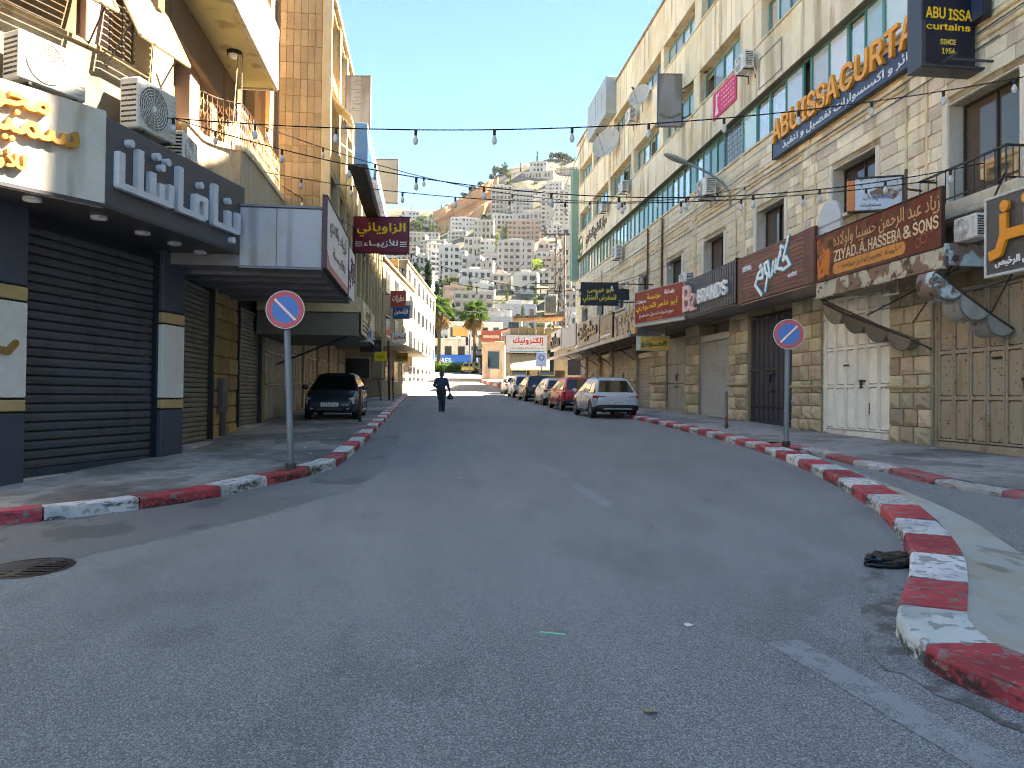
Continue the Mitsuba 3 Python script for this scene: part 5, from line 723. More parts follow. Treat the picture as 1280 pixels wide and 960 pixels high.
def door_leaf(parent, s0, s1, z0, z1, n, colour, panels, frame=.055, gap=.012, mat='worn_metal'):
    """one folding leaf: stiles and rails with sunk panels, each panel a piece of its own"""
    zs = [z0 + (z1 - z0) * p for p in panels]
    ms = [R.cbox(s0 + gap, s0 + frame, n - .03, n + .02, z0, z1, .006), R.cbox(s1 - frame, s1 - gap, n - .03, n + .02, z0, z1, .006)]
    for q in zs: ms.append(R.cbox(s0 + frame, s1 - frame, n - .03, n + .018, max(z0, q - .04), min(z1, q + .04), .006))
    part(parent, 'leaf_frame', cat(ms), mat, colour)
    part(parent, 'leaf_back', R.box(s0, s1, n - .045, n - .038, z0, z1), 'matte', '#3d362c')
    for a, b in zip(zs[:-1], zs[1:]):
        x0, x1, y0, y1 = s0 + frame + .018, s1 - frame - .018, a + .058, b - .058
        rad = min(.028, (x1 - x0) / 4)
        sh = sbox(x0, y0, x1, y1).difference(unary_union([Point(x0, y0).buffer(rad), Point(x1, y0).buffer(rad), Point(x0, y1).buffer(rad), Point(x1, y1).buffer(rad)])) if panels[0] == 0 else sbox(x0, y0, x1, y1)
        m = extrude(sh, .012); v = m.vertices.copy()
        m = mk(np.c_[v[:, 0], n - .025 + v[:, 2], v[:, 1]], m.faces)
        part(parent, 'panel', R.to(m), mat, jitter(colour, .03, r3))

def folding_door(s0, s1, zt, leaves, colour, panels, label, n=-.12, mat='worn_metal'):
    zb = gz(R, (s0 + s1) / 2)
    zb = max(gz(R, s0), gz(R, s1)) + .03
    d = part(rb, 'folding_door', cat([rbox(s0, s0 + .06, n - .05, n + .04, zb - .4, zt), rbox(s1 - .06, s1, n - .05, n + .04, zb - .4, zt), rbox(s0, s1, n - .05, n + .04, zt - .06, zt), rbox(s0, s1, n - .25, n + .02, zb - .5, zb)]), 'worn_metal', colour, label=label)
    w = (s1 - s0 - .12) / leaves
    for k in range(leaves): door_leaf(d, s0 + .06 + w * k, s0 + .06 + w * (k + 1), zb + .02, zt - .06, n, colour, panels, mat=mat)
    mid = (s0 + s1) / 2
    part(d, 'hasp', cat([R.cbox(mid - .5, mid - .2, n + .02, n + .05, zb + 1.28, zb + 1.34, .008), R.cbox(mid - .34, mid - .26, n + .02, n + .06, zb + 1.12, zb + 1.28, .01), R.cbox(mid + .3, mid + .55, n + .02, n + .05, zb + 1.72, zb + 1.77, .008), cyl(R.pt(s0 + .9, n + .05, zb + .45), R.pt(s0 + .9, n + .05, zb + .75), .014, 6)]), 'satin', '#2e2621')
    return d
folding_door(12.5, 17.08, 3.95, 9, '#a2937d', [0, .29, .60, 1.0], 'dirty beige folding metal doors with sunk panels')
folding_door(18.70, 21.90, 4.35, 6, '#e9e6d8', [0, .33, .62, .88, 1.0], 'clean off-white folding metal doors with sunk panels', mat='satin')

def ribbed_door(s0, s1, zt, ribs, colour, label, n=-.14, bars=(.35, .62), dirt='worn_metal'):
    zb = max(gz(R, s0), gz(R, s1)) + .02
    d = part(rb, 'ribbed_door', cat([rbox(s0, s1, n - .04, n - .02, zb - .3, zt), rbox(s0, s1, n - .2, n + .02, zb - .4, zb - .01)]), dirt, colour, label=label)
    w = (s1 - s0) / ribs
    for k in range(ribs):
        a = s0 + w * k
        v = [[a + .01, n - .02, 0], [a + w * .22, n + .035, 0], [a + w * .62, n + .035, 0], [a + w * .8, n - .02, 0]]
        vv = np.vstack([np.array(v) + [0, 0, zb], np.array(v) + [0, 0, zt]])
        part(d, 'rib', R.to(mk(vv, [(0, 1, 5), (0, 5, 4), (1, 2, 6), (1, 6, 5), (2, 3, 7), (2, 7, 6)])), dirt, jitter(colour, .06, r3))
    ms = [R.cbox(s0 + .05, s1 - .05, n + .035, n + .055, zb + (zt - zb) * b, zb + (zt - zb) * b + .04, .006) for b in bars]
    mid = (s0 + s1) / 2
    ms += [R.cbox(mid - .25, mid + .25, n + .05, n + .09, zb + 1.5, zb + 1.58, .01), R.cbox(mid - .25, mid + .2, n + .05, n + .09, zb + .95, zb + 1.03, .01), R.cbox(mid - .04, mid + .04, n + .04, n + .1, zb + 1.25, zb + 1.5, .01)]
    part(d, 'bolt_bar', cat(ms), 'satin', '#1d1c1e')
    return d
ribbed_door(23.66, 26.97, 4.3, 9, '#34363f', 'dark grey-black ribbed folding doors with bolt bars', bars=(.12, .48))
ribbed_door(33.4, 36.25, 4.3, 8, '#9c9a8c', 'grey-beige ribbed folding doors with two bars')
ribbed_door(42.1, 46.7, 4.3, 12, '#a89c86', 'weathered beige ribbed folding doors')
ribbed_door(50.6, 54.2, 4.4, 9, '#b2a58e', 'pale beige ribbed folding doors far along the row')
def roller(s0, s1, zt, colour, label, pitch=.09, n=-.16):
    zb = max(gz(R, s0), gz(R, s1)) + .06
    d = part(rb, 'roller_shutter', cat([rbox(s0, s0 + .09, n - .04, n + .06, zb, zt), rbox(s1 - .09, s1, n - .04, n + .06, zb, zt), rbox(s0, s1, n - .04, n + .08, zt - .25, zt), rbox(s0, s1, n - .3, n + .02, zb - .4, zb)]), 'satin', colour, label=label)
    part(d, 'slats', shutter_mesh(R, s0 + .09, s1 - .09, zb, zt - .25, n, pitch), 'worn_metal', colour, kind='stuff')
    return d
roller(28.6, 31.82, 4.1, '#a3a49f', 'light grey roller shutter')
roller(38.66, 41.33, 3.9, '#8f8b80', 'dusty grey roller shutter with dark slat shadows', .16)
roller(47.4, 50.0, 4.3, '#b49d78', 'beige roller shutter')
part(rb, 'doorway', cat([rbox(55.0, 56.6, -.3, -.1, 1.7, 4.2)]), 'satin', '#2c3f86', label='blue painted doorway')

# wires and pipes fixed on the facade
part(rb, 'drainpipe', cat([cyl(R.pt(36.6, .08, 5.2), R.pt(36.6, .08, 10.1), .05, 8), cyl(R.pt(39.0, .08, 5.0), R.pt(39.0, .08, 10.1), .05, 8)]), 'rusty', '#6d4536')
for k, (za, zb_, sa, sb, sag) in enumerate([(9.05, 9.0, 14, 30, .06), (8.72, 8.8, 15, 45, .12), (9.5, 9.42, 26, 52, .1)]):
    t = np.linspace(0, 1, 30)
    part(rb, 'cable', tube([R.pt(sa + (sb - sa) * q, .05 + .02 * math.sin(9 * q), za + (zb_ - za) * q - sag * 4 * q * (1 - q)) for q in t], .012, 5), 'satin', '#1b1b1c')
part(rb, 'vent_frame', cat([R.box(24.4, 26.1, .0, .03, 12.05, 12.09), R.box(24.4, 26.1, .0, .03, 13.05, 13.09), R.box(24.4, 24.44, .0, .03, 12.05, 13.09), R.box(26.06, 26.1, .0, .03, 12.05, 13.09)]), 'satin', '#8d867a')
# pale green fins and metal box at the far end of the roof
part(rb, 'fin', cat([R.box(57.6, 57.8, 0, .5, 10.3, 18.6), R.box(58.1, 58.3, 0, .5, 10.3, 18.6)]), 'satin', '#8fa894')
part(rb, 'roof_cladding', cat([R.cbox(46.2, 51.5, -.3, .65, 18.6, 20.9, .03)]), 'galvanised', '#a3a8a8', label='grey metal cladding box on the roof edge')
part(rb, 'rail', cat([cyl(R.pt(59.5, -.2, 13.2), R.pt(55.5, .2, 13.2), .03, 6)]), 'satin', '#6d7468')
# calligraphy and round emblem on the far spandrel
ins = part(rb, 'lettering', R.face(arabic('markaz', 6.2, 1.05, depth=.05), 54.6, 0.0, 12.15), 'satin', '#5c4a2a', label='dark raised Arabic lettering on the far end of the facade')
part(rb, 'emblem', cat([R.face(extrude(Point(0, 0).buffer(.75).difference(Point(.12, .05).buffer(.62)), .05), 56.6, 0, 12.65), R.face(extrude(sbox(-.3, -.22, .3, .22), .06), 56.6, 0, 12.6)]), 'satin', '#4f6a3c')

# ---- signs ----------------------------------------------------------------------
def wall_sign(key, fr, s_left, s_right, z0, z1, n, thick, mat, colour, frame=None, fw=.04, frame_mat='satin'):
    """sign panel from s_left (reader's left) to s_right; returns a function that lays lettering on it, in metres from its lower left corner"""
    lo, hi = min(s_left, s_right), max(s_left, s_right)
    part(key, 'panel', fr.cbox(lo, hi, n - thick, n, z0, z1, .008), mat, colour)
    if frame:
        part(key, 'frame', cat([fr.cbox(lo - fw, hi + fw, n - thick - .01, n + .02, z1, z1 + fw, .006), fr.cbox(lo - fw, hi + fw, n - thick - .01, n + .02, z0 - fw, z0, .006), fr.cbox(lo - fw, lo, n - thick - .01, n + .02, z0, z1, .006), fr.cbox(hi, hi + fw, n - thick - .01, n + .02, z0, z1, .006)]), frame_mat, frame)
    def lay(mesh, mat2, c2, lift=.002, name='lettering', label=None):
        return part(key, name, fr.face(mesh, s_left, n + lift, z0), mat2, c2, label=label)
    return lay

# long curtain-shop sign under the window band
k = thing('shop_sign', 'long dark blue sign under the window band with big raised orange letters', 'sign')
lay = wall_sign(k, R, 24.55, 15.2, 9.22, 9.85, .22, .14, 'satin', '#33415a', frame='#20242c', fw=.03)
xs = 0.12
for word, w in (('ABU', 1.75), ('ISSA', 2.0), ('CURTAINS', 4.9)):
    lay(latin(word, w, .72, xs, .42, .10), 'satin', '#e39a2c'); xs += w + .14
lay(arabic('curtains', 8.2, .30, .7, .06, .01), 'satin', '#d9d9d6')
# box sign across the pavement end of it
bx = thing('projecting_sign', 'dark blue box sign with yellow lettering and the year 1954, hanging out over the street', 'sign')
BX = Frame(R.pt(15.55, .13)[:2], (R.n[0], R.n[1]), +1)          # along = out of the wall, faces the camera
BX.n = -R.d
def bface(mesh, x, z, lift=.0): 
    m = np.eye(4); m[:3, 0], m[:3, 1], m[:3, 2], m[:3, 3] = -R.n, [0, 0, 1], -R.d, R.pt(15.55, 1.30, 8.30) - R.n * x + np.array([0, 0, z]) - R.d * lift
    q = mesh.copy(); q.apply_transform(m); return q
part(bx, 'box', R.cbox(15.55, 15.90, .13, 1.30, 8.30, 10.6, .015), 'satin', '#141a2c')
part(bx, 'bracket', cat([R.box(15.5, 15.95, 1.30, 1.34, 8.25, 10.6), R.box(15.5, 15.95, 0, 1.34, 8.24, 8.30), R.box(15.2, 15.24, -.0, 1.0, 8.28, 8.32), R.box(14.95, 15.55, .95, .99, 8.28, 8.32), R.box(15.45, 15.50, 1.28, 1.36, 8.25, 9.15), R.box(15.45, 15.5, .0, 1.34, 8.25, 8.29)]), 'satin', '#3a3d45')
part(bx, 'lettering', cat([bface(latin('ABU', .42, .23, .09, .96, .012), 0, 0), bface(latin('ISSA', .50, .23, .58, .94, .012), 0, 0), bface(latin('curtains', .95, .14, .10, .73, .012), 0, 0)]), 'satin', '#e6b81e')
part(bx, 'lettering', cat([bface(latin('SINCE', .34, .11, .40, .44, .012), 0, 0), bface(latin('1954', .28, .12, .44, .25, .012), 0, 0)]), 'satin', '#d9bd4c')

# brown haberdashery sign on its canopy
cz0 = 4.15
cn = thing('shop_canopy', 'peeling concrete-edged canopy with dark underside below the rusty brown sign', 'canopy')
part(cn, 'slab', R.box(15.06, 19.85, 0, 1.16, 4.24, 4.32), 'worn_metal', '#8a8074')
part(cn, 'fascia', cat([R.cbox(15.02, 19.88, 1.14, 1.22, 4.17, 4.53, .015), R.cbox(15.02, 19.88, 1.12, 1.26, 4.12, 4.17, .008)]), 'rusty', '#b8b09a')
part(cn, 'side_fascia', R.cbox(14.96, 15.02, 0, 1.2, 4.17, 4.60, .01), 'rusty', '#a9bac0')
part(cn, 'fluorescent_lamp', cat([cyl(R.pt(17.2, .7, 3.95), R.pt(17.8, .7, 3.95), .025, 8), cyl(R.pt(17.25, .7, 3.95), R.pt(17.25, .7, 4.24), .008, 5), cyl(R.pt(17.75, .7, 3.95), R.pt(17.75, .7, 4.24), .008, 5)]), 'satin', '#cfcdc6')
k = thing('shop_sign', 'rusty brown sign with cream hand-painted Arabic and Latin lettering and an orange base strip', 'sign')
lay = wall_sign(k, R, 19.86, 15.06, 4.56, 5.70, 1.22, .06, 'rusty', '#6a3826', frame='#3b2118', fw=.03)
lay(arabic('ziyad', 3.95, .40, .82, .66, .004), 'worn_metal', '#c39a6b')
xs = .86
for word, w in (('ZIYAD.', 1.05), ('A.', .32), ('HASSEBA', 1.22), ('&', .28), ('SONS', .80)):
    lay(latin(word, w, .27, xs, .37, .004), 'worn_metal', '#d8c39a'); xs += w + .05
lay(extrude(LineString([(.95, .2), (3.55, .2)]).buffer(.14), .003), 'worn_metal', '#c9883a', name='strip')
lay(arabic('ziyad2', 2.2, .17, 1.25, .11, .002), 'worn_metal', '#5b2f1c', .006)
lay(extrude(Polygon([(.08, .06), (.62, .10), (.74, 1.06), (.03, 1.04)]), .003), 'rusty', '#c4712f', name='spool_picture')
lay(extrude(unary_union([Point(4.28, .26).buffer(.11).difference(Point(4.28, .26).buffer(.085)), Point(4.1, .2).buffer(.1).difference(Point(4.1, .2).buffer(.08)), LineString([(4.2, .35), (4.55, .55), (4.6, .8)]).buffer(.015)]), .003), 'worn_metal', '#a1542e', name='scissors_picture')

# wood-look sign
k = thing('shop_sign', 'wood-plank shop sign with white and pale blue angular Arabic logo', 'sign')
part(k, 'panel', R.box(20.03, 25.02, 1.10, 1.14, 4.58, 6.06), 'wood', '#5b3c33')
for i in range(12):
    z = 4.60 + i * .1215
    part(k, 'plank', R.cbox(20.60, 24.60, 1.14, 1.185, z, z + .117, .008), 'wood', jitter('#7d5a4e', .07))
for i, (a, b) in enumerate(((20.05, 20.30), (20.31, 20.58), (24.62, 24.98))):
    part(k, 'plank', R.cbox(a, b, 1.14, 1.19, 4.58, 6.06, .01), 'wood', jitter('#74524a', .05))
part(k, 'soffit', R.box(20.05, 25.02, 0, 1.14, 4.55, 4.58), 'satin', '#8a8078')
def klay(m, c, lift=.0, name='lettering'): part(k, name, R.face(m, 24.6, 1.187 + lift, 4.60), 'satin', c)
def sk(pts, w): return LineString([(x * .036, y * .036) for x, y in pts]).buffer(w, cap_style=2, join_style=2)
logo = [([(36, 26), (29, 18), (18, 14), (14, 20), (24, 27)], 0), ([(24, 27), (29, 32), (33, 36)], 0)]
kaf = unary_union([sk([(62, 34), (54, 18), (66, 15), (76, 17), (70, 24), (64, 22)], .04), sk([(64, 22), (74, 40)], .035), sk([(60, 26), (61, 34), (66, 32)], .035)])
sin = unary_union([sk([(50, 15), (53, 26)], .035), sk([(45, 13), (48, 25)], .035)])
waw = unary_union([sk([(42, 12), (38, 26), (32, 25), (34, 17), (41, 15)], .04), sk([(38, 16), (33, 2)], .035)])
ta = unary_union([sk([(29, 22), (20, 19), (14, 10), (27, 0)], .045), sk([(29, 22), (28, 14), (20, 15)], .04), sk([(22, 24), (26, 25)], .05)])
lg = affinity.translate(unary_union([kaf, sin, waw, ta]), .55, .05)
klay(extrude(lg, .05), '#e9f1f2'); klay(extrude(lg.buffer(.03).difference(lg), .025), '#5d98a8', name='logo_outline')
klay(latin('KiSWa', .62, .17, .08, .95, .03, False), '#dfe6e6'); klay(latin('outlet', .50, .13, 3.15, .32, .03, False), '#dfe6e6')

# black slatted sign
k = thing('shop_sign', 'black slatted sign with white and pink raised letters between the wood and red signs', 'sign')
part(k, 'panel', R.box(25.04, 30.1, 1.10, 1.15, 4.66, 6.08), 'satin', '#23272f')
for i in range(24):
    s = 25.08 + i * .209
    part(k, 'slat', R.cbox(s, s + .15, 1.15, 1.20, 4.66, 6.08, .012), 'satin', jitter('#3b434f', .06))
part(k, 'end_trim', R.cbox(25.0, 25.08, 1.0, 1.24, 4.62, 6.12, .01), 'satin', '#14161a')
part(k, 'soffit', R.box(25.04, 30.1, 0, 1.15, 4.63, 4.66), 'satin', '#7c7a78')
def blay(m, c, lift=0, name='lettering'): part(k, name, R.face(m, 30.1, 1.20 + lift, 4.66), 'satin', c)
blay(latin('B', .85, 1.0, .05, .22, .10), '#e3b6b0'); blay(latin('2', .55, .66, .85, .18, .10), '#e3b6b0')
blay(latin('BRANDS', 2.75, .52, 1.65, .36, .09), '#e4e6e2')

# red sign, set at an angle on its own canopy
RS = Frame((6.65, 29.79), (-.376, 1), +1)
k = thing('shop_sign', 'red shop sign with yellow and white Arabic lettering, set at an angle', 'sign')
lay = wall_sign(k, RS, 3.80, 0.02, 4.78, 6.10, 0, .08, 'satin', '#8e2f28', frame='#b7b0a8', fw=.03)
lay(arabic('mohsen', 1.05, .32, 1.02, .86, .005), 'satin', '#e2b52a'); lay(arabic('mofr', .85, .22, .1, .78, .005), 'satin', '#e6e2dc'); lay(arabic('basa', .75, .26, 2.35, .95, .005), 'satin', '#e6e2dc')
lay(arabic('hawari', 3.2, .42, .12, .42, .006), 'satin', '#e6bc22')
lay(arabic('beea', 2.7, .2, .35, .17, .005), 'satin', '#e4ded6'); lay(latin('09 2372355', 1.2, .10, 1.0, .04, .004, False), 'satin', '#d9a23a')
cn = thing('shop_canopy', 'wedge-shaped beige canopy under the red sign', 'canopy')
pts = [R.pt(28.2, 0)[:2], R.pt(30.1, 1.16)[:2], RS.pt(0, -.04)[:2], RS.pt(3.8, -.04)[:2], R.pt(36.5, 0)[:2]]
m = extrude(Polygon(pts), .10); m.apply_translation([0, 0, 4.62])
part(cn, 'slab', m, 'worn_metal', '#7b7264')
part(cn, 'edge', RS.cbox(-.05, 3.85, -.03, .05, 4.60, 4.72, .01), 'satin', '#c9c0b0')

# hanging signs that face up and down the street
def hanging(name, y, x0, x1, z0, z1, thick, mat, colour, label, group=None, frame=None, skew=0.0):
    key = thing(name, label, 'sign', group)
    fr = Frame((x1, y), (-1, skew), +1)            # faces the camera (-y); reader's left is x0
    W = x1 - x0
    part(key, 'panel', fr.cbox(0, W, -thick, 0, z0, z1, .01), mat, colour)
    if frame:
        part(key, 'frame', cat([fr.cbox(-.03, W + .03, -thick - .01, .012, z1, z1 + .03, .005), fr.cbox(-.03, W + .03, -thick - .01, .012, z0 - .03, z0, .005), fr.cbox(-.03, 0, -thick - .01, .012, z0, z1, .005), fr.cbox(W, W + .03, -thick - .01, .012, z0, z1, .005)]), 'satin', frame)
    def lay(mesh, c, lift=.003, name='lettering', mat2='satin'):
        return part(key, name, fr.face(mesh, W, lift, z0), mat2, c)
    return key, lay, fr
def arm(key, a, b, r=.025, c='#2b2b2c'):
    part(key, 'arm', cyl(a, b, r, 6), 'satin', c)

k, lay, _ = hanging('hanging_sign', 38.0, 3.38, 5.20, 6.15, 7.24, .12, 'satin', '#0d0d10', 'black hanging sign with two lines of yellow Arabic lettering', frame='#1b1b1d')
lay(arabic('aboissa', 1.25, .38, .30, .58, .006), '#d8c235'); lay(arabic('mafrash', 1.65, .42, .08, .10, .006), '#d8c235')
part(k, 'arm', cat([cyl((5.2, 38.06, 7.2), (6.95, 38.06, 7.2), .03, 6), cyl((5.2, 38.06, 6.3), (6.95, 38.06, 6.3), .03, 6), cyl((4.4, 38.06, 7.24), (4.4, 38.06, 7.9), .02, 6)]), 'satin', '#222324')
part(k, 'side_panel', box(5.20, 5.75, 38.0, 38.1, 6.4, 6.95), 'satin', '#0f1016')
k, lay, _ = hanging('hanging_sign', 33.0, 5.36, 6.74, 3.62, 4.20, .10, 'satin', '#c9a53a', 'small yellow hanging sign with black Arabic lettering under the red sign', frame='#a8a090')
lay(arabic('hawari2', 1.18, .34, .08, .06, .005), '#121212'); lay(arabic('abuamer', .5, .10, .55, .45, .004), '#7c1f18')
part(k, 'lamp_end', box(5.36, 5.50, 32.985, 32.99, 3.63, 4.19), 'satin', '#d9d3c0')
arm(k, (6.6, 33.05, 4.2), (6.6, 33.05, 4.66))
k, lay, _ = hanging('blank_sign', 33.5, 6.27, 7.30, 13.5, 15.78, .14, 'galvanised', '#8d8a8a', 'weathered blank grey sign panel hung high on two arms from the stone building', frame='#5e5b58')
part(k, 'stain', _.face(extrude(LineString([(.1, .5), (.3, .38), (.6, .36), (.95, .52)]).buffer(.06), .002), 1.03, .002, 13.5), 'worn_metal', '#6b675f')
arm(k, (7.3, 33.55, 15.0), (7.46, 33.55, 15.0)); arm(k, (7.2, 33.55, 13.9), (7.46, 33.55, 13.9))
part(k, 'arm', cat([cyl((7.3, 33.56, 15.1), (7.9, 31.6, 15.1), .03, 6), cyl((7.3, 33.56, 13.8), (7.9, 32.2, 13.8), .03, 6)]), 'satin', '#35322f')

# pink banner on the upper wall
k = thing('banner', 'pink banner with a dancer silhouette and rows of pale writing on the upper wall', 'banner')
lay = wall_sign(k, R, 30.22, 27.95, 12.45, 13.50, .05, .03, 'matte', '#c2506f')
lay(extrude(unary_union([Point(.38, .86).buffer(.08), Polygon([(.30, .78), (.46, .78), (.44, .5), (.6, .12), (.2, .1), (.32, .45)]), LineString([(.4, .72), (.62, .9)]).buffer(.03)]), .004), 'matte', '#e9c3cc', name='silhouette')
for i in range(5):
    lay(extrude(unary_union([sbox(.85 + .22 * j, .15 + .17 * i, .85 + .22 * j + r_.uniform(.1, .18), .21 + .17 * i) for j in range(6)]), .003), 'matte', '#dfa3b2', name='writing_line')

# sign at the street corner, white framed
k = thing('shop_sign', 'dark grey sign in a pale frame with big orange Arabic lettering at the corner', 'sign')
lay = wall_sign(k, R, 13.86, 10.6, 3.80, 5.12, 1.2, .07, 'satin', '#4a4a4b', frame='#b9bab4', fw=.05)
z_ = unary_union([sbox(.40, .52, .56, 1.0), LineString([(.48, .62), (1.5, .62)]).buffer(.09, cap_style=2), LineString([(.48, .62), (.36, .34), (.14, .30)]).buffer(.085, cap_style=2), sbox(.95, .6, 1.1, 1.0), sbox(1.45, .6, 1.6, 1.05), Point(.50, 1.12).buffer(.10), Point(.98, 1.15).buffer(.09)])
lay(extrude(z_, .06), 'satin', '#e08f1e', .02)
lay(arabic('raqam', 1.1, .17, .22, .08, .02), 'satin', '#e3e3e0')
part(k, 'lamp', sphere(R.pt(12.55, 1.38, 4.85), (.16, .15, .34), 2), 'satin', '#cfcfca', smooth=True)
part(k, 'strut', cat([cyl(R.pt(13.8, 1.15, 5.1), R.pt(14.9, .0, 6.0), .02, 6), cyl(R.pt(13.0, 1.15, 5.1), R.pt(13.4, .0, 6.0), .02, 6)]), 'satin', '#222021')

# small white angled sign and the round-topped board
fr_ = Frame((8.72, 17.2), (-1, .30), +1)
k = thing('hanging_sign', 'small torn white sign with faded blue lettering in front of a window', 'sign')
part(k, 'panel', fr_.cbox(0, .98, -.08, 0, 5.88, 6.60, .01), 'worn_metal', '#c3cbd6')
part(k, 'edge', fr_.cbox(.98, 1.14, -.1, .01, 5.84, 6.58, .01), 'satin', '#c9793f')
part(k, 'frame', cat([fr_.cbox(-.04, 1.14, -.1, .02, 6.60, 6.64, .008), fr_.cbox(-.04, 1.14, -.1, .02, 5.84, 5.88, .008), fr_.cbox(-.04, 0, -.1, .02, 5.88, 6.6, .008)]), 'satin', '#3a3026')
part(k, 'torn_patch', fr_.face(extrude(Polygon([(.30, .40), (.55, .52), (.88, .40), (.93, .32), (.80, .22), (.55, .28), (.4, .22)]), .003), .98, .001, 5.88), 'rusty', '#b3ab90')
part(k, 'lettering', fr_.face(latin('Aqua', .62, .19, .16, .20, .005), .98, .004, 5.88), 'satin', '#7f83ac')
part(k, 'lettering', fr_.face(arabic('aqua2', .42, .10, .12, .06, .004), .98, .003, 5.88), 'satin', '#22222a')
part(k, 'post', cat([cyl((8.78, 17.15, 5.7), (8.78, 17.15, 6.75), .035, 8), cyl((8.78, 17.15, 6.3), R.pt(17.4, 0, 6.3), .025, 6)]), 'satin', '#4b3a2c')
k = thing('blank_sign', 'pale blue-grey round-topped blank board standing on the shop canopies', 'sign')
part(k, 'board', R.face(extrude(unary_union([sbox(-.55, 0, .55, .42), Point(0, .42).buffer(.55)]).difference(sbox(-2, -3, 2, 0)), .06), 19.55, 1.0, 5.62), 'satin', '#b3bac4')
part(k, 'rail', R.face(extrude(sbox(-.57, .36, .57, .40), .02), 19.55, 1.06, 5.62), 'satin', '#9aa2ab')

# further shop fascias beyond the red sign
k = thing('shop_sign', 'beige board sign with an orange edge just beyond the red sign', 'sign')
lay = wall_sign(k, R, 41.2, 37.15, 4.62, 5.85, 1.25, .08, 'rusty', '#c4b190')
part(k, 'edge', R.cbox(36.95, 37.15, 1.15, 1.27, 4.62, 5.9, .01), 'satin', '#c98a4c')
k = thing('shop_sign', 'plain navy sign panel next to the beige board', 'sign')
lay = wall_sign(k, R, 44.4, 41.35, 4.75, 6.10, 1.3, .1, 'satin', '#111b31', frame='#2a3140')
lay(extrude(sbox(.2, .2, 2.6, .3), .004), 'satin', '#c9ced6', name='stripe')
k = thing('shop_sign', 'pale sign with crowded brown raised lettering further along', 'sign')
lay = wall_sign(k, R, 51.0, 44.6, 4.80, 6.35, 1.3, .1, 'worn_metal', '#b7aa96')
lay(arabic('nuts', 5.6, 1.15, .4, .25, .08), 'satin', '#4e2f1d', .01)
k = thing('blank_sign', 'flat light grey blank fascia panel over the far shops', 'sign')
lay = wall_sign(k, R, 56.4, 51.1, 5.0, 6.5, 1.4, .1, 'satin', '#9aa3ad')
k = thing('shop_sign', 'white sign with thick black Arabic lettering at the far end of the row', 'sign')
lay = wall_sign(k, R, 61.0, 56.5, 5.1, 6.6, 1.45, .1, 'satin', '#cfcac0')
lay(arabic('white', 3.9, 1.1, .3, .2, .08), 'satin', '#161616', .01)
cn = thing('shop_canopy', 'long low concrete canopy over the far shops with a pale edge', 'canopy')
part(cn, 'slab', R.box(36.9, 61, 0, 1.5, 4.5, 4.62), 'worn_metal', '#6b6254')
part(cn, 'edge', R.cbox(36.9, 61, 1.48, 1.60, 4.46, 4.66, .01), 'worn_metal', '#c3bba9')
part(cn, 'bracket', cat([cyl(R.pt(s, 0, 3.6), R.pt(s, 1.4, 4.5), .03, 6) for s in (41.5, 47, 50.4, 54.5)]), 'satin', '#4a443c')

# folded half-round canopies (metal drums on struts) at the beige doors
k = thing('scalloped_canopy', 'grey half-round metal drum awnings on crossing struts beside the brown sign', 'awning')
def drum(s, n, z, r, a0, length, c, mat='worn_metal'):
    th = np.linspace(0, math.pi, 13)
    p = Polygon([(-r, 0)] + [(-r * math.cos(t), -r * math.sin(t)) for t in th] + [(r, 0)])
    return p
def half_drum(a, b, c, depth, colour, mat):
    """half disc hanging under the chord a-b (world points), thick along the wall"""
    a, b = np.array(a), np.array(b)
    ctr = (a + b) / 2; r = np.linalg.norm(b - a) / 2
    xd = (b - a) / np.linalg.norm(b - a)
    nd = R.d
    yd = np.cross(nd, xd); 
    if yd[2] > 0: yd = -yd
    th = np.linspace(0, math.pi, 15)
    ring = np.array([ctr + r * (math.cos(t) * xd + math.sin(t) * yd) for t in th])
    v = np.vstack([ring, ring + nd * depth, [ctr], [ctr + nd * depth]])
    n = len(th); f = []
    for i in range(n - 1):
        f += [(i, i + 1, 2 * n), (n + i, 2 * n + 1, n + i + 1), (i, n + i, n + i + 1), (i, n + i + 1, i + 1)]
    f += [(0, 2 * n, 2 * n + 1), (0, 2 * n + 1, n), (n - 1, n + n - 1, 2 * n + 1), (n - 1, 2 * n + 1, 2 * n)]
    part(k, 'drum', mk(v, f), mat, colour)
    part(k, 'rim', tube(ring, .018, 6), 'satin', '#6a645c')
chain = [R.pt(14.75, 1.55, 4.02), R.pt(14.75, 1.0, 3.62), R.pt(14.75, .45, 3.25), R.pt(14.75, -.05, 2.95)]
half_drum(chain[0], chain[1], None, .5, '#b7c1c2', 'rusty')
half_drum(chain[1], chain[2], None, .5, '#9d9a94', 'worn_metal')
half_drum(chain[2], chain[3], None, .5, '#8f8b84', 'worn_metal')
chain2 = [R.pt(19.95, 1.0, 4.05), R.pt(19.35, .8, 3.72), R.pt(18.7, .62, 3.46), R.pt(18.05, .45, 3.2), R.pt(17.45, .25, 2.96)]
part(k, 'strut', cat([cyl(chain2[i], chain2[i + 1], .022, 6) for i in range(4)] + [cyl(R.pt(19.9, 1.1, 4.15), R.pt(17.0, .05, 2.7), .02, 6), cyl(R.pt(18.6, .6, 3.6), R.pt(15.4, .6, 4.2), .018, 6), cyl(R.pt(17.3, .3, 3.3), R.pt(15.2, .9, 4.2), .018, 6)] + [cyl(chain[i], chain[i + 1], .025, 6) for i in range(3)] + [cyl(R.pt(14.7, .45, 3.25), R.pt(13.2, 1.1, 4.0), .02, 6), cyl(R.pt(14.7, 1.0, 3.62), R.pt(13.6, .2, 3.9), .02, 6)]), 'satin', '#3d3832')
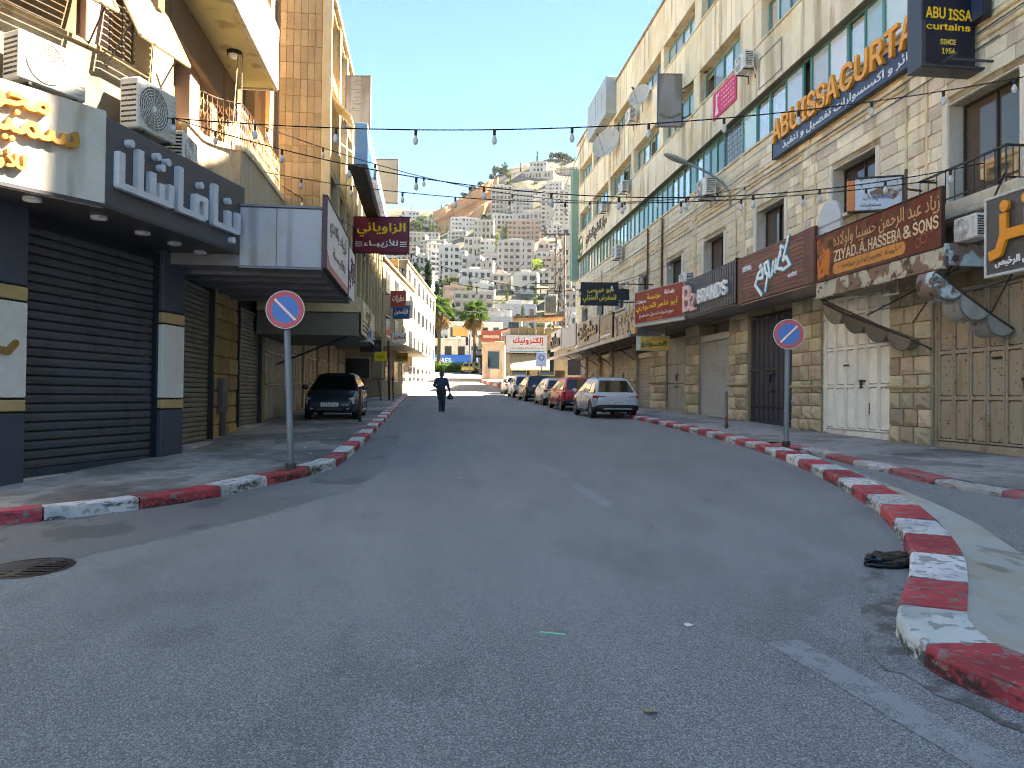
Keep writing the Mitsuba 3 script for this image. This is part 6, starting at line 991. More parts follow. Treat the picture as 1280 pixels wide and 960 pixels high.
def quad_drum(a, b, r, colour):
    a, b = np.array(a), np.array(b); ctr = (a + b) / 2
    xd = (b - a) / np.linalg.norm(b - a); yd = np.array([0, 0, -1.0]); nd = np.cross(xd, yd)
    th = np.linspace(0, math.pi, 13); rr = np.linalg.norm(b - a) / 2
    ring = np.array([ctr + rr * math.cos(t) * xd + rr * 1.05 * math.sin(t) * yd for t in th])
    n = len(th)
    dd = -R.n * r
    v = np.vstack([ring, ring + dd, [ctr], [ctr + dd]]); f = []
    for i in range(n - 1):
        f += [(i, i + 1, 2 * n), (n + i, 2 * n + 1, n + i + 1), (i, n + i, n + i + 1), (i, n + i + 1, i + 1)]
    part(k, 'drum', mk(v, f), 'worn_metal', colour); part(k, 'rim', tube(ring, .016, 6), 'satin', '#5b554c')
for (a, b), c in zip(((chain2[0], chain2[1]), (chain2[1], chain2[2]), (chain2[2], chain2[3]), (chain2[3], chain2[4])), ('#85796a', '#5f564a', '#6a6054', '#766b5e')):
    quad_drum(a, b, .2, c)

# air conditioners, dishes
def air_con(fr, s, n, z, w=.86, h=.60, d=.34, label='', group='air conditioner units on the facades', colour='#cdcbc4', bracket=True, turned=0.0, detail=True, mat='satin'):
    key = thing('air_conditioner', label, 'air conditioner', group)
    m0 = np.eye(4); ca, sa = math.cos(turned), math.sin(turned)
    m0[:2, :2] = [[ca, -sa], [sa, ca]]
    base = fr.pt(s, n, z)
    M = np.eye(4); xd = -fr.d if fr.side > 0 else fr.d
    M[:3, 0], M[:3, 1], M[:3, 2], M[:3, 3] = xd, fr.n, [0, 0, 1], base
    def put(m, mt, c, name, smooth=False):
        m = m.copy(); m.apply_transform(m0); m.apply_transform(M); part(key, name, m, mt, c, smooth)
    put(cbox(-w / 2, w / 2, -d / 2, d / 2, 0, h, .025), mat, colour, 'case')
    cx, cz, rr = -w * .12, h * .5, h * .42
    rings = []
    for r0 in np.linspace(.25, 1, 5 if not detail else 7):
        t = np.linspace(0, 2 * math.pi, 25)
        rings.append(tube(np.c_[cx + rr * r0 * np.cos(t), t * 0 + d / 2 + .012, cz + rr * r0 * np.sin(t)], .006, 4))
    for a in np.arange(0, 2 * math.pi, math.pi / (5 if not detail else 8)):
        rings.append(cyl((cx + .05 * math.cos(a), d / 2 + .012, cz + .05 * math.sin(a)), (cx + rr * math.cos(a), d / 2 + .012, cz + rr * math.sin(a)), .004, 4))
    fan = extrude(Point(cx, cz).buffer(rr), .006); v = fan.vertices.copy()
    put(mk(np.c_[v[:, 0], d / 2 + v[:, 2] + .001, v[:, 1]], fan.faces), 'satin', '#6e6a62', 'fan_opening')
    put(cat(rings + [cyl((cx, d / 2, cz), (cx, d / 2 + .02, cz), .05, 12)]), 'satin', '#d8d6cf', 'grille')
    put(cat([box(w * .33, w * .46, d / 2, d / 2 + .006, h * f, h * f + .012) for f in np.arange(.12, .9, .09)]), 'satin', '#a5a39c', 'louvre')
    put(cat([box(-w / 2 - .004, -w / 2 + .001, -d * .38, d * .38, h * f, h * f + .03) for f in np.arange(.12, .9, .1)] + [box(w / 2 - .001, w / 2 + .004, -d * .38, d * .38, h * f, h * f + .03) for f in np.arange(.12, .9, .1)]), 'satin', '#33312e', 'side_vent')
    if bracket:
        put(cat([box(-w * .36, -w * .32, -d / 2 - .12, d / 2, -.035, 0), box(w * .32, w * .36, -d / 2 - .12, d / 2, -.035, 0), box(-w * .36, -w * .32, -d / 2 - .12, -d / 2 - .09, -.3, 0), box(w * .32, w * .36, -d / 2 - .12, -d / 2 - .09, -.3, 0)]), 'satin', '#3b3834', 'bracket')
    put(tube([(w * .5, -.05, h * .3), (w * .58, -.08, h * .2), (w * .6, -.15, -.1), (w * .55, -d / 2 - .1, -.4)], .018, 6), 'satin', '#c9c5ba', 'hose')
    return key
air_con(R, 26.55, .34, 12.85, label='air conditioner under the open top window, left of the orange-lettered sign')
air_con(R, 29.9, .42, 9.35, w=1.0, h=.72, d=.42, label='big air conditioner by the street lamp bracket on the stone wall')
air_con(R, 41.4, .40, 16.35, w=.95, h=.68, label='air conditioner high under the roof between the two dishes')
air_con(R, 43.0, .36, 13.0, label='air conditioner below the open red-curtained window')
air_con(R, 44.25, .38, 9.5, w=1.0, h=.75, label='air conditioner at the window band near the far lettering')
air_con(R, 48.0, .36, 13.1, label='farthest air conditioner just above the dark wall lettering')
air_con(R, 31.2, .75, 6.05, w=.9, h=.55, label='dusty air conditioner lying on top of the red sign canopy', bracket=False)
air_con(R, 14.75, .8, 4.62, w=.62, h=.46, label='small air conditioner standing on the canopy end behind the brown sign', bracket=False)
def dish(p, r, aim, label, colour='#b9b4a8'):
    key = thing('satellite_dish', label, 'satellite dish', 'satellite dishes on the stone building')
    prof = [(0.001, 0)] + [(r * t, .22 * r * t * t) for t in np.linspace(.15, 1, 7)] + [(r * 1.02, .22 * r), (r, .22 * r - .02)]
    m = lathe(prof, 24); z = np.array(aim, float); z /= np.linalg.norm(z); x = np.cross([0, 0, 1], z); x /= np.linalg.norm(x)
    M = np.eye(4); M[:3, 0], M[:3, 1], M[:3, 2], M[:3, 3] = x, np.cross(z, x), z, p
    m.apply_transform(M); part(key, 'reflector', m, 'worn_metal', colour, True)
    p = np.array(p)
    part(key, 'arm', cat([cyl(p - np.cross(z, x) * r * .8 + z * .1, p + z * r * 1.1, .015, 6), cyl(p, p - z * .3, .03, 8), cyl(p - z * .25, p - z * .25 - np.array([0, 0, .6]), .025, 8)]), 'satin', '#6f6b64')
    part(key, 'receiver', cyl(p + z * r * 1.05, p + z * r * 1.25, .05, 8), 'satin', '#55524d')
dish(R.pt(39.3, .45, 16.95), .62, (-.7, -.75, .35), 'smaller pale dish at an upper window under the roof')
dish(R.pt(46.0, .55, 16.7), .95, (-.7, -.75, .3), 'large pale dish at the far end of the top floor')

# street lamp on the facade
k = thing('street_lamp', 'grey street lamp on a bent arm fixed to the stone facade', 'street lamp')
part(k, 'arm', tube([R.pt(28.45, .05, 8.7), R.pt(28.45, .10, 9.2), R.pt(28.5, .30, 9.55), R.pt(28.7, .8, 9.95), R.pt(28.9, 1.5, 10.35)], .045, 8), 'metal', '#8b918e', True)
hd = sphere((0, 0, 0), (.52, .19, .10), 2)
M = np.eye(4); xd = R.n * .93 + np.array([0, 0, .32]); xd /= np.linalg.norm(xd); yd = R.d; zd = np.cross(xd, yd); M[:3, 0], M[:3, 1], M[:3, 2], M[:3, 3] = xd, yd, zd, R.pt(28.95, 1.95, 10.5)
hd.apply_transform(M); part(k, 'head', hd, 'satin', '#8c938f', True)
g = sphere((.08, 0, -.05), (.34, .15, .07), 2); g.apply_transform(M); part(k, 'lamp_glass', g, 'window_glass', '#b8b8ac', True)
# ---- left-hand corner building --------------------------------------------------
W1 = Frame((-7.0, 10.92), (.182, 1), -1)       # wall of the corner shop
A1 = Frame((-7.0, 10.92), (.45, 1), -1)        # first-floor wall, facing the junction
A2 = Frame((-6.52, 11.99), (.24, 1), -1)
U = Frame((-6.28, 13.0), (-.11, 1), -1)        # first-floor wall along the street
lb = thing('corner_building', 'weathered ochre corner building with propped slatted shutters and a long stained balcony', 'building')
OCH, OCH2, PINK_SHADE = '#b0a083', '#a3957a', '#9c8273'  # pinkish brown puts the shaded tone of the piers into their colour
def lpart(name, meshes, mat, c, **k): return part(lb, name, cat(meshes) if isinstance(meshes, list) else meshes, mat, c, **k)
body = extrude(Polygon([(-9.3, 5.8), (-7.45, 10.1), (-6.78, 11.6), (-6.52, 12.9), (-6.75, 15.3), (-7.35, 20.9), (-20, 20.9), (-20, 5.8)]), 9.2); body.apply_translation([0, 0, 5.3])
lpart('wall', body, 'plaster', '#6f6250')
gbody = extrude(Polygon([(-8.6, 5.8), (-7.42, 10.95), (-6.85, 14.65), (-6.95, 15.3), (-7.95, 24.5), (-20, 24.5), (-20, 5.8)]), 5.4); lpart('ground_wall', gbody, 'plaster', '#6a6253')
# corner shop: shutter of broad slats between panelled columns
r4 = random.Random(21)
sh = lpart('roller_shutter', [W1.box(-.02, .05, -.12, .02, .3, 4.1), W1.box(3.02, 3.09, -.12, .02, .3, 4.1), W1.box(0, 3.07, -.14, -.1, 3.9, 4.2)], 'satin', '#23262e', label='dark blue-grey roller shutter of broad slats')
zz = np.arange(.42, 3.98, .137)
for z in zz:
    prof = [(0.0, 0), (.028, .018), (.034, .07), (.026, .112), (-.004, .126)]
    v = np.vstack([[[.05, -.10 + a, z + b], [3.02, -.10 + a, z + b]] for a, b in prof]); f = []
    for i in range(4): f += [(2 * i, 2 * i + 1, 2 * i + 3), (2 * i, 2 * i + 3, 2 * i + 2)]
    part(sh, 'slat', W1.to(mk(v, f)), 'worn_metal', jitter('#4d4f55', .05, r4))
part(sh, 'bottom_bar', cat([W1.cbox(.05, 3.02, -.12, -.05, .30, .42, .01), W1.cbox(.4, .52, -.05, -.02, .34, .40, .01), W1.cbox(2.55, 2.67, -.05, -.02, .36, .41, .01)]), 'worn_metal', '#3b414c')
lpart('door_sill', [W1.cbox(0.0, 3.07, -.25, .10, .0, .30, .015)], 'plaster', '#a79f92')
for s0, s1, nn in ((-1.6, 0.0, .12), (3.07, 3.75, .10)):
    z0 = gz(W1, s0 + .4) - .1
    for a, b, c, m, e in ((z0, 1.24, '#454a55', 'satin', 0), (1.27, 1.43, '#b39b6c', 'satin', .01), (1.46, 2.80, '#d4d2c9', 'satin', .008), (2.83, 3.02, '#b39b6c', 'satin', .01), (3.05, 4.15, '#474c57', 'satin', 0)):
        lpart('column_panel', [W1.cbox(s0 + .01, s1 - .01, -.3, nn + e, a, b, .012)], m, c)
    lpart('column_core', [W1.box(s0 + .02, s1 - .02, -.3, nn - .02, z0, 4.15)], 'satin', '#17181c')
lpart('logo', [W1.face(extrude(LineString([(0, .2), (.12, .02), (.3, 0), (.42, .12)]).buffer(.05), .03), -.66, .135, 2.1)], 'satin', '#8d6d3a')

# sign fascias of the corner shop
SB = Frame((-5.73, 10.73), (.182, 1), -1); SA = Frame((-5.73, 10.73), (.69, 1), -1)
LB = float(np.hypot(.182, 1) * 3.67)
k = thing('shop_sign', 'dark grey fascia with thick white raised Arabic letters over the closed corner shop', 'sign')
part(k, 'fascia', SB.cbox(0.0, LB, -.10, 0, 4.14, 5.42, .01), 'satin', '#4d4e52')
part(k, 'end_panel', cat([SB.cbox(LB - .08, LB, -1.1, -.10, 4.14, 5.42, .01)]), 'satin', '#45464a')
def bl(pts, w=.085, cap=3): return LineString(pts).buffer(w, cap_style=cap, join_style=1)
def bn(pts): return LineString(pts).buffer(.066, cap_style=2, join_style=1, quad_segs=4)
dot = lambda x, y: Point(x, y).buffer(.075)
word = unary_union([
    bn([(.10, .78), (.10, .12), (.52, .12), (.52, 1.0)]),                                   # nun joined to sheen
    bn([(.52, .12), (1.28, .12), (1.28, .56)]), bn([(1.04, .12), (1.04, .5)]), bn([(.82, .12), (.82, .66)]),
    bn([(1.52, 1.06), (1.52, .12), (2.25, .12)]),                                           # alef, fa
    bn([(2.25, .12), (2.25, .56), (1.98, .56), (1.98, .12)]),
    bn([(2.55, 1.06), (2.55, .12), (3.32, .12), (3.32, .60)]), bn([(3.0, .12), (3.0, .56)])])
dots = [dot(.30, 1.04), dot(.93, 1.04), dot(1.04, .84), dot(1.18, 1.02), dot(2.10, .86), dot(2.98, .80), dot(3.15, -.13)]
sc = lambda g: affinity.scale(g, 1.0, .62, origin=(0, 0))
part(k, 'lettering', SB.face(extrude(affinity.scale(word, .98, .72, origin=(0, 0)), .09), .12, .005, 4.42), 'satin', '#c3c6cb')
for g in dots:
    c = g.centroid
    part(k, 'lettering_dot', SB.face(extrude(Point(c.x * .98, c.y * .72).buffer(.058), .10), .12, .005, 4.42), 'satin', '#bfc2c8')
k = thing('shop_sign', 'white fascia with three lines of raised gold Arabic letters turning the corner', 'sign')
part(k, 'fascia', SA.cbox(-4.2, 0.0, -.10, 0, 4.14, 5.50, .01), 'galvanised', '#c5c3bb')
def right_text(name, h, xr, y, c):
    m = arabic(name, None, h, 0, 0, .09); m.apply_translation([-m.bounds[1][0] + xr, y, 0])
    part(k, 'lettering', SA.face(m, -4.2, .005, 4.14), 'satin', c)
right_text('gold1', .40, 3.42, .93, '#b8862f'); right_text('gold2', .34, 3.80, .58, '#a67a32'); right_text('gold3', .30, 3.15, .18, '#a87f3a')
sof = extrude(Polygon([(-8.7, 6.3), (-5.73, 10.70), (-5.06, 14.38), (-6.8, 14.6), (-7.45, 10.9), (-8.7, 6.3)]).buffer(0), .05); sof.apply_translation([0, 0, 4.14])
lpart('soffit', sof, 'satin', '#3c3d41')
lpart('sign_roof', [SB.box(0, LB, -1.0, -.1, 5.36, 5.40), SA.box(-4.2, -.05, -1.2, -.1, 5.42, 5.46)], 'matte', '#57534c')
for i, (u, w) in enumerate(((-6.45, 10.25), (-6.12, 11.3), (-5.98, 12.35), (-5.84, 13.2), (-5.72, 14.0))):
    kk = thing('downlight', 'round white recessed downlight in the dark soffit over the corner shop', 'light fixture', 'downlights in the corner shop soffit')
    part(kk, 'rim', cyl((u, w, 4.10), (u, w, 4.145), .115, 20), 'satin', '#b4b4b6'); part(kk, 'diffuser', cyl((u, w, 4.095), (u, w, 4.11), .09, 20), 'satin', '#d2d2d4')

# first floor: windows, propped slatted shutters
lpart('facade_slab', [A1.box(-4.5, 1.19, -.30, 0, 5.3, 6.88), A2.box(0, 1.03, -.30, 0, 5.3, 6.88), A1.box(-4.5, 1.19, -.3, 0, 8.25, 9.6), A2.box(0, 1.03, -.3, 0, 8.25, 9.6)], 'plaster', '#807665')
lpart('sill', [A1.cbox(-4.5, 1.2, -.3, .05, 6.88, 6.96, .01), A2.cbox(0, 1.04, -.3, .05, 6.88, 6.96, .01)], 'plaster', '#8b7b62')
lpart('pier', [A1.cbox(.90, 1.2, -.3, .02, 6.96, 8.25, .01), A2.cbox(-.02, .14, -.3, .02, 6.96, 8.25, .01)], 'plaster', PINK_SHADE)
window(-3.6, -1.2, 6.96, 8.25, -.22, 3, '#6b655b', '#1c1d1f', fr=A1, own=lb); window(-1.15, .9, 6.96, 8.25, -.22, 4, '#7c7466', '#24231f', fr=A1, own=lb)
window(.14, 1.0, 6.96, 8.25, -.22, 3, '#6d6a62', '#1a1a1a', fr=A2, own=lb)
def prop_shutter(fr, s0, s1, top, reach, drop, label):
    kk = thing('propped_shutter', label, 'shutter', 'slatted shutters propped open over the first-floor windows')
    p = lambda s, t: fr.pt(s, .04 + reach * t, top - drop * t)
    n_sl = 16
    for i in range(n_sl):
        t0, t1 = (i + .06) / n_sl, (i + .94) / n_sl
        a, b, c, d = p(s0 + .05, t0), p(s1 - .05, t0), p(s1 - .05, t1), p(s0 + .05, t1)
        up = np.cross(b - a, d - a); up /= np.linalg.norm(up); up *= np.sign(up[2]) * .012
        part(kk, 'slat', hull([a, b, c - up, d - up, a + up, b + up, c, d]), 'worn_metal', jitter('#94896f', .06, r4))
    part(kk, 'frame', cat([cyl(p(s0, 0), p(s0, 1), .03, 6), cyl(p(s1, 0), p(s1, 1), .03, 6), cyl(p(s0, 1), p(s1, 1), .03, 6), cyl(p(s0, 0), p(s1, 0), .025, 6)]), 'worn_metal', '#a1967a')
    part(kk, 'stay', cat([cyl(p(s0 + .02, .75), fr.pt(s0 + .02, 0, top - drop - .45), .014, 5), cyl(p(s1 - .02, .75), fr.pt(s1 - .02, 0, top - drop - .45), .014, 5)]), 'satin', '#4f4a41')
prop_shutter(A1, -1.3, .95, 8.35, .62, 1.05, 'cream slatted shutter propped out over the wide window above the white fascia')
prop_shutter(A2, .10, 1.30, 8.30, .60, 1.15, 'cream slatted shutter propped out above the middle air conditioner')
# along the street: piers, shuttered window, beam, balcony
lpart('wall_panel', [U.cbox(0.0, 1.22, -.3, .05, 5.3, 8.05, .015)], 'plaster', '#a89677')
window(1.3, 2.15, 5.9, 8.05, -.28, 1, '#5d564c', '#575550', fr=U, own=lb)
for i, z in enumerate(np.arange(5.95, 8.0, .065)):
    part(lb, 'shutter_slat', U.box(1.34, 2.12, -.26, -.235, z, z + .05), 'satin', '#8f8a7c')
lpart('pier', [U.cbox(2.15, 2.75, -.3, .08, 5.3, 8.3, .02), U.cbox(3.6, 4.05, -.3, .08, 5.3, 8.3, .02)], 'plaster', PINK_SHADE)
lpart('pier', [U.cbox(4.9, 5.2, -.3, .05, 5.3, 8.3, .02)], 'plaster', '#c8ac84')
window(2.75, 3.6, 5.9, 8.2, -.25, 2, '#8a8577', '#8fa096', fr=U, own=lb); window(4.05, 4.9, 5.6, 8.2, -.25, 2, '#8a8577', '#4a4438', fr=U, own=lb)
lpart('beam', [U.cbox(-.1, 5.3, -.3, .22, 8.05, 8.88, .02)], 'plaster', '#7d6d59')
lpart('wall_panel', [U.box(5.2, 7.9, -.3, .0, 5.3, 8.9)], 'plaster', '#bcab8a')
bk = lpart('balcony', [U.box(.2, 5.32, -.2, 1.06, 8.88, 9.02)], 'plaster', '#b9b183')
part(bk, 'parapet', cat([U.cbox(.2, 5.32, 1.06, 1.16, 8.84, 10.35, .02), U.cbox(5.24, 5.34, -.2, 1.06, 8.84, 10.35, .02)]), 'plaster', '#b4ae9a')
kk = thing('ceiling_lamp', 'round white lamp with a dark rim under the long stained balcony', 'lamp')
part(kk, 'rim', cyl(U.pt(3.3, .62, 8.80), U.pt(3.3, .62, 8.885), .15, 20), 'satin', '#2c2723'); part(kk, 'globe', sphere(U.pt(3.3, .62, 8.80), (.12, .12, .08), 2), 'satin', '#e4e0d4', True)
# curved balcony with an iron screen
arc = [U.pt(2.0, .02)] + [U.pt(2.75 + .85 * math.sin(t) , .80 * (1 - math.cos(t)) * .0 + .02 + .70 * math.sin(t / 1.0) * (t / (math.pi / 2)) ) for t in np.linspace(.2, math.pi / 2, 8)] + [U.pt(4.4, .76), U.pt(7.85, .76)]
a2 = np.array(arc)[:, :2]
def wall_along(line, thick, z0, z1):
    m = extrude(LineString(line).buffer(thick / 2, cap_style=2, join_style=1), z1 - z0); m.apply_translation([0, 0, z0]); return m
cb = lpart('curved_balcony', wall_along(a2, .12, 5.35, 6.85), 'plaster', '#aaa18c')
part(cb, 'coping', wall_along(a2, .22, 6.82, 6.93), 'plaster', '#d8cdb4')
fl = extrude(Polygon(np.vstack([a2, [U.pt(7.85, -.1)[:2]], [U.pt(2.0, -.1)[:2]]])).buffer(0), .12); fl.apply_translation([0, 0, 5.35]); part(cb, 'floor', fl, 'plaster', '#8d7f67')
rs = resample(a2, .13)
scr = [cyl([x, y, 6.93], [x, y, 7.85], .010, 5) for x, y in rs[6:]]
for i, (x, y) in enumerate(rs[7:-1]):
    for zc in (7.15, 7.4, 7.65):
        d = rs[min(i + 8, len(rs) - 1)] - np.array([x, y]); d /= np.linalg.norm(d) + 1e-9
        t = np.linspace(0, 2 * math.pi, 9); scr.append(tube([[x + d[0] * .055 * math.cos(q), y + d[1] * .055 * math.cos(q), zc + .1 * math.sin(q)] for q in t], .008, 4))
part(cb, 'iron_screen', cat(scr), 'rusty', '#9c8867', kind='stuff')
part(cb, 'handrail', tube(np.c_[rs[5:], np.full(len(rs) - 5, 7.87)], .022, 6), 'satin', '#4a4038')
# corner posts and pipes where the tower begins
lpart('corner_post', [box(-7.0, -6.72, 20.55, 20.95, 4.6, 14.5)], 'plaster', '#8d7663'); lpart('corner_post', [box(-6.68, -6.56, 20.45, 20.9, 4.6, 14.5)], 'plaster', '#cfae82')
lpart('drainpipe', cyl((-6.50, 20.9, 4.6), (-6.50, 20.9, 14.5), .045, 8), 'satin', '#5d5d5c')
for i, (x, y, z, l2) in enumerate(((-6.33, 11.0, 9.2, 3.6),)):
    pass
lpart('hanging_cable', [tube([U.pt(3.55, .75, 10.0), U.pt(3.2, .72, 8.7), U.pt(2.9, .72, 7.2), U.pt(2.75, .70, 6.2)], .012, 5), tube([U.pt(3.6, .78, 10.0), U.pt(3.45, .75, 8.7), U.pt(3.5, .75, 6.0)], .012, 5),
    tube([A2.pt(.9, .3, 6.9), U.pt(.5, .25, 6.4), U.pt(1.8, .3, 5.8), U.pt(3.0, .5, 5.3)], .016, 5)], 'satin', '#8d8672')
air_con(A1, .05, .36, 5.78, w=1.0, h=.68, d=.36, label='boxy air conditioner nearest the camera above the white fascia with gold letters', colour='#b9b6ac')
air_con(A2, .62, .40, 5.72, w=.92, h=.82, d=.36, label='tall air conditioner with a big round fan where white and dark fascias meet', colour='#c2bfb6')
air_con(U, .62, .40, 5.52, w=.80, h=.60, d=.34, label='smaller air conditioner partly hidden behind the dark fascia', colour='#d6d2c6')

# shops along the pavement
def left_roller(s0, s1, zt, c, label):
    z0 = gz(L, s0) + .10
    d = lpart('roller_shutter', [L.box(s0 - .07, s0, -.1, .06, z0 - .3, zt), L.box(s1, s1 + .07, -.1, .06, z0 - .3, zt), L.box(s0, s1, -.14, -.1, zt - .1, zt + .3)], 'satin', '#2e2d2b', label=label)
    for z in np.arange(z0 + .02, zt - .1, .105):
        prof = [(0.0, 0), (.022, .012), (.028, .055), (.02, .088), (-.002, .098)]
        v = np.vstack([[[s0, -.08 + a, z + b], [s1, -.08 + a, z + b]] for a, b in prof]); f = []
        for i in range(4): f += [(2 * i, 2 * i + 1, 2 * i + 3), (2 * i, 2 * i + 3, 2 * i + 2)]
        part(d, 'slat', L.to(mk(v, f)), 'worn_metal', jitter(c, .05, r4))
    lpart('doorstep', [L.cbox(s0 - .1, s1 + .1, -.2, .28, z0 - .4, z0, .015)], 'plaster', '#a39c93')
left_roller(-.35, 1.85, 3.9, '#77756a', 'grey-green roller shutter next to the corner column')
left_roller(4.35, 6.95, 3.9, '#7d7a6f', 'grey roller shutter between rough stone piers')
for a, b in ((1.98, 4.22), (7.05, 7.6)):
    cc = lpart('stone_pier', L.box(a, b, -.3, -.05, 0, 4.2), 'plaster', '#7d6c50')
    z = gz(L, a) - .05
    while z < 4.1:
        h = r4.uniform(.36, .5)
        w = (b - a) / (3 if b - a > 1 else 1)
        for q in range(3 if b - a > 1 else 1):
            part(cc, 'block', L.cbox(a + w * q + .012, a + w * (q + 1) - .012, -.05, r4.uniform(.0, .05), z + .01, min(z + h, 4.2) - .01, .03), 'stone', jitter('#a18b60', .13, r4))
        z += h
lpart('meter_box', [L.cbox(2.3, 2.75, .03, .16, 1.1, 1.9, .02), L.cbox(2.6, 2.8, .02, .12, .4, 1.3, .02)], 'satin', '#5b545c')

# canopy of the clothes shop: grey sheet-metal end, white sign towards the street
k = thing('shop_canopy', 'grey sheet-metal shop canopy box beside the dark fascia, deep black underside', 'canopy')
CA = Frame((-3.60, 14.4), (-1, -.11), +1)       # front faces the camera; along = towards the wall
CA.n = -L.d.copy()
for i, (a, b) in enumerate(((0.0, .83), (.835, 1.5))):
    part(k, 'metal_panel', CA.to(cbox(a, b, -.03, 0, 3.93, 5.03, .008)), 'galvanised', jitter('#a6a6aa', .04))
part(k, 'body', CA.to(box(.02, 3.3, -5.6, -.03, 3.93, 5.0)), 'satin', '#6f6f72')
part(k, 'purlin', cat([CA.to(box(.1, 3.2, -y - .06, -y, 3.86, 3.93)) for y in (.7, 1.5, 2.5, 3.6, 4.7)]), 'satin', '#66666a')
for z in (3.88, 5.03): part(k, 'edge', CA.to(cbox(-.02, 1.5, -.04, .03, z, z + .05, .01)), 'metal', '#6a6a6e')
k = thing('shop_sign', 'tall white sign with dark Arabic lettering on the street side of the grey canopy', 'sign')
WS = Frame((-3.56, 14.4), (-.11, 1), -1)
lay = wall_sign(k, WS, 0, 4.0, 3.95, 5.28, .04, .07, 'satin', '#c3c6cc', frame='#4a2f38', fw=.03)
lay(arabic('canopy1', 3.0, .5, .5, .70, .006), 'satin', '#3b2630'); lay(arabic('canopy2', 2.3, .28, 1.0, .32, .006), 'satin', '#27443c')
lay(extrude(Polygon([(.0, .0), (3.9, .0), (3.9, .14), (.6, .14), (.0, .42)]), .004), 'satin', '#9a5358', name='red_strip')
k = thing('shop_sign', 'narrow white sign with thick purple letters at the far end of the canopy', 'sign')
lay = wall_sign(k, WS, 4.1, 5.5, 3.95, 5.15, .05, .07, 'satin', '#c6c6cb')
lay(arabic('canopy3', 1.2, .8, .1, .2, .02), 'satin', '#4a2f52')

# ---- tiled tower and the street front beyond it ---------------------------------
tb = thing('tiled_building', 'four-storey building whose narrow end wall is faced with ochre stone tiles', 'building')
F2 = Frame((-5.10, 21.0), (-.110, 1), -1)
def tpart(name, ms, mat, c, **k): return part(tb, name, cat(ms) if isinstance(ms, list) else ms, mat, c, **k)
endf = Frame((-5.10, 21.0), (-1, -.11), +1); endf.n = -F2.d
tpart('wall', [F2.box(.03, 25.2, -12, -.45, 4.6, 12.5), endf.to(box(0.02, 1.36, -.5, -.02, 4.6, 14.5))], 'plaster', '#8b7a5c')
r5 = random.Random(31)
for ci in range(7):
    a, b = .03 + .19 * ci, .03 + .19 * (ci + 1)
    if ci == 6: b = 1.34
    z = 4.7
    while z < 14.4:
        part(tb, 'tile', endf.to(cbox(a + .005, b - .005, -.02, r5.uniform(-.002, .004), z + .005, z + .452, .005)), 'stone', jitter('#aa9676', .08, r5)); z += .457
tpart('corner_fin', [F2.cbox(-.05, .12, -.2, .05, 4.6, 14.5, .01)], 'plaster', '#c9ba98')
for z in (7.7, 10.3, 12.35): tpart('floor_edge', [F2.box(.1, 25.2, -.45, .02, z, z + .28)], 'plaster', '#b5a27c')
tpart('roof_edge', [F2.cbox(.1, 25.3, -.5, .12, 12.5, 12.72, .02)], 'plaster', '#a8977a')
for i, s in enumerate(np.arange(1.6, 25, 1.95)):
    tpart('pilaster', [F2.cbox(s, s + .32, -.45, .10, 4.9, 12.4, .015)], 'plaster', jitter('#b9ac8c', .05, r5))
    for z0, z1 in ((5.4, 7.5), (8.1, 10.1), (10.7, 12.2)):
        if s + 1.95 < 25: window(s + .34, s + 1.93, z0, z1, -.25, 2, '#7d7868', jitter('#6c665a', .15, r5), fr=F2, own=tb)
tpart('hood', [hull([F2.pt(a, n, z) for a in (.4, 1.5) for n, z in ((0, 9.9), (.0, 10.0), (.55, 9.35), (.55, 9.42))])], 'worn_metal', '#c9bd9b')
k = thing('band_sign', 'long pale blue glass band sign sloping away along the tiled building', 'sign')
BS = Frame(F2.pt(0, .95)[:2], (-.11, 1), -1)
for i in range(9):
    a = .9 + i * 1.5
    part(k, 'panel', BS.cbox(a, a + 1.47, -.06, 0, 8.25, 9.25, .01), 'window_glass', jitter('#7fa6cf', .06, r5))
part(k, 'frame', cat([BS.cbox(.85, 14.4, -.12, .03, 9.25, 9.33, .01), BS.cbox(.85, 14.4, -.12, .03, 8.17, 8.25, .01)]), 'satin', '#c9ccd0')
part(k, 'box_end', BS.cbox(.80, .88, -.32, .03, 8.15, 9.35, .01), 'satin', '#5d86b3')
part(k, 'soffit', BS.box(.85, 14.4, -.5, -.06, 8.1, 8.17), 'satin', '#4c463c')
# ground floor doors further along, and the canopies
gw = tpart('ground_wall', [L.box(9.0, 31, -3, -.12, 0, 5.0)], 'plaster', '#8a7a5d')
gl = Frame(L.pt(0)[:2], (-.11, 1), -1)
for i, (a, b, c) in enumerate(((7.7, 11.2, '#b9b2a0'), (11.8, 14.6, '#9d978a'), (15.2, 18.5, '#b09b76'), (19.2, 22.4, '#a6906c'), (23.2, 26.5, '#b5a078'), (27.2, 30.4, '#c2b08b'))):
    z0 = gz(L, a) + .08
    dd = tpart('ribbed_door', [gl.box(a, b, -.12, -.06, z0 - .3, 4.1)], 'worn_metal', c)
    nrib = int((b - a) / .34)
    for q in range(nrib):
        s_ = a + (b - a) * q / nrib
        part(dd, 'rib', gl.cbox(s_ + .02, s_ + .22, -.06, -.015, z0, 4.1, .012), 'worn_metal', jitter(c, .07, r5))
    part(dd, 'bolt_bar', cat([gl.cbox(a + .1, b - .1, -.015, .01, z0 + 1.0, z0 + 1.06, .005), gl.cbox(a + .1, b - .1, -.015, .01, z0 + 2.0, z0 + 2.06, .005)]), 'satin', '#2f2a25')
k = thing('shop_canopy', 'beige canopy box over the parked dark car with a stained green-grey lower face', 'canopy')
CB = Frame((-4.36, 22.0), (-1, -.11), +1); CB.n = -L.d.copy()
part(k, 'fascia', CB.to(cbox(0, 2.9, -5, 0, 3.92, 4.35, .01)), 'plaster', '#c4b78f')
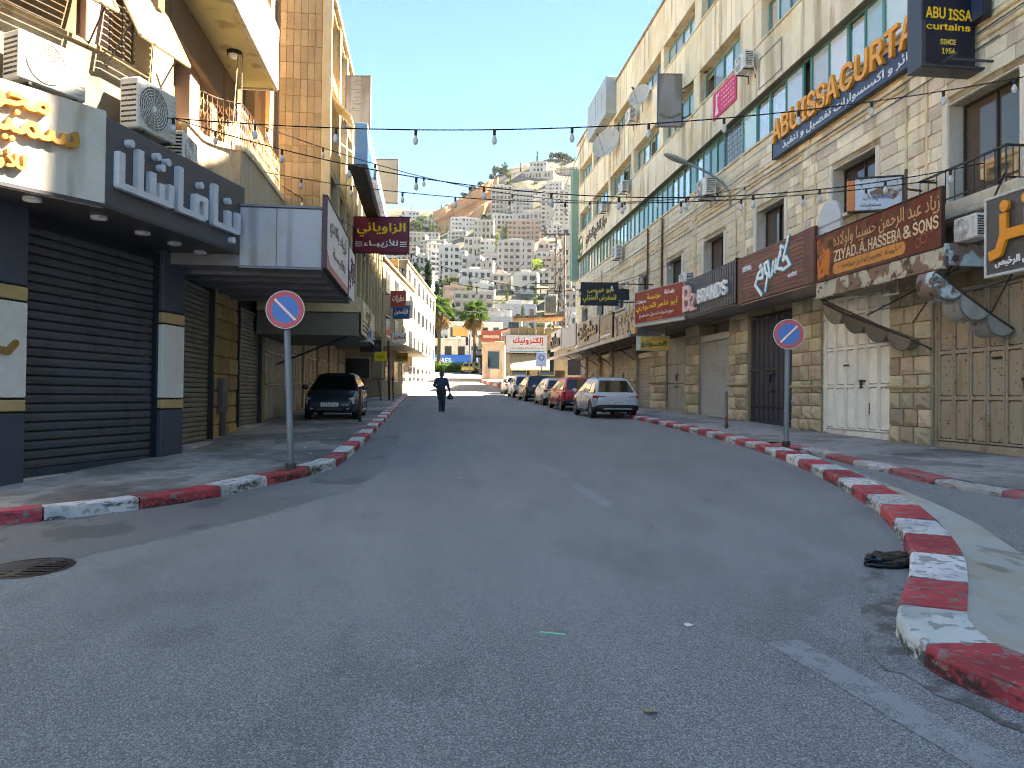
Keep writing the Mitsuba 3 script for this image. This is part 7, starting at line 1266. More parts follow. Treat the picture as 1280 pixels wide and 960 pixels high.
part(k, 'lower_face', CB.to(cbox(.05, 2.9, -4.9, -.04, 3.25, 3.90, .01)), 'worn_metal', '#6c6b60')
part(k, 'support', cat([cyl(CB.pt(.4, -.3, 3.25), CB.pt(2.4, -.3, 2.4), .03, 6)]), 'satin', '#2d2a26')
k = thing('shop_sign', 'cream fascia with dark stripes along the beige canopy', 'sign')
ES = Frame((-4.34, 22.0), (-.11, 1), -1)
lay = wall_sign(k, ES, 0.1, 5.0, 3.3, 4.3, .04, .06, 'satin', '#b9ab86')
for i in range(3): lay(extrude(sbox(.1, .12 + .13 * i, 4.7, .18 + .13 * i), .006), 'satin', '#2a2620', name='stripe')
lay(arabic('red1', 2.0, .4, 1.0, .55, .006), 'satin', '#3d3122')
k, lay, _ = hanging('hanging_sign', 24.0, -4.78, -4.38, 3.22, 3.66, .06, 'satin', '#c3c3c4', 'small white square sign with purple Arabic letters under the beige canopy end')
lay(arabic('elf', .30, .22, .05, .12, .005), '#4b3350')
arm(k, (-4.5, 24.03, 3.66), (-4.5, 24.03, 3.92), .015)
k, lay, _ = hanging('hanging_sign', 27.0, -5.35, -4.62, 3.08, 3.50, .08, 'satin', '#17171a', 'black hanging sign with faint scrollwork below the small white one')
lay(extrude(unary_union([Point(.12 + .12 * i, .2).buffer(.05).difference(Point(.12 + .12 * i, .2).buffer(.035)) for i in range(5)]), .004), '#6f6c60', name='scrollwork')
k, lay, _ = hanging('hanging_sign', 34.0, -6.10, -5.56, 3.06, 3.50, .06, 'satin', '#d6bb1d', 'bright yellow hanging sign under the far left canopies')
lay(arabic('elf', .34, .18, .1, .13, .004), '#8c7a1a'); arm(k, (-5.9, 34.03, 3.5), (-5.9, 34.03, 4.2), .015)
k = thing('shop_canopy', 'row of low brown canopies along the far left shops', 'canopy')
for a, b, n_, z_s in ((12.0, 18.2, 1.9, 4.1), (18.4, 30.5, 1.7, 4.3)):
    part(k, 'slab', L.box(a, b, 0, n_, z_s, z_s + .12), 'worn_metal', '#8a7b62'); part(k, 'edge', L.cbox(a, b, n_, n_ + .09, z_s - .05, z_s + .55, .01), 'worn_metal', '#a99878')
k = thing('shop_sign', 'dark navy sign panel on the far left canopies', 'sign')
part(k, 'panel', cat([L.cbox(12.6, 15.5, 2.0, 2.08, 4.1, 5.3, .01)]), 'satin', '#20283a')
k = thing('shop_sign', 'pale teal and white sign panel further down the left row', 'sign')
part(k, 'panel', L.cbox(18.8, 23.5, 1.8, 1.86, 4.3, 5.2, .01), 'satin', '#a9bdb9'); part(k, 'stripe', L.cbox(18.9, 23.4, 1.86, 1.87, 4.5, 4.7, .003), 'satin', '#3f6f74')

# big hanging signs over the left pavement
k, lay, fr_ = hanging('hanging_sign', 28.0, -5.83, -3.85, 6.78, 8.06, .16, 'satin', '#6e2036', 'burgundy hanging sign with yellow Arabic name and white second line', frame='#4d1a28')
lay(arabic('zawiani', 1.78, .52, .10, .56, .01), '#e3bb16'); lay(arabic('azya', 1.25, .30, .36, .17, .01), '#dcd8d4')
for i in range(3):
    for x0, x1 in ((.05, .30), (1.68, 1.93)): lay(extrude(sbox(x0, .20 + .075 * i, x1, .235 + .075 * i), .008), '#d8d3cf', name='stripe')
arm(k, (-5.8, 28.08, 6.85), (-6.1, 28.08, 6.85), .03); arm(k, (-5.8, 28.08, 8.0), (-6.1, 28.08, 8.0), .03)
part(k, 'lower_edge', box(-4.9, -3.9, 28.0, 28.1, 6.70, 6.78), 'satin', '#6e2036')
k, lay, _ = hanging('blank_sign', 24.5, -5.42, -4.66, 10.12, 11.78, .12, 'galvanised', '#a3a4a4', 'flaking upright blank sign panel high on the tiled building', frame='#77787a')
arm(k, (-5.42, 24.55, 11.4), (-5.75, 24.55, 11.4)); arm(k, (-5.42, 24.55, 10.3), (-5.75, 24.55, 10.3))
part(k, 'flake', _.face(extrude(unary_union([LineString([(r5.uniform(.1, .6), y), (r5.uniform(.1, .6), y + r5.uniform(-.05, .08)), (r5.uniform(.1, .6), y + .04)]).buffer(.015) for y in np.arange(.5, 1.5, .12)]), .002), .76, .001, 10.12), 'satin', '#85878a')
k, lay, _ = hanging('blank_sign', 33.0, -6.40, -5.04, 9.86, 11.72, .14, 'galvanised', '#a9a8a4', 'large square blank sign panel lower down beyond the flaking one', frame='#6d6e6e')
arm(k, (-6.35, 33.06, 11.4), (-6.6, 33.06, 11.4))
k = thing('floodlight', 'boxy grey floodlight on a white arm by the blue band sign', 'lamp')
part(k, 'housing', box(-5.0, -4.6, 25.2, 25.55, 8.75, 9.3), 'satin', '#6e6a60'); part(k, 'arm', cyl((-5.55, 24.0, 9.5), (-4.9, 25.2, 9.2), .03, 6), 'satin', '#cfc8b8')
# ---- beyond the street: junction, small shops, trees ---------------------------
r6 = random.Random(77)
# block standing across the side street on the right, out of the frame: it shades the near road
k = thing('apartment_block', 'tall stone apartment block standing just outside the frame across the side street', 'building')
B0 = Frame((11.6, 12.6), (-.110, 1), +1)
part(k, 'wall', B0.box(-34, 0, -16, 0, -.5, 18.6), 'plaster', CREAM2)
for z in (5.2, 8.6, 12.0): part(k, 'window_band', B0.box(-33, -1, -.05, .02, z, z + 1.4), 'window_glass', '#6f7f80')

def low_building(name, label, x0, x1, y0, y1, z0, z1, c, storeys=1, mat='plaster', bays=3, side=True, doors=()):
    key = thing(name, label, 'building')
    wm = man(box(x0, x1, y0, y1, z0 - 1.5, z1))
    for a, e, zt in doors: wm = wm - man(box(a, e, y0 - 1, y0 + 2.5, z0 - .2, zt))
    part(key, 'wall', tri_mesh(wm), mat, c)
    part(key, 'roof_edge', cbox(x0 - .15, x1 + .15, y0 - .15, y1 + .15, z1, z1 + .22, .04), mat, jitter(c, .1, r6))
    hs = (z1 - z0) / storeys
    for s in range(storeys):
        for b in range(bays):
            w = (x1 - x0) / bays
            a, e, zz0, zz1 = x0 + w * b + w * .25, x0 + w * (b + 1) - w * .25, z0 + hs * s + hs * .35, z0 + hs * s + hs * .8
            f = part(key, 'window', cat([box(a - .07, e + .07, y0 - .05, y0 + .02, zz0 - .07, zz0), box(a - .07, e + .07, y0 - .05, y0 + .02, zz1, zz1 + .07), box(a - .07, a, y0 - .05, y0 + .02, zz0, zz1), box(e, e + .07, y0 - .05, y0 + .02, zz0, zz1)]), 'satin', '#a89f8f')
            part(f, 'pane', box(a, e, y0 - .02, y0 + .02, zz0, zz1), 'window_glass', '#2b3034')
        if side:
            n = max(1, int((y1 - y0) / 3.2))
            for b in range(n):
                w = (y1 - y0) / n
                a, e, zz0, zz1 = y0 + w * (b + .28), y0 + w * (b + .72), z0 + hs * s + hs * .35, z0 + hs * s + hs * .8
                X = x1 if x1 < 0 else x0
                f = part(key, 'window', cat([box(X - .06, X + .06, a - .07, e + .07, zz0 - .07, zz0), box(X - .06, X + .06, a - .07, e + .07, zz1, zz1 + .07)]), 'satin', '#c9c1b0')
                part(f, 'pane', box(X - .03, X + .03, a, e, zz0, zz1), 'window_glass', '#33363a')
    return key
# left row continues
k = low_building('shop_building', 'sunlit low beige shop building after the tiled building', -20, -8.0, 47.2, 62, 1.6, 9.9, '#8c7e67', 3, bays=4)
part(k, 'canopy', cat([box(-8.0, -6.6, 47.5, 61.5, 4.6, 4.72)]), 'worn_metal', '#b0a181')
for i, (y, x0, w_, z0_, h_, c1, c2) in enumerate(((48.5, -7.6, .9, 4.9, .6, '#d4d4d0', '#9c3038'), (50.5, -7.9, 1.1, 6.6, .9, '#2a4a7c', '#d8d8d8'), (53, -8.0, .8, 3.9, .6, '#c9b13a', '#3a2a1c'), (56, -8.3, 1.0, 7.2, 1.3, '#c6c2ba', '#4a3a52'), (46.5, -7.4, .9, 6.9, 1.0, '#87363a', '#d8c8b8'))):
    k, lay, _ = hanging('hanging_sign', y, x0, x0 + w_, z0_, z0_ + h_, .1, 'satin', c1, ['white', 'blue', 'yellow', 'pale grey', 'dark red'][i] + ' shop sign among those jutting out along the far left row')
    lay(arabic(('gold2', 'red1', 'basa', 'canopy3', 'nuts')[i], w_ * .8, h_ * .5, w_ * .1, h_ * .25, .01), c2); arm(k, (x0 - .5, y + .05, z0_ + h_ * .8), (x0, y + .05, z0_ + h_ * .8))
k = low_building('tall_building', 'pale tall narrow building catching the sun at the end of the left row', -24, -9.3, 67, 92, 2.0, 13.2, '#998d76', 4, bays=6)
k, lay, _ = hanging('hanging_sign', 61.5, -9.45, -8.45, 7.75, 9.7, .12, 'satin', '#8f2f34', 'tall red hanging sign with stacked pale writing at the end of the left row')
for i in range(4): lay(arabic(('elf', 'basa', 'canopy3', 'mofr')[i], .75, .30, .12, .12 + .46 * i, .01), ['#d8b13a', '#d9cfc6', '#cfc5bd', '#d9cfc6'][i])
arm(k, (-9.4, 61.56, 9.5), (-9.8, 61.56, 9.5))
k, lay, _ = hanging('hanging_sign', 60.0, -10.1, -9.0, 11.2, 12.2, .12, 'satin', '#c58a4a', 'small orange and blue picture sign above the far left shops')
lay(extrude(sbox(.05, .1, .35, .9), .01), '#6d8fb4', name='picture')
arm(k, (-9.9, 60.06, 11.4), (-9.9, 62, 11.0))
k, lay, _ = hanging('hanging_sign', 58.0, -9.2, -8.5, 4.6, 6.3, .1, 'satin', '#d5d5d2', 'plain white lit-looking hanging box among the far left shops')
k, lay, _ = hanging('hanging_sign', 63.0, -9.6, -8.9, 3.4, 4.1, .08, 'satin', '#b04a5a', 'small pinkish sign over the far left pavement')
k = low_building('shop_house', 'pale house with a sunny wall behind the round green tree', -30, -15.5, 112, 126, 5.0, 11.5, '#cfc3a6', 2, bays=5)

# electronics shop facing the junction
k = low_building('electronics_shop', 'small stone shop with rooftop terrace facing the junction beyond the parked cars', -.6, 9, 66.5, 76, 1.8, 6.6, '#b5a482', 1, bays=4, side=False, doors=[(.8, 1.5, 3.9), (2.2, 4.6, 3.9)])
part(k, 'terrace_wall', cat([cbox(-.2 + .75 * i, .5 + .75 * i, 66.2, 66.6, 6.8, 7.5 + .12 * (i % 2), .05) for i in range(12)]), 'stone', '#a7926a', kind='stuff')
part(k, 'roof_slab', hull([(0, 66, 8.5), (4.4, 66, 8.7), (4.4, 70, 8.9), (0, 70, 8.6), (0, 66, 8.3), (4.4, 66, 8.45), (4.4, 70, 8.5), (0, 70, 8.4)]), 'rusty', '#8d7a5a')
part(k, 'awning', hull([(-.3, 66.4, 5.25), (3.2, 66.4, 5.35), (3.2, 64.9, 3.9), (-.1, 64.9, 3.85), (3.2, 65.0, 3.8), (-.1, 65.0, 3.75), (3.2, 66.45, 5.2), (-.3, 66.45, 5.1)]), 'matte', '#a89878')
k, lay, _ = hanging('shop_sign', 65.9, -.55, 2.95, 5.35, 6.85, .12, 'satin', '#d8d3cb', 'white shop sign with big red Arabic word above a beige awning', frame='#8d8a84')
lay(arabic('electronic', 2.6, .70, .6, .62, .012), '#c8432f'); lay(arabic('electronic2', 2.7, .22, .5, .26, .01), '#6b6a66'); lay(extrude(sbox(.3, .05, 3.3, .16), .008), '#6f8fa8', name='stripe')
k, lay, _ = hanging('hanging_sign', 64.5, 2.0, 2.9, 4.1, 5.3, .1, 'satin', '#8f9fc2', 'faded blue upright sign beside the electronics shop awning')
lay(extrude(Point(.45, .75).buffer(.25).difference(Point(.45, .75).buffer(.15)), .01), '#5a6a9c', name='emblem')
arm(k, (2.45, 64.55, 4.1), (2.45, 64.55, 1.9), .05)
k = low_building('corner_kiosk', 'small pale kiosk with a sloping tin roof next to the electronics shop', -3.2, -.8, 82, 90, 3.1, 7.2, '#cbbda4', 1, bays=1, side=False)
part(k, 'tin_roof', hull([(-3.6, 81, 8.0), (-.4, 81, 8.9), (-.4, 90, 9.2), (-3.6, 90, 8.3), (-3.6, 81, 7.85), (-.4, 81, 8.7)]), 'rusty', '#7a5a48')
k, lay, _ = hanging('hanging_sign', 80.8, -3.3, -1.2, 7.4, 8.5, .1, 'satin', '#a85a44', 'reddish board sign on the kiosk roof')
lay(extrude(sbox(.2, .3, 1.9, .6), .01), '#d8b9a4', name='stripe')
k = low_building('dark_awning_shop', 'shaded shop with a black awning behind the yellow taxis', -4.6, -.4, 104, 114, 4.6, 9.6, '#8f8674', 1, bays=1, side=False, doors=[(-4.4, -.6, 7.0)])
part(k, 'awning', hull([(-4.8, 104, 7.9), (-.4, 104, 7.9), (-.4, 102, 7.0), (-4.8, 102, 7.0), (-.4, 102.1, 6.7), (-4.8, 102.1, 6.7)]), 'matte', '#15171a')
# blue-fronted shop and the houses behind the hedge
k = low_building('blue_shop', 'low shop with a bright blue fascia and white letters behind the hedge', -13.6, -5.0, 124, 134, 5.6, 10.6, '#cfc7b8', 1, bays=4, side=False)
part(k, 'fascia', cbox(-13.4, -5.3, 123.7, 124.0, 6.3, 8.2, .03), 'satin', '#2f62b4')
m = latin('SKAES', 2.8, .8, 0, 0, .03); m.apply_transform(np.array([[1, 0, 0, -12.6], [0, 0, -1, 123.69], [0, 1, 0, 6.9], [0, 0, 0, 1]], float)); part(k, 'lettering', m, 'satin', '#d6dae2')
part(k, 'panel', cbox(-6.6, -5.6, 123.5, 123.8, 7.0, 8.9, .03), 'satin', '#7fa6d6')
k = low_building('pink_house', 'pale house with an orange sign board above the blue shop', -11.5, -2.0, 136, 146, 7.0, 14.5, '#d0c3b4', 2, bays=5, side=False)
part(k, 'sign_board', cbox(-10.6, -8.0, 135.7, 136, 12.2, 13.8, .04), 'satin', '#c98d45')

# traffic island with red and white kerb, signpost
kl = kerb('island_kerb', [(-3.0, 84), (-3.2, 82.5), (-2.4, 78), (-1.4, 73.5), (-.3, 71), (1.4, 70.2)], 1, 'short red and white kerb of the traffic island at the junction', step=1.6, h=.3, inside=-1)
isl2 = Polygon([(-3.0, 84), (-3.0, 82.5), (-2.2, 78), (-1.2, 73.7), (0, 71.3), (1.5, 70.5), (3, 74), (1, 84)])
setting('island_paving', grid_fill(isl2, lambda x, y: G(x, y) + .28, 2.0), 'pavement_mat')
k = thing('signpost', 'thin pale post with a small white plate on the traffic island', 'sign')
part(k, 'post', cyl((-2.9, 83, 3.2), (-2.9, 83, 6.6), .06, 8), 'metal', '#8b8d8f'); part(k, 'plate', cbox(-3.3, -2.5, 82.9, 82.95, 6.1, 6.8, .02), 'satin', '#c8c9cb')
k = thing('traffic_light', 'black traffic light hanging from a post beyond the junction', 'traffic light')
part(k, 'housing', cbox(-6.1, -5.75, 100, 100.3, 8.2, 9.3, .05), 'satin', '#1c1d1e'); part(k, 'post', cyl((-5.6, 100.2, 4.3), (-5.6, 100.2, 9.6), .07, 8), 'metal', '#55585a')
for z in (8.4, 8.75, 9.1): part(k, 'lens', cyl((-5.92, 99.97, z), (-5.92, 100, z), .12, 12), 'satin', '#2f2a26')

# lattice pole with transformer and cables
k = thing('lattice_pole', 'steel lattice power pole with insulators, transformer box and tangled cables', 'utility pole')
x0, y0 = 4.6, 75.0
legs = []
for sx in (-1, 1):
    for sy in (-1, 1): legs.append(cyl((x0 + sx * .62, y0 + sy * .62, 2.0), (x0 + sx * .42, y0 + sy * .42, 17.4), .06, 4))
for leg in legs: part(k, 'leg', leg, 'rusty', '#7d766a')
br = []
for i in range(15):
    z0_, z1_ = 3 + i * .95, 3 + (i + 1) * .95
    w = .6 - .012 * i
    s = 1 if i % 2 else -1
    for sy in (-1, 1): br.append(cyl((x0 - s * w, y0 + sy * w, z0_), (x0 + s * w, y0 + sy * w, z1_), .03, 4))
    for sx in (-1, 1): br.append(cyl((x0 + sx * w, y0 - s * w, z0_), (x0 + sx * w, y0 + s * w, z1_), .03, 4))
part(k, 'lattice_bracing', cat(br), 'rusty', '#7a7468', kind='stuff')
part(k, 'crossarm', cat([box(2.7, 6.1, 74.9, 75.1, 17.4, 17.55), box(1.8, 4.2, 74.9, 75.1, 12.6, 12.7), box(1.8, 4.2, 74.9, 75.1, 12.1, 12.2)]), 'rusty', '#4d4740')
for x in (3.1, 4.4, 5.7): part(k, 'insulator', lathe([(.02, 0), (.1, .1), (.05, .2), (.13, .3), (.06, .45), (.14, .55), (.05, .8)], 8, (x, 75, 17.55)), 'satin', '#2f2b28')
part(k, 'transformer', cat([cbox(3.1, 4.3, 74.2, 75.3, 9.6, 11.5, .08)]), 'worn_metal', '#7f8680')
part(k, 'cooling_fin', cat([box(3.15 + .14 * i, 3.2 + .14 * i, 74.05, 74.2, 9.7, 11.3) for i in range(8)]), 'worn_metal', '#727a75')
tang = []
for i in range(26):
    p0 = np.array([x0 + r6.uniform(-.5, .5), y0 + r6.uniform(-.8, -.3), r6.uniform(6, 15)]); p1 = np.array([x0 + r6.uniform(-1.2, 1.2), y0 + r6.uniform(-.9, .3), r6.uniform(6, 15)])
    mid = (p0 + p1) / 2 + np.array([r6.uniform(-.5, .5), 0, -r6.uniform(.2, 1.4)])
    t = np.linspace(0, 1, 8)[:, None]; tang.append(tube(p0 * (1 - t) ** 2 + 2 * mid * t * (1 - t) + p1 * t ** 2, .025, 4))
part(k, 'cable_tangle', cat(tang), 'satin', '#2d2b2a', kind='stuff')
for i, (q, zz, ss) in enumerate((((-7.6, 60, 9.5), 13, 2.2), ((5.0, 57.8, 9), 12.3, .5), ((-12, 100, 12), 15, 2.0), ((6.5, 50, 8), 11.0, .6), ((20, 140, 20), 17.4, 2), ((4.9, 58, 13.5), 14.5, .4))):
    t = np.linspace(0, 1, 14)[:, None]; a = np.array([x0, y0, zz]); b = np.array(q, float)
    pts = a * (1 - t) + b * t; pts[:, 2] -= ss * 4 * t[:, 0] * (1 - t[:, 0])
    single('overhead_cable', tube(pts, .03, 4), 'satin', '#242424', ['black cable sagging from the lattice pole to the far left shops', 'short cable from the lattice pole to the green-framed end windows', 'long cable from the lattice pole over the junction to the palms', 'cable from the lattice pole to the far shop canopies', 'cable from the lattice pole up the hill behind', 'cable from the lattice pole to the fins at the building end'][i], 'cable', 'cables at the lattice pole')
single('overhead_cable', tube([R.pt(52, 0, 20.7) + (EYE * 0), (2.5, 78, 16.5), (-5, 120, 16)], .03, 4), 'satin', '#3b4046', 'thin cable dropping from the roof of the stone building across the sky', 'cable')

# ---- trees ----------------------------------------------------------------------
def clump(n, size, shape_fn, r, flat=.5):
    """n leaf-sized quads scattered by shape_fn"""
    v, f = [], []
    for i in range(n):
        c = np.array(shape_fn(r)); a = np.array([r.gauss(0, 1), r.gauss(0, 1), r.gauss(0, 1) * flat]); a /= np.linalg.norm(a)
        b = np.cross(a, [r.gauss(0, 1), r.gauss(0, 1), r.gauss(0, 1)]); b /= np.linalg.norm(b)
        s = size * r.uniform(.6, 1.4)
        o = len(v); v += [c - a * s, c + b * s * .55, c + a * s, c - b * s * .55]; f += [(o, o + 1, o + 2), (o, o + 2, o + 3)]
    return mk(v, f)
def lobes(r, n, rx, rz, zc):
    L_ = [(r.uniform(-.6, .6) * rx, r.uniform(-.6, .6) * rx, zc + r.uniform(-.6, .6) * rz, r.uniform(.35, .6) * rx) for _ in range(n)]
    def fn(q):
        x, y, z, s = q.choice(L_)
        d = np.array([q.gauss(0, 1), q.gauss(0, 1), q.gauss(0, .8)]); d /= np.linalg.norm(d)
        return np.array([x, y, z]) + d * s * q.uniform(.65, 1.0)
    return fn
rt = random.Random(123)
broad = [clump(420, .42, lobes(rt, 9, 2.2, 1.6, 3.2), rt) for _ in range(3)]
conic = [clump(480, .40, (lambda q: (lambda t: (q.gauss(0, 1) * .42 * (1.15 - t) * (1 if t > .08 else .5), q.gauss(0, 1) * .42 * (1.15 - t), .6 + t * 9.4))(q.random() ** 1.15)), rt, 1.6) for _ in range(2)]
trunk_b = cat([tube([(0, 0, -1.5), (.05, 0, .8), (.1, .05, 2.2)], [.2, .15, .1], 6)] + [tube([(.1, .05, 1.8), (math.cos(a), math.sin(a), 3.2)], [.09, .03], 5) for a in (0, 2.1, 4.2)])
trunk_c = tube([(0, 0, -1.5), (0, 0, 5)], [.22, .06], 6)
_protos = {}
def tree(x, y, z, s, kind, label, group, c=None, sz=None, name='tree'):
    key = thing(name, label, 'tree', group)
    c = c or ('#4d5a34' if kind == 'b' else '#33432c')
    m = broad[rt.randrange(3)] if kind == 'b' else conic[rt.randrange(2)]
    T_ = trimesh.transformations.rotation_matrix(rt.uniform(0, 6), [0, 0, 1]) @ np.diag([s, s, sz or s, 1]); T_[:3, 3] = x, y, z - (1.7 * s if kind == 'b' and y > 115 else 0)
    for nm, mm, mt, cc in (('crown', m, 'leaf', jitter(c, .12, rt)), ('trunk', trunk_b if kind == 'b' else trunk_c, 'matte', '#4f4234')):
        q = mm.copy(); q.apply_transform(T_); part(key, nm, q, mt, cc)
def palm(x, y, h, crown, label):
    key = thing('palm_tree', label, 'tree', 'fan palms at the junction')
    z0 = float(G(np.clip(x, -8, 8), y))
    part(key, 'trunk', tube([(x, y, z0 - .5), (x + .1, y, z0 + h * .4), (x, y, z0 + h * .85)], [.32, .24, .2], 8), 'matte', '#6d5a45')
    v, f = [], []; vd, fd = [], []
    top = np.array([x, y, z0 + h * .86])
    for i in range(58):
        dead = i >= 36
        az = rt.uniform(0, 2 * math.pi); el = rt.uniform(-.35, 1.35) if not dead else rt.uniform(-1.45, -.7)
        d = np.array([math.cos(az) * math.cos(el), math.sin(az) * math.cos(el), math.sin(el)])
        ln = crown * rt.uniform(.75, 1.05) * (.9 if dead else 1)
        base = top + d * .15; hub = top + d * ln * .5 + np.array([0, 0, -.05])
        side = np.cross(d, [0, 0, 1]); side /= np.linalg.norm(side); up = np.cross(side, d)
        V, Fc = (vd, fd) if dead else (v, f)
        o = len(V); V += [base - side * .03, base + side * .03, hub]; Fc.append((o, o + 1, o + 2))
        for j in range(9):
            a = (j - 4) / 4 * 1.25
            dd = d * math.cos(a) + side * math.sin(a)
            tip = hub + dd * ln * .55 + np.array([0, 0, -ln * .16 * (1 + abs(a))])
            w = np.cross(dd, up) * .075 * crown / 1.6
            o = len(V); mid = hub + dd * ln * .3 + up * .03
            V += [hub, mid + w, tip, mid - w]; Fc += [(o, o + 1, o + 2), (o, o + 2, o + 3)]
    part(key, 'crown', mk(v, f), 'leaf', '#5a713c'); part(key, 'dead_skirt', mk(vd, fd), 'leaf', '#8b7550')
palm(-13.6, 108, 8.4, 2.1, 'shortest fan palm, beside the round green tree')
palm(-10.6, 110, 10.2, 2.7, 'middle fan palm, tallest with the fullest crown')
palm(-5.6, 112, 10.0, 2.6, 'fan palm above the yellow taxis')
tree(-13.3, 106, 5.0, .62, 'b', 'small round bright green tree by the white van', None, '#4f8a2e', .62)
hz = clump(2600, .16, lambda q: (q.uniform(-11.8, -4.6), q.uniform(109, 110.6), 5.0 + 1.5 * q.random() * (.75 + .25 * math.sin(q.uniform(0, 40)))), rt, .9)
single('hedge', hz, 'leaf', '#5c7436', 'long low olive green hedge closing the junction in front of the blue shop', 'hedge')
single('hedge', clump(500, .15, lambda q: (q.uniform(-15.8, -12.3), q.uniform(107, 108), 4.8 + .35 * q.random()), rt, .9), 'leaf', '#7d8a4a', 'low yellowish shrub strip at the foot of the round green tree', 'hedge')

# ---- houses on the hill ---------------------------------------------------------
HOUSES = [(21, 677, 15.5, 13.4, 3, 'b'),
 (21, 675, 27.4, 6.3, 1, 'p'),
 (-10, 615, 16.0, 23.0, 6, 'b'),
 (7, 601, 16.3, 20.0, 6, 'b'),
 (24, 538, 10.1, 28.0, 9, 'b'),
 (33, 530, 10.5, 30.9, 10, 'b'),
 (-8, 577, 15.0, 12.0, 3, 'b'),
 (10, 555, 21.4, 13.9, 3, 'b'),
 (-22, 564, 14.7, 14.1, 3, 'p'),
 (3, 420, 17.1, 15.7, 4, 'w'),
 (-36, 429, 11.6, 19.7, 5, 'w'),
 (-22, 398, 10.3, 11.6, 3, 'w'),
 (-28, 527, 12.1, 12.1, 2, 'p'),
 (-17, 356, 14.1, 8.9, 2, 'w'),
 (-5, 342, 8.6, 7.8, 2, 'p'),
 (5, 333, 10.7, 8.7, 2, 'w'),
 (-62, 645, 26.2, 10.7, 2, 'p'),
 (-92, 681, 15.6, 7.1, 2, 'w'),
 (18, 449, 6.5, 10.7, 3, 'k'),
 (28, 384, 7.2, 25.2, 5, 'p'),
 (1, 276, 14.6, 10.0, 2, 'g'),
 (-54, 524, 9.8, 13.1, 3, 'p'),
 (-12, 423, 10.6, 8.8, 2, 'p'),
 (20, 328, 9.6, 14.3, 4, 'p'),
 (-24, 321, 9.3, 8.0, 2, 'k'),
 (-14, 311, 7.1, 8.4, 2, 'p'),
 (-26, 282, 6.4, 8.2, 2, 'p'),
 (11, 525, 19.7, 6.6, 1, 'p'),
 (-71, 563, 12.9, 11.7, 2, 'p'),
 (-60, 491, 11.2, 11.2, 2, 'w')]
TINT = {'b': ('#aaa69e', '#a09b92'), 'p': ('#a49c8e', '#989083', '#aaa294'), 'w': ('#b4b1aa', '#aba79e'), 'k': ('#a08e80', '#968272'), 'g': ('#9fa0a1',)}
WORDS = {'b': 'grey-white', 'p': 'beige', 'w': 'white', 'k': 'pinkish', 'g': 'pale grey'}
rh = random.Random(41)
def hill_house(x, y, w, h, n, tint, label=None, group='houses on the hill'):
    key = thing('hill_house', label or f'{WORDS[tint]} flat-roofed house of {n} storey{"s" if n > 1 else ""} among many on the far hillside', 'house', None if label else group)
    z0 = float(hill_z(np.array(x), np.array(y))) - .3
    d = w * rh.uniform(.6, .9)
    yaw = rh.uniform(-.28, .22) + math.atan2(-x, y) * .3
    M = trimesh.transformations.rotation_matrix(yaw, [0, 0, 1]); M[:3, 3] = x, y, z0
    c = jitter(rh.choice(TINT[tint]), .05, rh)
    hs = h / n
    wall = [box(-w / 2, w / 2, 0, d, -6, h)]
    trim, win, rail = [], [], []
    cols = max(2, int(w / 2.7)); cw = w / cols
    widths = [rh.choice((.24, .34, .42, .55, .7)) for _ in range(cols)]; sill = rh.uniform(.25, .42)
    balc = [rh.random() < .3 for _ in range(cols)]
    for s in range(n):
        zz = hs * s
        trim.append(box(-w / 2 - .12, w / 2 + .12, -.12, .3, zz + hs - .22, zz + hs))
        for q in range(cols):
            xc = -w / 2 + cw * (q + .5)
            ww = cw * (.62 if balc[q] else widths[q])
            if not balc[q] and rh.random() < .12: continue
            win.append(box(xc - ww / 2, xc + ww / 2, -.06, .02, zz + (.15 if balc[q] else hs * sill), zz + hs * .78))
            if balc[q]:
                rail.append(box(xc - ww / 2 - .2, xc + ww / 2 + .2, -1.1, 0, zz - .1, zz + .08)); rail.append(box(xc - ww / 2 - .2, xc + ww / 2 + .2, -1.1, -.98, zz + .08, zz + .85))
        for q in range(max(1, int(d / 3.4))):
            for X in (-w / 2, w / 2): win.append(box(X - .05, X + .05, 1 + 3.2 * q, 2.1 + 3.2 * q, zz + hs * .32, zz + hs * .78))
    roof = [box(-w / 2, w / 2, 0, .2, h, h + .7), box(-w / 2, w / 2, d - .2, d, h, h + .7), box(-w / 2, -w / 2 + .2, .2, d - .2, h, h + .7), box(w / 2 - .2, w / 2, .2, d - .2, h, h + .7)]
    tank = [cyl((rh.uniform(-.4, .4) * w, d * rh.uniform(.2, .7), h), (0, 0, 0), .1, 3)] if 0 else []
    for _ in range(rh.randrange(1, 4)):
        px, py = rh.uniform(-.4, .4) * w, d * rh.uniform(.2, .8); tank.append(cyl((px, py, h), (px, py, h + rh.uniform(1.0, 1.6)), .55, 8))
    if rh.random() < .5: roof.append(box(-w * .2, w * .15, d * .3, d * .7, h, h + 2.3))
    if tint == 'g': trim += [box(-w / 2 + w * q / 6 - .08, -w / 2 + w * q / 6 + .08, -.2, 0, 0, h) for q in range(7)]
    for nm, ms, mt, cc, kd in (('wall', wall, 'matte', c, None), ('floor_band', trim + roof + rail, 'matte', jitter(c, .08, rh), None), ('window', win, 'matte', rh.choice(('#3e4043', '#4c4b49', '#393d42', '#57544f')), 'stuff'), ('water_tank', tank, 'matte', rh.choice(('#d8d8d8', '#2b2b2b', '#bcbcbc')), 'stuff')):
        m = cat(ms); m = m.copy(); m.apply_transform(M); part(key, nm, m, mt, cc, kind=kd)
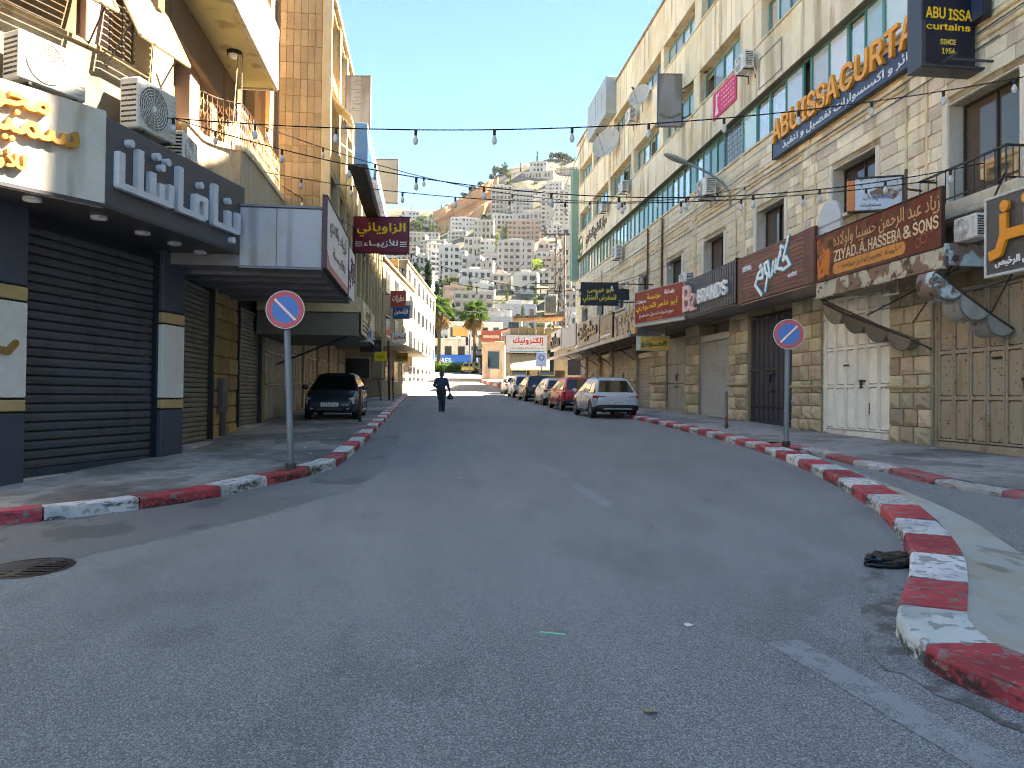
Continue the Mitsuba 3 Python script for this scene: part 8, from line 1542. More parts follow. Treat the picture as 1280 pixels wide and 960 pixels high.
HL = {0: 'small tower block standing alone on the hilltop against the sky', 1: 'low annex wall below the hilltop tower block', 2: 'left half of the big grey-white apartment tower pair below the ridge', 3: 'right half of the big grey-white apartment tower pair below the ridge', 4: 'tall narrow apartment tower with many storeys right of the twin towers', 5: 'tallest stepped apartment tower, partly hidden by the green fins of the stone building', 9: 'broad white four-storey block in the middle of the hillside', 10: 'five-storey white house just right of the burgundy sign', 16: 'long pale two-storey house under the brown cliff', 20: 'wide pale grey building with a grid of posts low on the hill'}
placed = []
for i, (x, y, w, h, n, t) in enumerate(HOUSES):
    hill_house(x, y, w, h, n, t, HL.get(i)); placed.append((x, y, w))
count = 0
for y in list(range(178, 420, 14)) + list(range(420, 700, 17)):
    x = -.2 * y + rh.uniform(0, 10)
    while x < .1 * y:
        w = rh.choice((rh.uniform(7.5, 12), rh.uniform(11, 19))) * (.8 + y / 1500); yy = y + rh.uniform(-7, 7)
        dens = .97 if not (-.14 < x / y < -.085 and y > 280) else .45
        if rh.random() < dens and all(abs(x - px) > (w + pw) * .5 + .5 or abs(yy - py) > 13 for px, py, pw in placed) and not (y > 590 and x / y < -.02) and not (y > 635 and x / y < .05) and count < 285:
            n = rh.choice((2, 2, 3, 3, 4, 5) if w > 11 else (1, 2, 2, 3)); hill_house(x, yy, w, n * rh.uniform(2.9, 3.3), n, rh.choice('ppwwbbk')); placed.append((x, yy, w)); count += 1
        elif rh.random() < .8:
            tree(x, yy - 5, float(hill_z(np.array(x), np.array(yy - 5))), rh.uniform(.7, 1.5), 'c' if rh.random() < .18 else 'b', 'dusty green tree between the hillside houses', 'trees on the hill', rh.choice(('#56613c', '#4a5636', '#65693f')))
        x += w * rh.uniform(.98, 1.2)
# cypress group and other large trees low on the hill
for i, (x, y, s, sz) in enumerate(((-17.6, 141, 1.1, 1.75), (-16.2, 146, 1.2, 1.9), (-19.2, 150, 1.2, 1.9), (-14.8, 150, 1.0, 1.5), (-12.4, 160, .75, 1.15), (-20.5, 160, 1.2, 1.9))):
    tree(x, y, float(hill_z(np.array(x), np.array(y))), s * 1.3, 'c', 'dark cypress in the clump rising behind the red hanging sign' if i != 4 else 'small single cypress apart from the dark clump', 'cypresses in a clump' if i != 4 else None, '#2f3d2d', sz)
for x, y, s in ((-11, 152, 1.25), (-15, 200, 1.6), (-20, 250, 2.4), (-13, 262, 2.0), (-2.5, 190, 1.6), (-4.5, 205, 1.5), (-1.5, 215, 1.4), (6, 160, 1.3)):
    tree(x, y, float(hill_z(np.array(x), np.array(y))), s, 'b', 'large dark tree low on the hillside behind the palms', 'large dark trees low on the hill', '#3c4a30')
tree(-9, 440, float(hill_z(np.array(-9), np.array(440))), 2.8, 'c', 'tall yellow-green tree left of the broad white block', None, '#7d8a3e', 2.0)
tree(11, 400, float(hill_z(np.array(11), np.array(400))), 2.4, 'b', 'rounded yellow-green tree in front of the broad white block', None, '#78883e')
for x, y, s in ((-12, 700, 3.2), (-30, 702, 1.6), (-38, 700, 1.8), (-46, 702, 1.4), (-20, 702, 1.5), (-72, 660, 4.0), (-80, 640, 4.5), (-66, 640, 3.2), (-58, 690, 2.5), (40, 704, 2.0), (46, 704, 2.2), (52, 700, 1.8), (34, 705, 1.6)):
    tree(x, y, float(hill_z(np.array(x), np.array(y))), s, 'b', 'dark tree on or just below the ridge line', 'trees along the ridge', '#47543a')
# brown quarried cliff under the ridge
cx, cy = np.meshgrid(np.linspace(-68, -13, 40), np.linspace(0, 1, 14))
zt = np.array([float(hill_z(np.array(x), np.array(676.0))) for x in cx[0]]); zb_ = np.array([float(hill_z(np.array(x), np.array(632.0))) for x in cx[0]])
nz = meshkit.fbm(np.stack([cx * .12, cy * 3, cx * 0], -1), 4, 9)
Z = zb_ - 3 + (zt + 3 - zb_) * cy; Y = 634 + 10 * cy + (nz - .5) * 12 + np.where((cy > .4) & (cy < .62), 4, 0)
nn, mm = cx.shape; idx = np.arange(nn * mm).reshape(nn, mm)
setting('hill_cliff', mk(np.stack([cx, Y, Z], -1).reshape(-1, 3), np.vstack([np.stack([idx[:-1, :-1], idx[:-1, 1:], idx[1:, 1:]], -1).reshape(-1, 3), np.stack([idx[:-1, :-1], idx[1:, 1:], idx[1:, :-1]], -1).reshape(-1, 3)])), 'stone', '#b98a63')
# ---- vehicles -------------------------------------------------------------------
def loft(stations):
    """stations: (y, [(x, z) half profile from the bottom centre round to the top centre])"""
    rings = []
    for y, pr in stations:
        right = [(x, y, z) for x, z in pr]; left = [(-x, y, z) for x, z in reversed(pr[1:-1])]
        rings.append(right + left)
    n = len(rings[0]); v = [p for r in rings for p in r]; f = []
    for k in range(len(rings) - 1):
        for i in range(n):
            a, b = k * n + i, k * n + (i + 1) % n
            f += [(a, b + n, b), (a, a + n, b + n)]
    for k, flip in ((0, 1), (len(rings) - 1, 0)):
        c = len(v); v.append(tuple(np.mean(rings[k], axis=0)))
        for i in range(n):
            a, b = k * n + i, k * n + (i + 1) % n
            f.append((a, b, c) if flip else (b, a, c))
    m = mk(v, f); m.fix_normals(); return m

def car(name, label, category, pos, yaw, colour, kind='suv', group=None, front=False, plate='', far=False, roof_rails=False):
    """local axes: x across, y from the rear bumper forwards, z up; pos = ground point under the rear bumper's middle"""
    key = thing(name, label, category, group)
    Lc, W, H, belt, zb, wb0, wb1, R_, rg, rs, re, ws = {
        'suv': (4.24, .895, 1.56, .98, .26, .80, 3.42, .34, .16, .78, 2.3, 3.3), 'hatch': (4.0, .84, 1.46, .95, .19, .72, 3.20, .31, .10, .55, 2.2, 3.05),
        'sedan': (4.45, .86, 1.45, .95, .20, .95, 3.6, .31, .75, 1.35, 2.6, 3.4), 'van': (4.7, .92, 1.85, 1.05, .22, .85, 3.85, .33, .06, .25, 3.1, 3.95)}[kind]
    M = trimesh.transformations.rotation_matrix(yaw, [0, 0, 1]); M[:3, 3] = pos
    slope = math.atan2(float(G(pos[0], pos[1] + 2)) - float(G(pos[0], pos[1] - 2)), 4.0) * (1 if abs(yaw) < 1.5 else -1)
    M = M @ trimesh.transformations.rotation_matrix(slope, [1, 0, 0])
    def put(nm, m, mat, c, smooth=False, parent=None):
        m = m.copy(); m.apply_transform(M); return part(parent or key, nm, m, mat, c, smooth)
    def prof(w, zb_, zt):
        h = zt - zb_
        return [(0, zb_), (w * .80, zb_), (w * .93, zb_ + .05 * h), (w * .985, zb_ + .22 * h), (w, zb_ + .52 * h), (w * .985, zb_ + .72 * h), (w * .955, zb_ + .88 * h), (w * .88, zt - .02 * h), (w * .6, zt), (0, zt + .008)]
    hood = belt - .08
    st = [(0.0, W * .80, zb + .28, belt - .20), (.05, W * .90, zb + .12, belt - .10), (.16, W * .96, zb + .03, belt - .02), (.5, W, zb, belt), (Lc * .3, W, zb - .02, belt), (Lc * .62, W, zb - .02, belt - .01), (ws, W * .99, zb, belt - .02), (Lc - .55, W * .97, zb + .02, hood), (Lc - .18, W * .90, zb + .06, hood - .12), (Lc - .05, W * .80, zb + .14, hood - .22), (Lc, W * .68, zb + .22, hood - .34)]
    if kind == 'sedan': st[1] = (.05, W * .9, zb + .12, belt - .04)
    body = loft([(y, prof(w, a, b)) for y, w, a, b in st])
    bm = man(body)
    for y in (wb0, wb1):
        for s in (-1, 1):
            bm = bm - m3.Manifold.cylinder(.36, R_ * 1.17, R_ * 1.17, 28).rotate((0, 90, 0)).translate((s * (W - .12) - .18, y, R_))
    put('body', tri_mesh(bm), 'carpaint', colour, 38)
    # cabin: pillars and roof in body colour, glass panels a little proud
    bw, tw = W * .93, W * .72
    cab = [(rg, bw * .96, belt - .04), (ws, bw, belt - .05)]
    zr = H
    pts = [(s * x, y, z) for s in (-1, 1) for x, y, z in ((bw * .96, rg, belt - .06), (bw, ws, belt - .06), (tw * .90, rs, zr - .07), (tw * .93, re, zr - .06), (tw * .62, rs + .12, zr), (tw * .62, re - .1, zr), (tw * .97, rs + .25, zr - .10), (bw * .99, (rg + ws) / 2, belt - .05))]
    put('cabin', hull(pts), 'carpaint', colour, 30)
    def pane(nm, q, off, c='#101418'):
        q = np.array(q, float); n = np.cross(q[1] - q[0], q[3] - q[0]); n /= np.linalg.norm(n)
        v = np.vstack([q + n * off, q - n * .02])
        put(nm, mk(v, [(0, 1, 2), (0, 2, 3), (0, 4, 5), (0, 5, 1), (1, 5, 6), (1, 6, 2), (2, 6, 7), (2, 7, 3), (3, 7, 4), (3, 4, 0)]), 'window_glass', c)
    def lerp(a, b, t): return tuple(np.array(a) * (1 - t) + np.array(b) * t)
    A_, B_ = (bw * .96, rg, belt - .06), (tw * .90, rs, zr - .07)
    lo, hi = lerp(A_, B_, .16), lerp(A_, B_, .92)
    pane('rear_window', [(lo[0] * .90, lo[1], lo[2]), (-lo[0] * .90, lo[1], lo[2]), (-hi[0] * .9, hi[1], hi[2]), (hi[0] * .9, hi[1], hi[2])][::-1] if 0 else [(-lo[0] * .90, lo[1], lo[2]), (lo[0] * .90, lo[1], lo[2]), (hi[0] * .9, hi[1], hi[2]), (-hi[0] * .9, hi[1], hi[2])], .008)
    C_, D_ = (bw, ws, belt - .06), (tw * .93, re, zr - .06)
    lo, hi = lerp(C_, D_, .06), lerp(C_, D_, .94)
    pane('windscreen', [(lo[0] * .92, lo[1], lo[2]), (-lo[0] * .92, lo[1], lo[2]), (-hi[0] * .92, hi[1], hi[2]), (hi[0] * .92, hi[1], hi[2])], .008)
    for s in (-1, 1):
        cuts = [(rg + .22, rs + .14), (rg + (ws - rg) * .33, rs + (re - rs) * .36), (rg + (ws - rg) * .62, rs + (re - rs) * .72), (ws - .22, re - .02)]
        for (a0, a1), (b0, b1) in zip(cuts[:-1], cuts[1:]):
            q = [(s * (bw * .985 - .01), a0 + .05, belt), (s * (bw * .985 - .01), b0 - .05, belt), (s * (tw * .955), b1 - .05, zr - .15), (s * (tw * .955), a1 + .05, zr - .15)]
            pane('side_window', q if s > 0 else q[::-1], .018)
        put('mirror', sphere((s * (W + .09), ws - .28, belt + .05), (.11, .07, .075), 2), 'carpaint', colour, True)
        put('door_handle', cbox(min(s * W * .975, s * (W * .975 + .03)), max(s * W * .975, s * (W * .975 + .03)), Lc * .36, Lc * .36 + .18, belt - .17, belt - .14, .01), 'carpaint', colour)
        put('door_gap', cat([cbox(min(s * W * .99, s * (W + .002)), max(s * W * .99, s * (W + .002)), y, y + .008, zb + .12, belt - .08, .001) for y in (Lc * .30, Lc * .53, Lc * .72)]), 'satin', '#0c0c0d')
        put('sill_trim', cbox(min(s * (W - .05), s * (W + .012)), max(s * (W - .05), s * (W + .012)), wb0 + R_ + .06, wb1 - R_ - .06, zb - .03, zb + .09, .015), 'satin', '#141517')
        put('tail_light', hull([(s * (W * .50), .015, belt - .13), (s * (W * .50), .015, belt - .20), (s * (W * .86), .035, belt - .28), (s * (W * .90), .04, belt - .10), (s * (W * .99), .30, belt - .10), (s * (W * .99), .30, belt - .2), (s * (W * .5), .12, belt - .16)]), 'gloss', '#8c1418')
        put('headlight', hull([(s * W * .46, Lc + .005, hood - .38), (s * W * .46, Lc - .03, hood - .30), (s * W * .84, Lc - .10, hood - .14), (s * W * .86, Lc - .06, hood - .36), (s * W * .93, Lc - .45, hood - .16), (s * W * .93, Lc - .42, hood - .25), (s * W * .5, Lc - .25, hood - .25)]), 'window_glass', '#8d9396')
        if roof_rails: put('roof_rail', tube([(s * tw * .8, rs + .2, zr - .03), (s * tw * .82, rs + .35, zr + .03), (s * tw * .84, re - .2, zr + .02), (s * tw * .84, re, zr - .05)], .02, 6), 'satin', '#1e2022')
    put('bumper', loft([(-.02, prof(W * .80, zb + .08, zb + .27)), (.06, prof(W * .93, zb + .04, zb + .29)), (.30, prof(W * .985, zb + .0, zb + .26))]), 'satin', '#1b1c1f', 40)
    put('bumper_trim', cbox(-W * .62, W * .62, -.035, .0, zb + .10, zb + .15, .01), 'metal', '#b9bcc0')
    put('front_grille', cat([cbox(-W * .5, W * .5, Lc - .05, Lc + .012, zb + .10, zb + .24, .02), cbox(-W * .42, W * .42, Lc - .1, Lc + .006, hood - .42, hood - .36, .01)]), 'satin', '#101114')
    if front:
        put('fog_light', cat([cyl((s * W * .64, Lc - .10, zb + .2), (s * W * .64, Lc - .02, zb + .2), .055, 12) for s in (-1, 1)]), 'satin', '#8b8f92')
        put('emblem', cat([tube([(.055 * math.cos(a), Lc + .012, hood - .36 + .055 * math.sin(a)) for a in np.linspace(0, 2 * math.pi, 17)], .008, 5), tube([(-.035, Lc + .012, hood - .33), (-.015, Lc + .012, hood - .40), (0, Lc + .012, hood - .36), (.015, Lc + .012, hood - .40), (.035, Lc + .012, hood - .33)], .006, 4)]), 'metal', '#c5c7c9')
    py, pz, d_ = (Lc + .012, zb + .30, 1) if front else (.0, belt - .36, -1)
    pp = put('number_plate', cbox(-.27, .27, py - .012, py + .012, pz - .06, pz + .06, .004), 'satin', '#d9d9d4')
    if plate and not far:
        m = latin(plate, .44, .075, -.22, -.037, .004); q = np.eye(4); q[:3, 0], q[:3, 1], q[:3, 2], q[:3, 3] = [-d_ * 1.0, 0, 0] if d_ > 0 else [1, 0, 0], [0, 0, 1], [0, d_, 0], [0, py + d_ * .012, pz]
        m.apply_transform(q); put('plate_lettering', m, 'satin', '#16171a')
    for y in (wb0, wb1):
        for s in (-1, 1):
            x0, x1 = (W - .22) * s, (W - .01) * s
            ring = lathe([(R_ * .62, -.10), (R_ * .93, -.10), (R_, -.06), (R_, .06), (R_ * .93, .10), (R_ * .62, .10), (R_ * .60, .04)], 24)
            q = trimesh.transformations.rotation_matrix(math.pi / 2 * s, [0, 1, 0]); q[:3, 3] = (W - .115) * s, y, R_
            ring.apply_transform(q)
            w = put('wheel', ring, 'satin', '#141414', 35)
            sp = [lathe([(R_ * .60, .03), (R_ * .64, .085), (R_ * .58, .085), (R_ * .55, .02)], 24), cyl((0, 0, -.02), (0, 0, .075), R_ * .14, 12), lathe([(.001, -.03), (R_ * .6, -.03)], 16)]
            for a in np.arange(0, 2 * math.pi, 2 * math.pi / (5 if kind != 'van' else 8)):
                ca, sa = math.cos(a), math.sin(a)
                sp.append(hull([(ca * R_ * .1 - sa * t, sa * R_ * .1 + ca * t, z) for t in (-.035, .035) for z in (.03, .07)] + [(ca * R_ * .6 - sa * t, sa * R_ * .6 + ca * t, z) for t in (-.03, .03) for z in (.04, .075)]))
            rim = cat(sp); rim.apply_transform(q); put('rim', rim, 'metal', '#9a9da0', parent=w)
    if not far:
        put('aerial', cyl((0, rs + .25, zr - .01), (0, rs + .1, zr + .09), .012, 6, .006), 'satin', '#1a1a1a')
    return key

def on_road(x, y, lift=0.0): return (x, y, float(G(x, y)) + lift)
GC = 'cars parked along the right kerb'
car('parked_car', 'silver compact SUV with dark rear bumper, nearest car of the row on the right kerb', 'car', on_road(3.98, 28.9), .14, '#b4b8bd', 'suv', GC, plate='0 4871 30', roof_rails=True)
car('parked_car', 'dark red SUV parked directly ahead of the silver one', 'car', on_road(3.22, 35.2), .14, '#b01c2e', 'suv', GC, plate='2 5518 90')
car('parked_car', 'cream white hatchback between the red and the black car', 'car', on_road(2.55, 40.9), .13, '#cfcdc4', 'hatch', GC)
car('parked_car', 'black hatchback with bright red tail lamps in the middle of the row', 'car', on_road(1.72, 46.6), .13, '#16171c', 'suv', GC)
car('parked_car', 'silver-white SUV ahead of the black hatchback', 'car', on_road(.98, 53.0), .12, '#c3c6ca', 'suv', GC)
car('parked_car', 'white car at the far end of the parked row', 'car', on_road(.28, 60.5), .12, '#d0d0cc', 'hatch', GC)
p = L.pt(0)
car('parked_car', 'dark blue-black hatchback parked on the left pavement facing the camera', 'car', on_road(-5.99, 27.5, KH), math.pi + .105, '#2a323d', 'hatch', None, front=True, plate='9 2471 96')
car('taxi', 'yellow taxi nearer to the hedge, seen from behind', 'car', on_road(-5.95, 103), .05, '#d8b21a', 'sedan', 'yellow taxis at the junction', far=True)
car('taxi', 'second yellow taxi just behind and right of the first', 'car', on_road(-4.7, 107), .05, '#cfa91d', 'sedan', 'yellow taxis at the junction', far=True)
car('parked_car', 'dark car in the shade beside the yellow taxis', 'car', on_road(-3.6, 99), -.5, '#1b1c20', 'hatch', None, far=True)
car('van', 'white van facing the camera at the far left kerb', 'van', on_road(-14.6, 108.5), math.pi - .25, '#cfd2d2', 'van', None, front=True, far=True)

# ---- the man walking up the street ----------------------------------------------
def spheres_body(bones, refine=.028, smooth=10):
    acc = None
    for (a, ra), (b, rb_) in bones:
        h = m3.Manifold.hull_points(np.vstack([sphere(a, ra, 2).vertices, sphere(b, rb_, 2).vertices]))
        acc = h if acc is None else acc + h
    m = tri_mesh(acc.refine_to_length(refine))
    m.merge_vertices(); trimesh.smoothing.filter_taubin(m, iterations=smooth); return m
mx, my = -3.07, 33.4
mz = float(G(mx, my))
at = lambda x, y, z: np.array([mx + x, my + y, mz + z])
k = thing('person', 'man in dark jacket and flat cap walking away up the road', 'person')
hipL, hipR = at(-.095, 0, .90), at(.095, 0, .90)
kneeL, kneeR = at(-.04, .10, .50), at(.10, -.02, .49)
ankL, ankR = at(-.03, -.10, .12), at(.085, .16, .09)
part(k, 'trousers', spheres_body([((hipL, .125), (kneeL, .085)), ((kneeL, .082), (ankL, .068)), ((hipR, .125), (kneeR, .085)), ((kneeR, .082), (ankR, .068)), ((hipL, .128), (hipR, .128)), ((at(0, .0, .98), .15), (at(0, 0, .9), .145))]), 'matte', '#3e4048', True)
shL, shR = at(-.19, .05, 1.40), at(.19, .05, 1.40)
elL, elR = at(-.31, .06, 1.16), at(.29, .02, 1.14)
haL, haR = at(-.20, .26, 1.06), at(.36, .06, .92)
part(k, 'jacket', spheres_body([((at(0, .0, .97), .165), (at(0, .03, 1.18), .175)), ((at(0, .03, 1.18), .175), (at(0, .06, 1.38), .145)), ((at(-.08, .03, 1.2), .13), (shL, .085)), ((at(.08, .03, 1.2), .13), (shR, .085)), ((shL, .088), (shR, .088)), ((shL, .085), (elL, .066)), ((elL, .064), (haL, .046)), ((shR, .085), (elR, .066)), ((elR, .064), (at(.345, .05, .97), .048)), ((at(0, .06, 1.42), .08), (at(0, .08, 1.47), .065))]), 'matte', '#3a465a', True)
part(k, 'skin', spheres_body([((at(0, .09, 1.44), .055), (at(0, .10, 1.55), .06)), ((at(0, .11, 1.585), .082), (at(0, .13, 1.62), .085)), ((at(0, .19, 1.55), .045), (at(0, .15, 1.6), .06)), ((at(-.088, .12, 1.585), .018), (at(-.088, .12, 1.61), .016)), ((at(.088, .12, 1.585), .018), (at(.088, .12, 1.61), .016)), ((at(0, .215, 1.59), .012), (at(0, .205, 1.56), .018))], .02, 6), 'matte', '#9a6f58', True)
part(k, 'hair', spheres_body([((at(0, .07, 1.60), .078), (at(0, .10, 1.62), .084))], .03, 4), 'matte', '#5d5a57', True)
part(k, 'cap', cat([spheres_body([((at(-.03, .10, 1.665), .075), (at(.03, .12, 1.665), .075)), ((at(0, .05, 1.66), .06), (at(0, .18, 1.65), .06))], .03, 6), hull([at(-.07, .2, 1.645), at(.07, .2, 1.645), at(-.05, .26, 1.63), at(.05, .26, 1.63), at(-.05, .2, 1.66), at(.05, .2, 1.66)])]), 'matte', '#43464a', True)
def hand(w, d, up, side, name):
    """palm, four bent fingers of different lengths and a thumb; w wrist, d pointing to the knuckles"""
    bones = [((w, .030), (w + d * .055, .034)), ((w + d * .05 - side * .018, .024), (w + d * .075 + side * .022, .022))]
    for i, ln in enumerate((.070, .080, .075, .058)):
        b = w + d * .085 + side * (-.03 + .02 * i); m_ = b + d * ln * .5 + up * .012; t = m_ + d * ln * .15 + up * ln * .5
        bones += [((b, .0105), (m_, .0095)), ((m_, .0095), (t, .008))]
    b = w + d * .03 - side * .035; bones += [((b, .014), (b + d * .03 - side * .02 + up * .02, .011)), ((b + d * .03 - side * .02 + up * .02, .011), (b + d * .055 - side * .008 + up * .035, .009))]
    part(k, name, spheres_body(bones, .012, 3), 'matte', '#9a6f58', True)
hand(at(.352, .055, .95), np.array([.10, .05, -.99]), np.array([-.9, .2, -.1]), np.array([0, 1.0, 0]), 'hand'); hand(haL, np.array([.8, .6, 0]), np.array([0, .3, -.95]), np.array([0, .2, 1.0]), 'hand')
for a, nm in ((ankL, 'shoe'), (ankR, 'shoe')):
    part(k, nm, spheres_body([((a + [0, -.04, -.05], .045), (a + [0, .07, -.055], .045)), ((a + [0, .07, -.055], .045), (a + [0, .17, -.065], .034)), ((a, .055), (a + [0, -.02, -.04], .05))], .02, 5), 'satin', '#121213', True)
bag = lathe([(.004, .30), (.02, .26), (.03, .22), (.085, .13), (.13, .05), (.125, -.02), (.08, -.05), (.001, -.055)], 16); bag.vertices *= [1, .7, 1]
bag.vertices += (meshkit.fbm(np.array(bag.vertices) * 14, 2, 2)[:, None] - .5) * .03; bag.apply_translation(at(.385, .06, .60))
kk = thing('carrier_bag', 'black plastic carrier bag held in the walking man\'s right hand', 'bag')
part(kk, 'sack', bag, 'gloss', '#0e0e10', True); part(kk, 'handle', tube([at(.37, .06, .83), at(.36, .06, .87), at(.375, .06, .89), at(.395, .06, .87), at(.40, .06, .82)], .008, 5), 'gloss', '#0e0e10')

# ---- no-parking signs and posts -------------------------------------------------
def no_parking(base, top_xy, z_top, disc_c, r, label, tilt, mirror):
    key = thing('no_parking_sign', label, 'road sign', 'round no-parking signs')
    part(key, 'pole', tube([base, ((base[0] + top_xy[0]) / 2, (base[1] + top_xy[1]) / 2, (base[2] + z_top) / 2), (*top_xy, z_top)], .055, 12), 'galvanised', '#7d8287', True)
    part(key, 'base_collar', cyl((base[0], base[1], base[2]), (base[0], base[1], base[2] + .13), .085, 14), 'rusty', '#4f4a46')
    d = np.array([-base[0] * .25, -base[1], 0]); d /= np.linalg.norm(d)
    x = np.cross([0, 0, 1], d)
    M = np.eye(4); M[:3, 0], M[:3, 1], M[:3, 2], M[:3, 3] = x, [0, 0, 1], d, np.array(disc_c) + d * .07
    def put(nm, m, c, mat='gloss'):
        m = m.copy(); m.apply_transform(M); part(key, nm, m, mat, c)
    C = Point(0, 0).buffer(r, quad_segs=16)
    put('disc_back', extrude(C, .006), '#8a8f94', 'metal')
    a = extrude(C, .004); a.apply_translation([0, 0, .006]); put('rim_edge', a, '#cfcac4')
    a = extrude(Point(0, 0).buffer(r * .965, quad_segs=16).difference(Point(0, 0).buffer(r * .70, quad_segs=16)), .004); a.apply_translation([0, 0, .010]); put('red_ring', a, '#b3202c')
    a = extrude(Point(0, 0).buffer(r * .70, quad_segs=16), .003); a.apply_translation([0, 0, .010]); put('blue_field', a, '#1c58a8')
    s = -1 if not mirror else 1
    a = extrude(LineString([(-r * .52, -s * -r * .0 - s * r * .0 + (-r * .52) * s), (r * .52, r * .52 * s)]).buffer(r * .085, cap_style=2), .003); a.apply_translation([0, 0, .014]); put('bar', a, '#c9656a')
    a = extrude(LineString([(-r * .54, -r * .54 * s), (r * .54, r * .54 * s)]).buffer(r * .045, cap_style=2), .002); a.apply_translation([0, 0, .0175]); put('white_bar', a, '#dcd8d6')
    put('clamp', cat([cbox(-.09, .09, -.05 + q, .05 + q, -.08, 0, .01) for q in (-.13, .13)]), '#6f7479', 'metal')
no_parking((-3.58, 12.53, .30), (-3.68, 12.53), 2.60, (-3.69, 12.50, 2.92), .31, 'round blue and red no-parking sign on the leaning pole at the left kerb', 0, False)
no_parking((5.80, 16.25, .55), (5.82, 16.25), 2.70, (5.815, 16.22, 2.93), .318, 'round blue and red no-parking sign on the right pavement before the dark ribbed doors', 0, True)
def bollard(x, y, h, c, label, r=.045):
    key = thing('bollard', label, 'bollard'); z = float(G(x, y)) + KH
    part(key, 'post', cyl((x, y, z - .1), (x, y, z + h), r, 10), 'rusty', c); part(key, 'cap', sphere((x, y, z + h), r * 1.15, 2), 'rusty', c, True); part(key, 'base_plate', cbox(x - .09, x + .09, y - .09, y + .09, z, z + .015, .004), 'rusty', '#3b3733')
bollard(-4.58, 23.2, 1.02, '#1b1b1d', 'thin black bollard at the kerb beside the parked dark hatchback')
bollard(6.45, 23.1, 1.0, '#77706a', 'thin grey bollard in front of the grey roller shutter on the right')
k = thing('metal_frame', 'rusty steel tube frame with a tall pole past the dark parked hatchback', 'barrier')
zf = float(G(-7, 42)) + KH
part(k, 'post', cyl((-7.05, 41.6, zf - .1), (-7.25, 41.6, 2.46), .04, 8), 'rusty', '#53403a'); part(k, 'post', cyl((-6.55, 42.5, zf - .1), (-6.6, 42.5, 2.6), .04, 8), 'rusty', '#53403a')
part(k, 'bar', cyl((-8.1, 41.6, 2.44), (-6.55, 42.3, 2.46), .035, 8), 'rusty', '#53403a'); part(k, 'tall_pole', cyl((-6.85, 43, zf - .1), (-6.95, 43, 4.6), .06, 8), 'rusty', '#473733')
k = thing('litter_bin', 'orange litter bin on a post at the sunlit far left kerb', 'bin')
part(k, 'tub', lathe([(.001, .45), (.22, .45), (.36, .95), (.34, .95), (.2, .5)], 14, (-10.1, 71, 2.4)), 'satin', '#e0552c'); part(k, 'post', cyl((-10.1, 71, 2.2), (-10.1, 71, 2.9), .05, 8), 'satin', '#6b6b6b')

# ---- festoon lights -------------------------------------------------------------
def festoon(a, b, sag, gap, first, label, bulb=.043):
    key = thing('string_light', label, 'string lights', 'festoon strings across the street')
    a, b = np.array(a, float), np.array(b, float)
    t = np.linspace(0, 1, 40)[:, None]; pts = a * (1 - t) + b * t; pts[:, 2] -= (sag * 4 * t * (1 - t))[:, 0]
    part(key, 'cable', tube(pts, .011, 5), 'satin', '#151515')
    Ln = np.r_[0, np.cumsum(np.linalg.norm(np.diff(pts, axis=0), axis=1))]
    s = first
    while s < Ln[-1] - .2:
        p = np.array([np.interp(s, Ln, pts[:, q]) for q in range(3)])
        part(key, 'socket', lathe([(.001, .01), (.022, .005), (.026, -.03), (.026, -.09), (.018, -.105)], 10, p), 'satin', '#0f0f10')
        part(key, 'bulb', lathe([(.016, -.10), (.026, -.12), (bulb, -.165), (bulb * 1.05, -.19), (bulb * .85, -.23), (bulb * .4, -.252), (.001, -.257)], 12, p), 'gloss', '#b9bcbc', True)
        s += gap
festoon((-6.55, 12.6, 6.15), (9.55, 13.6, 7.45), .60, 1.33, .9, 'topmost string of bulbs, highest across the sky near the camera')
festoon((-6.45, 14.5, 6.75), R.pt(15.0, .35, 6.2), 1.05, 1.30, .8, 'second string of bulbs from the left balcony to the small right balcony')
festoon((-6.3, 17.6, 7.9), R.pt(26.5, .1, 8.9), 1.15, 1.35, .6, 'third string of bulbs, slanting to the stone building under the curtain sign')
festoon((-6.15, 18.8, 7.0), R.pt(16.4, .4, 6.25), .62, 1.30, 1.0, 'fourth string of bulbs, passing level above the hill rooftops')
festoon((-6.2, 20.4, 7.1), R.pt(38.0, .2, 7.7), 1.7, 1.45, .7, 'fifth string of bulbs, lowest and slanting down to the black and yellow sign')
festoon((-5.85, 28.2, 6.9), R.pt(33.5, .2, 7.6), 1.5, 1.5, .4, 'sixth string of bulbs, starting behind the burgundy sign')

# ---- things on the ground -------------------------------------------------------
k = thing('manhole_cover', 'round cast-iron drain grate in the road at the left edge', 'manhole cover')
cxm, cym = -4.23, 6.77; zm = lambda x, y: G(x, y) + .006
part(k, 'rim', grid_fill(Point(cxm, cym).buffer(.37).difference(Point(cxm, cym).buffer(.32)), zm, .3), 'metal', '#4a4a4c'); part(k, 'pit_shade', grid_fill(Point(cxm, cym).buffer(.32), lambda x, y: G(x, y) + .003, .3), 'matte', '#0a0a0b')  # flat black sheet paints the darkness of the hole under the grate
bars_ = unary_union([sbox(cxm - .30, cym - .30 + .085 * i, cxm + .30, cym - .30 + .085 * i + .045) for i in range(8)] + [sbox(cxm - .035, cym - .31, cxm + .035, cym + .31)]).intersection(Point(cxm, cym).buffer(.32))
part(k, 'grate', grid_fill(bars_, lambda x, y: G(x, y) + .009, .3), 'metal', '#55565a')
pt = Polygon([(-3.55, 10.7), (-2.6, 10.5), (-2.2, 11.6), (-3.1, 11.9)])
setting('road_patch', grid_fill(pt, lambda x, y: G(x, y) + .004, .4), 'asphalt_patch')
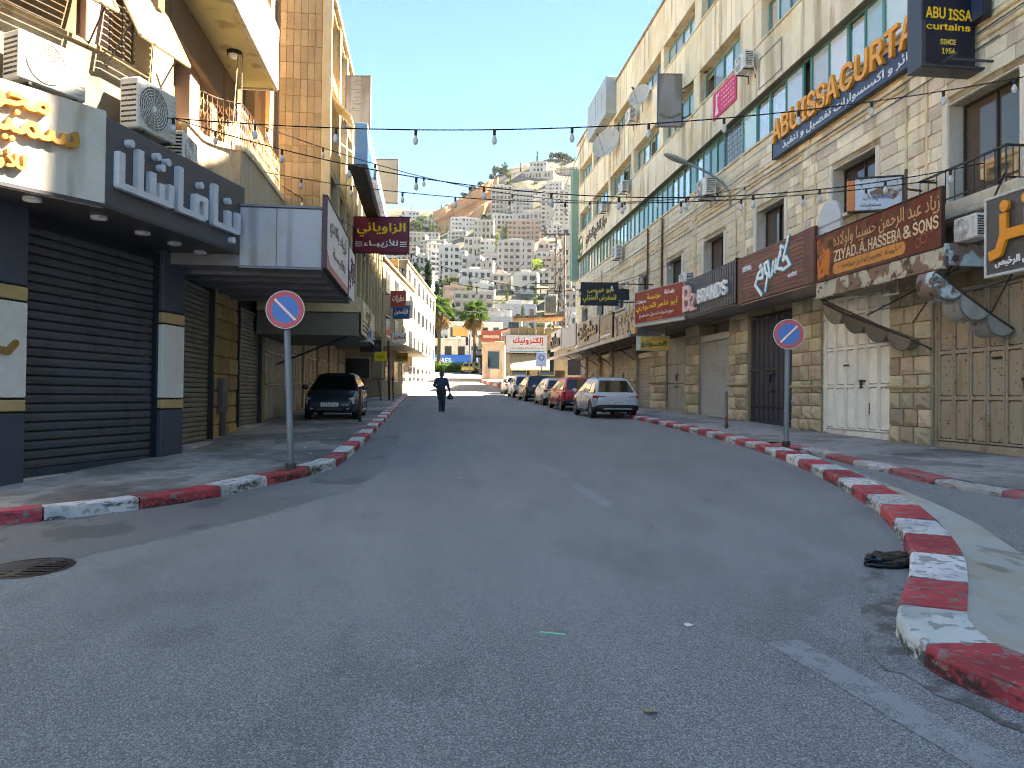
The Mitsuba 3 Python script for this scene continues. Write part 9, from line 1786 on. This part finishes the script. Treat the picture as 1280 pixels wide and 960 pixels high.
for i, (a, b, w) in enumerate((((.46, 14.0), (.95, 12.3), .16), ((.93, 11.6), (1.25, 9.6), .17), ((1.68, 4.75), (2.05, 3.1), .22))):
    strip(a, b, w, 'road_marking', 'worn_paint', .004)
k = thing('drinking_straw', 'pale green straw lying on the asphalt in the foreground', 'litter')
scene[k] = shape(cyl((.19, 4.95, float(G(.2, 4.95)) + .006), (.36, 4.90, float(G(.3, 4.9)) + .006), .006, 6), 'satin', '#8fc9a0')
bm_ = trimesh.creation.icosphere(subdivisions=3); v = np.array(bm_.vertices)
v = v * (1 + (meshkit.fbm(v * 2.6 + 4, 4, 5)[:, None] - .5) * 1.1) * [.20, .11, .075]; v[:, 2] = np.maximum(v[:, 2], -.05)
bm_ = mk(v + [3.22, 6.55, float(G(3.2, 6.5)) + .055], bm_.faces)
single('rubbish_bag', bm_, 'gloss', '#121214', 'crumpled black plastic bag lying against the right kerb', 'rubbish bag', smooth=35)
rl = random.Random(8)
for i in range(34):
    x, y = (rl.uniform(-3.2, 2.8), rl.uniform(3.6, 26)) if i < 12 else ((rl.uniform(4.6, 6.0), rl.uniform(5.0, 9)) if i < 19 else (rl.uniform(6.5, 8.6), rl.uniform(12, 22)) if i < 26 else (rl.uniform(-6.3, -3.8), rl.uniform(11, 20)))
    z = float(G(x, y)) + (.008 if i < 19 else KH + .006); s = rl.uniform(.018, .055); a = rl.uniform(0, 3)
    q = hull([(x + s * math.cos(a + t) * rl.uniform(.5, 1.2), y + s * math.sin(a + t) * rl.uniform(.4, 1), z + rl.uniform(-.003, .012)) for t in np.linspace(0, 6, 7)])
    single('litter_scrap', q, 'satin', rl.choice(('#c9c5bd', '#a9a49a', '#8c7a5c', '#d5d3ce', '#4a4038')), 'small scrap of paper or leaf lying on the ground', 'litter', 'scraps of litter on the road and pavements')
for i, (x, y, rr) in enumerate(((-5.6, 12.2, .9), (8.1, 16.0, 1.3))):
    pass

# smoother, darker resurfaced strip along the left kerb; grime in the gutter at the right kerb nose
def rough_edge(pts, amp, seed):
    p = resample(np.array(pts), .12)
    return p + (meshkit.fbm(np.c_[p * 3.1, p[:, :1] * 0], 3, seed)[:, None] - .5) * amp
strip_out = rough_edge([(-4.36, 6.56), (-3.55, 7.94), (-3.0, 9.1), (-2.62, 10.2), (-2.2, 12.6), (-2.55, 17), (-3.3, 23)], .10, 3)
setting('road_resurfacing', grid_fill(Polygon(np.vstack([pl[(pl[:, 1] > 7.0) & (pl[:, 1] < 23)], strip_out[::-1]])).buffer(0), lambda x, y: G(x, y) + .003, .5), 'asphalt_smooth')
gr = [pr[(pr[:, 1] > 3.3) & (pr[:, 1] < 7.2)], rough_edge([(3.2, 7.0), (2.72, 5.9), (2.27, 5.0), (2.12, 4.3), (2.45, 3.3)], .22, 6)]
setting('gutter_grime', grid_fill(Polygon(np.vstack([gr[0], gr[1]])).buffer(0), lambda x, y: G(x, y) + .005, .3), 'grime')
rc = random.Random(19)
for i, (x, y, dx, dy, n) in enumerate(((1.4, 7.9, .10, .3, 12), (-.6, 11.5, -.1, .6, 16), (2.6, 9.5, .05, .45, 12), (3.2, 13.0, -.05, .6, 18))):
    pts_ = [(x, y)]
    for _ in range(n): pts_.append((pts_[-1][0] + dx * .35 + rc.uniform(-.06, .06), pts_[-1][1] + dy * .35 + rc.uniform(-.06, .06)))
    cr = LineString(pts_).buffer(.0035)
    setting('road_crack', grid_fill(cr, lambda a, b: G(a, b) + .0045, .4), 'matte', '#3a3937')
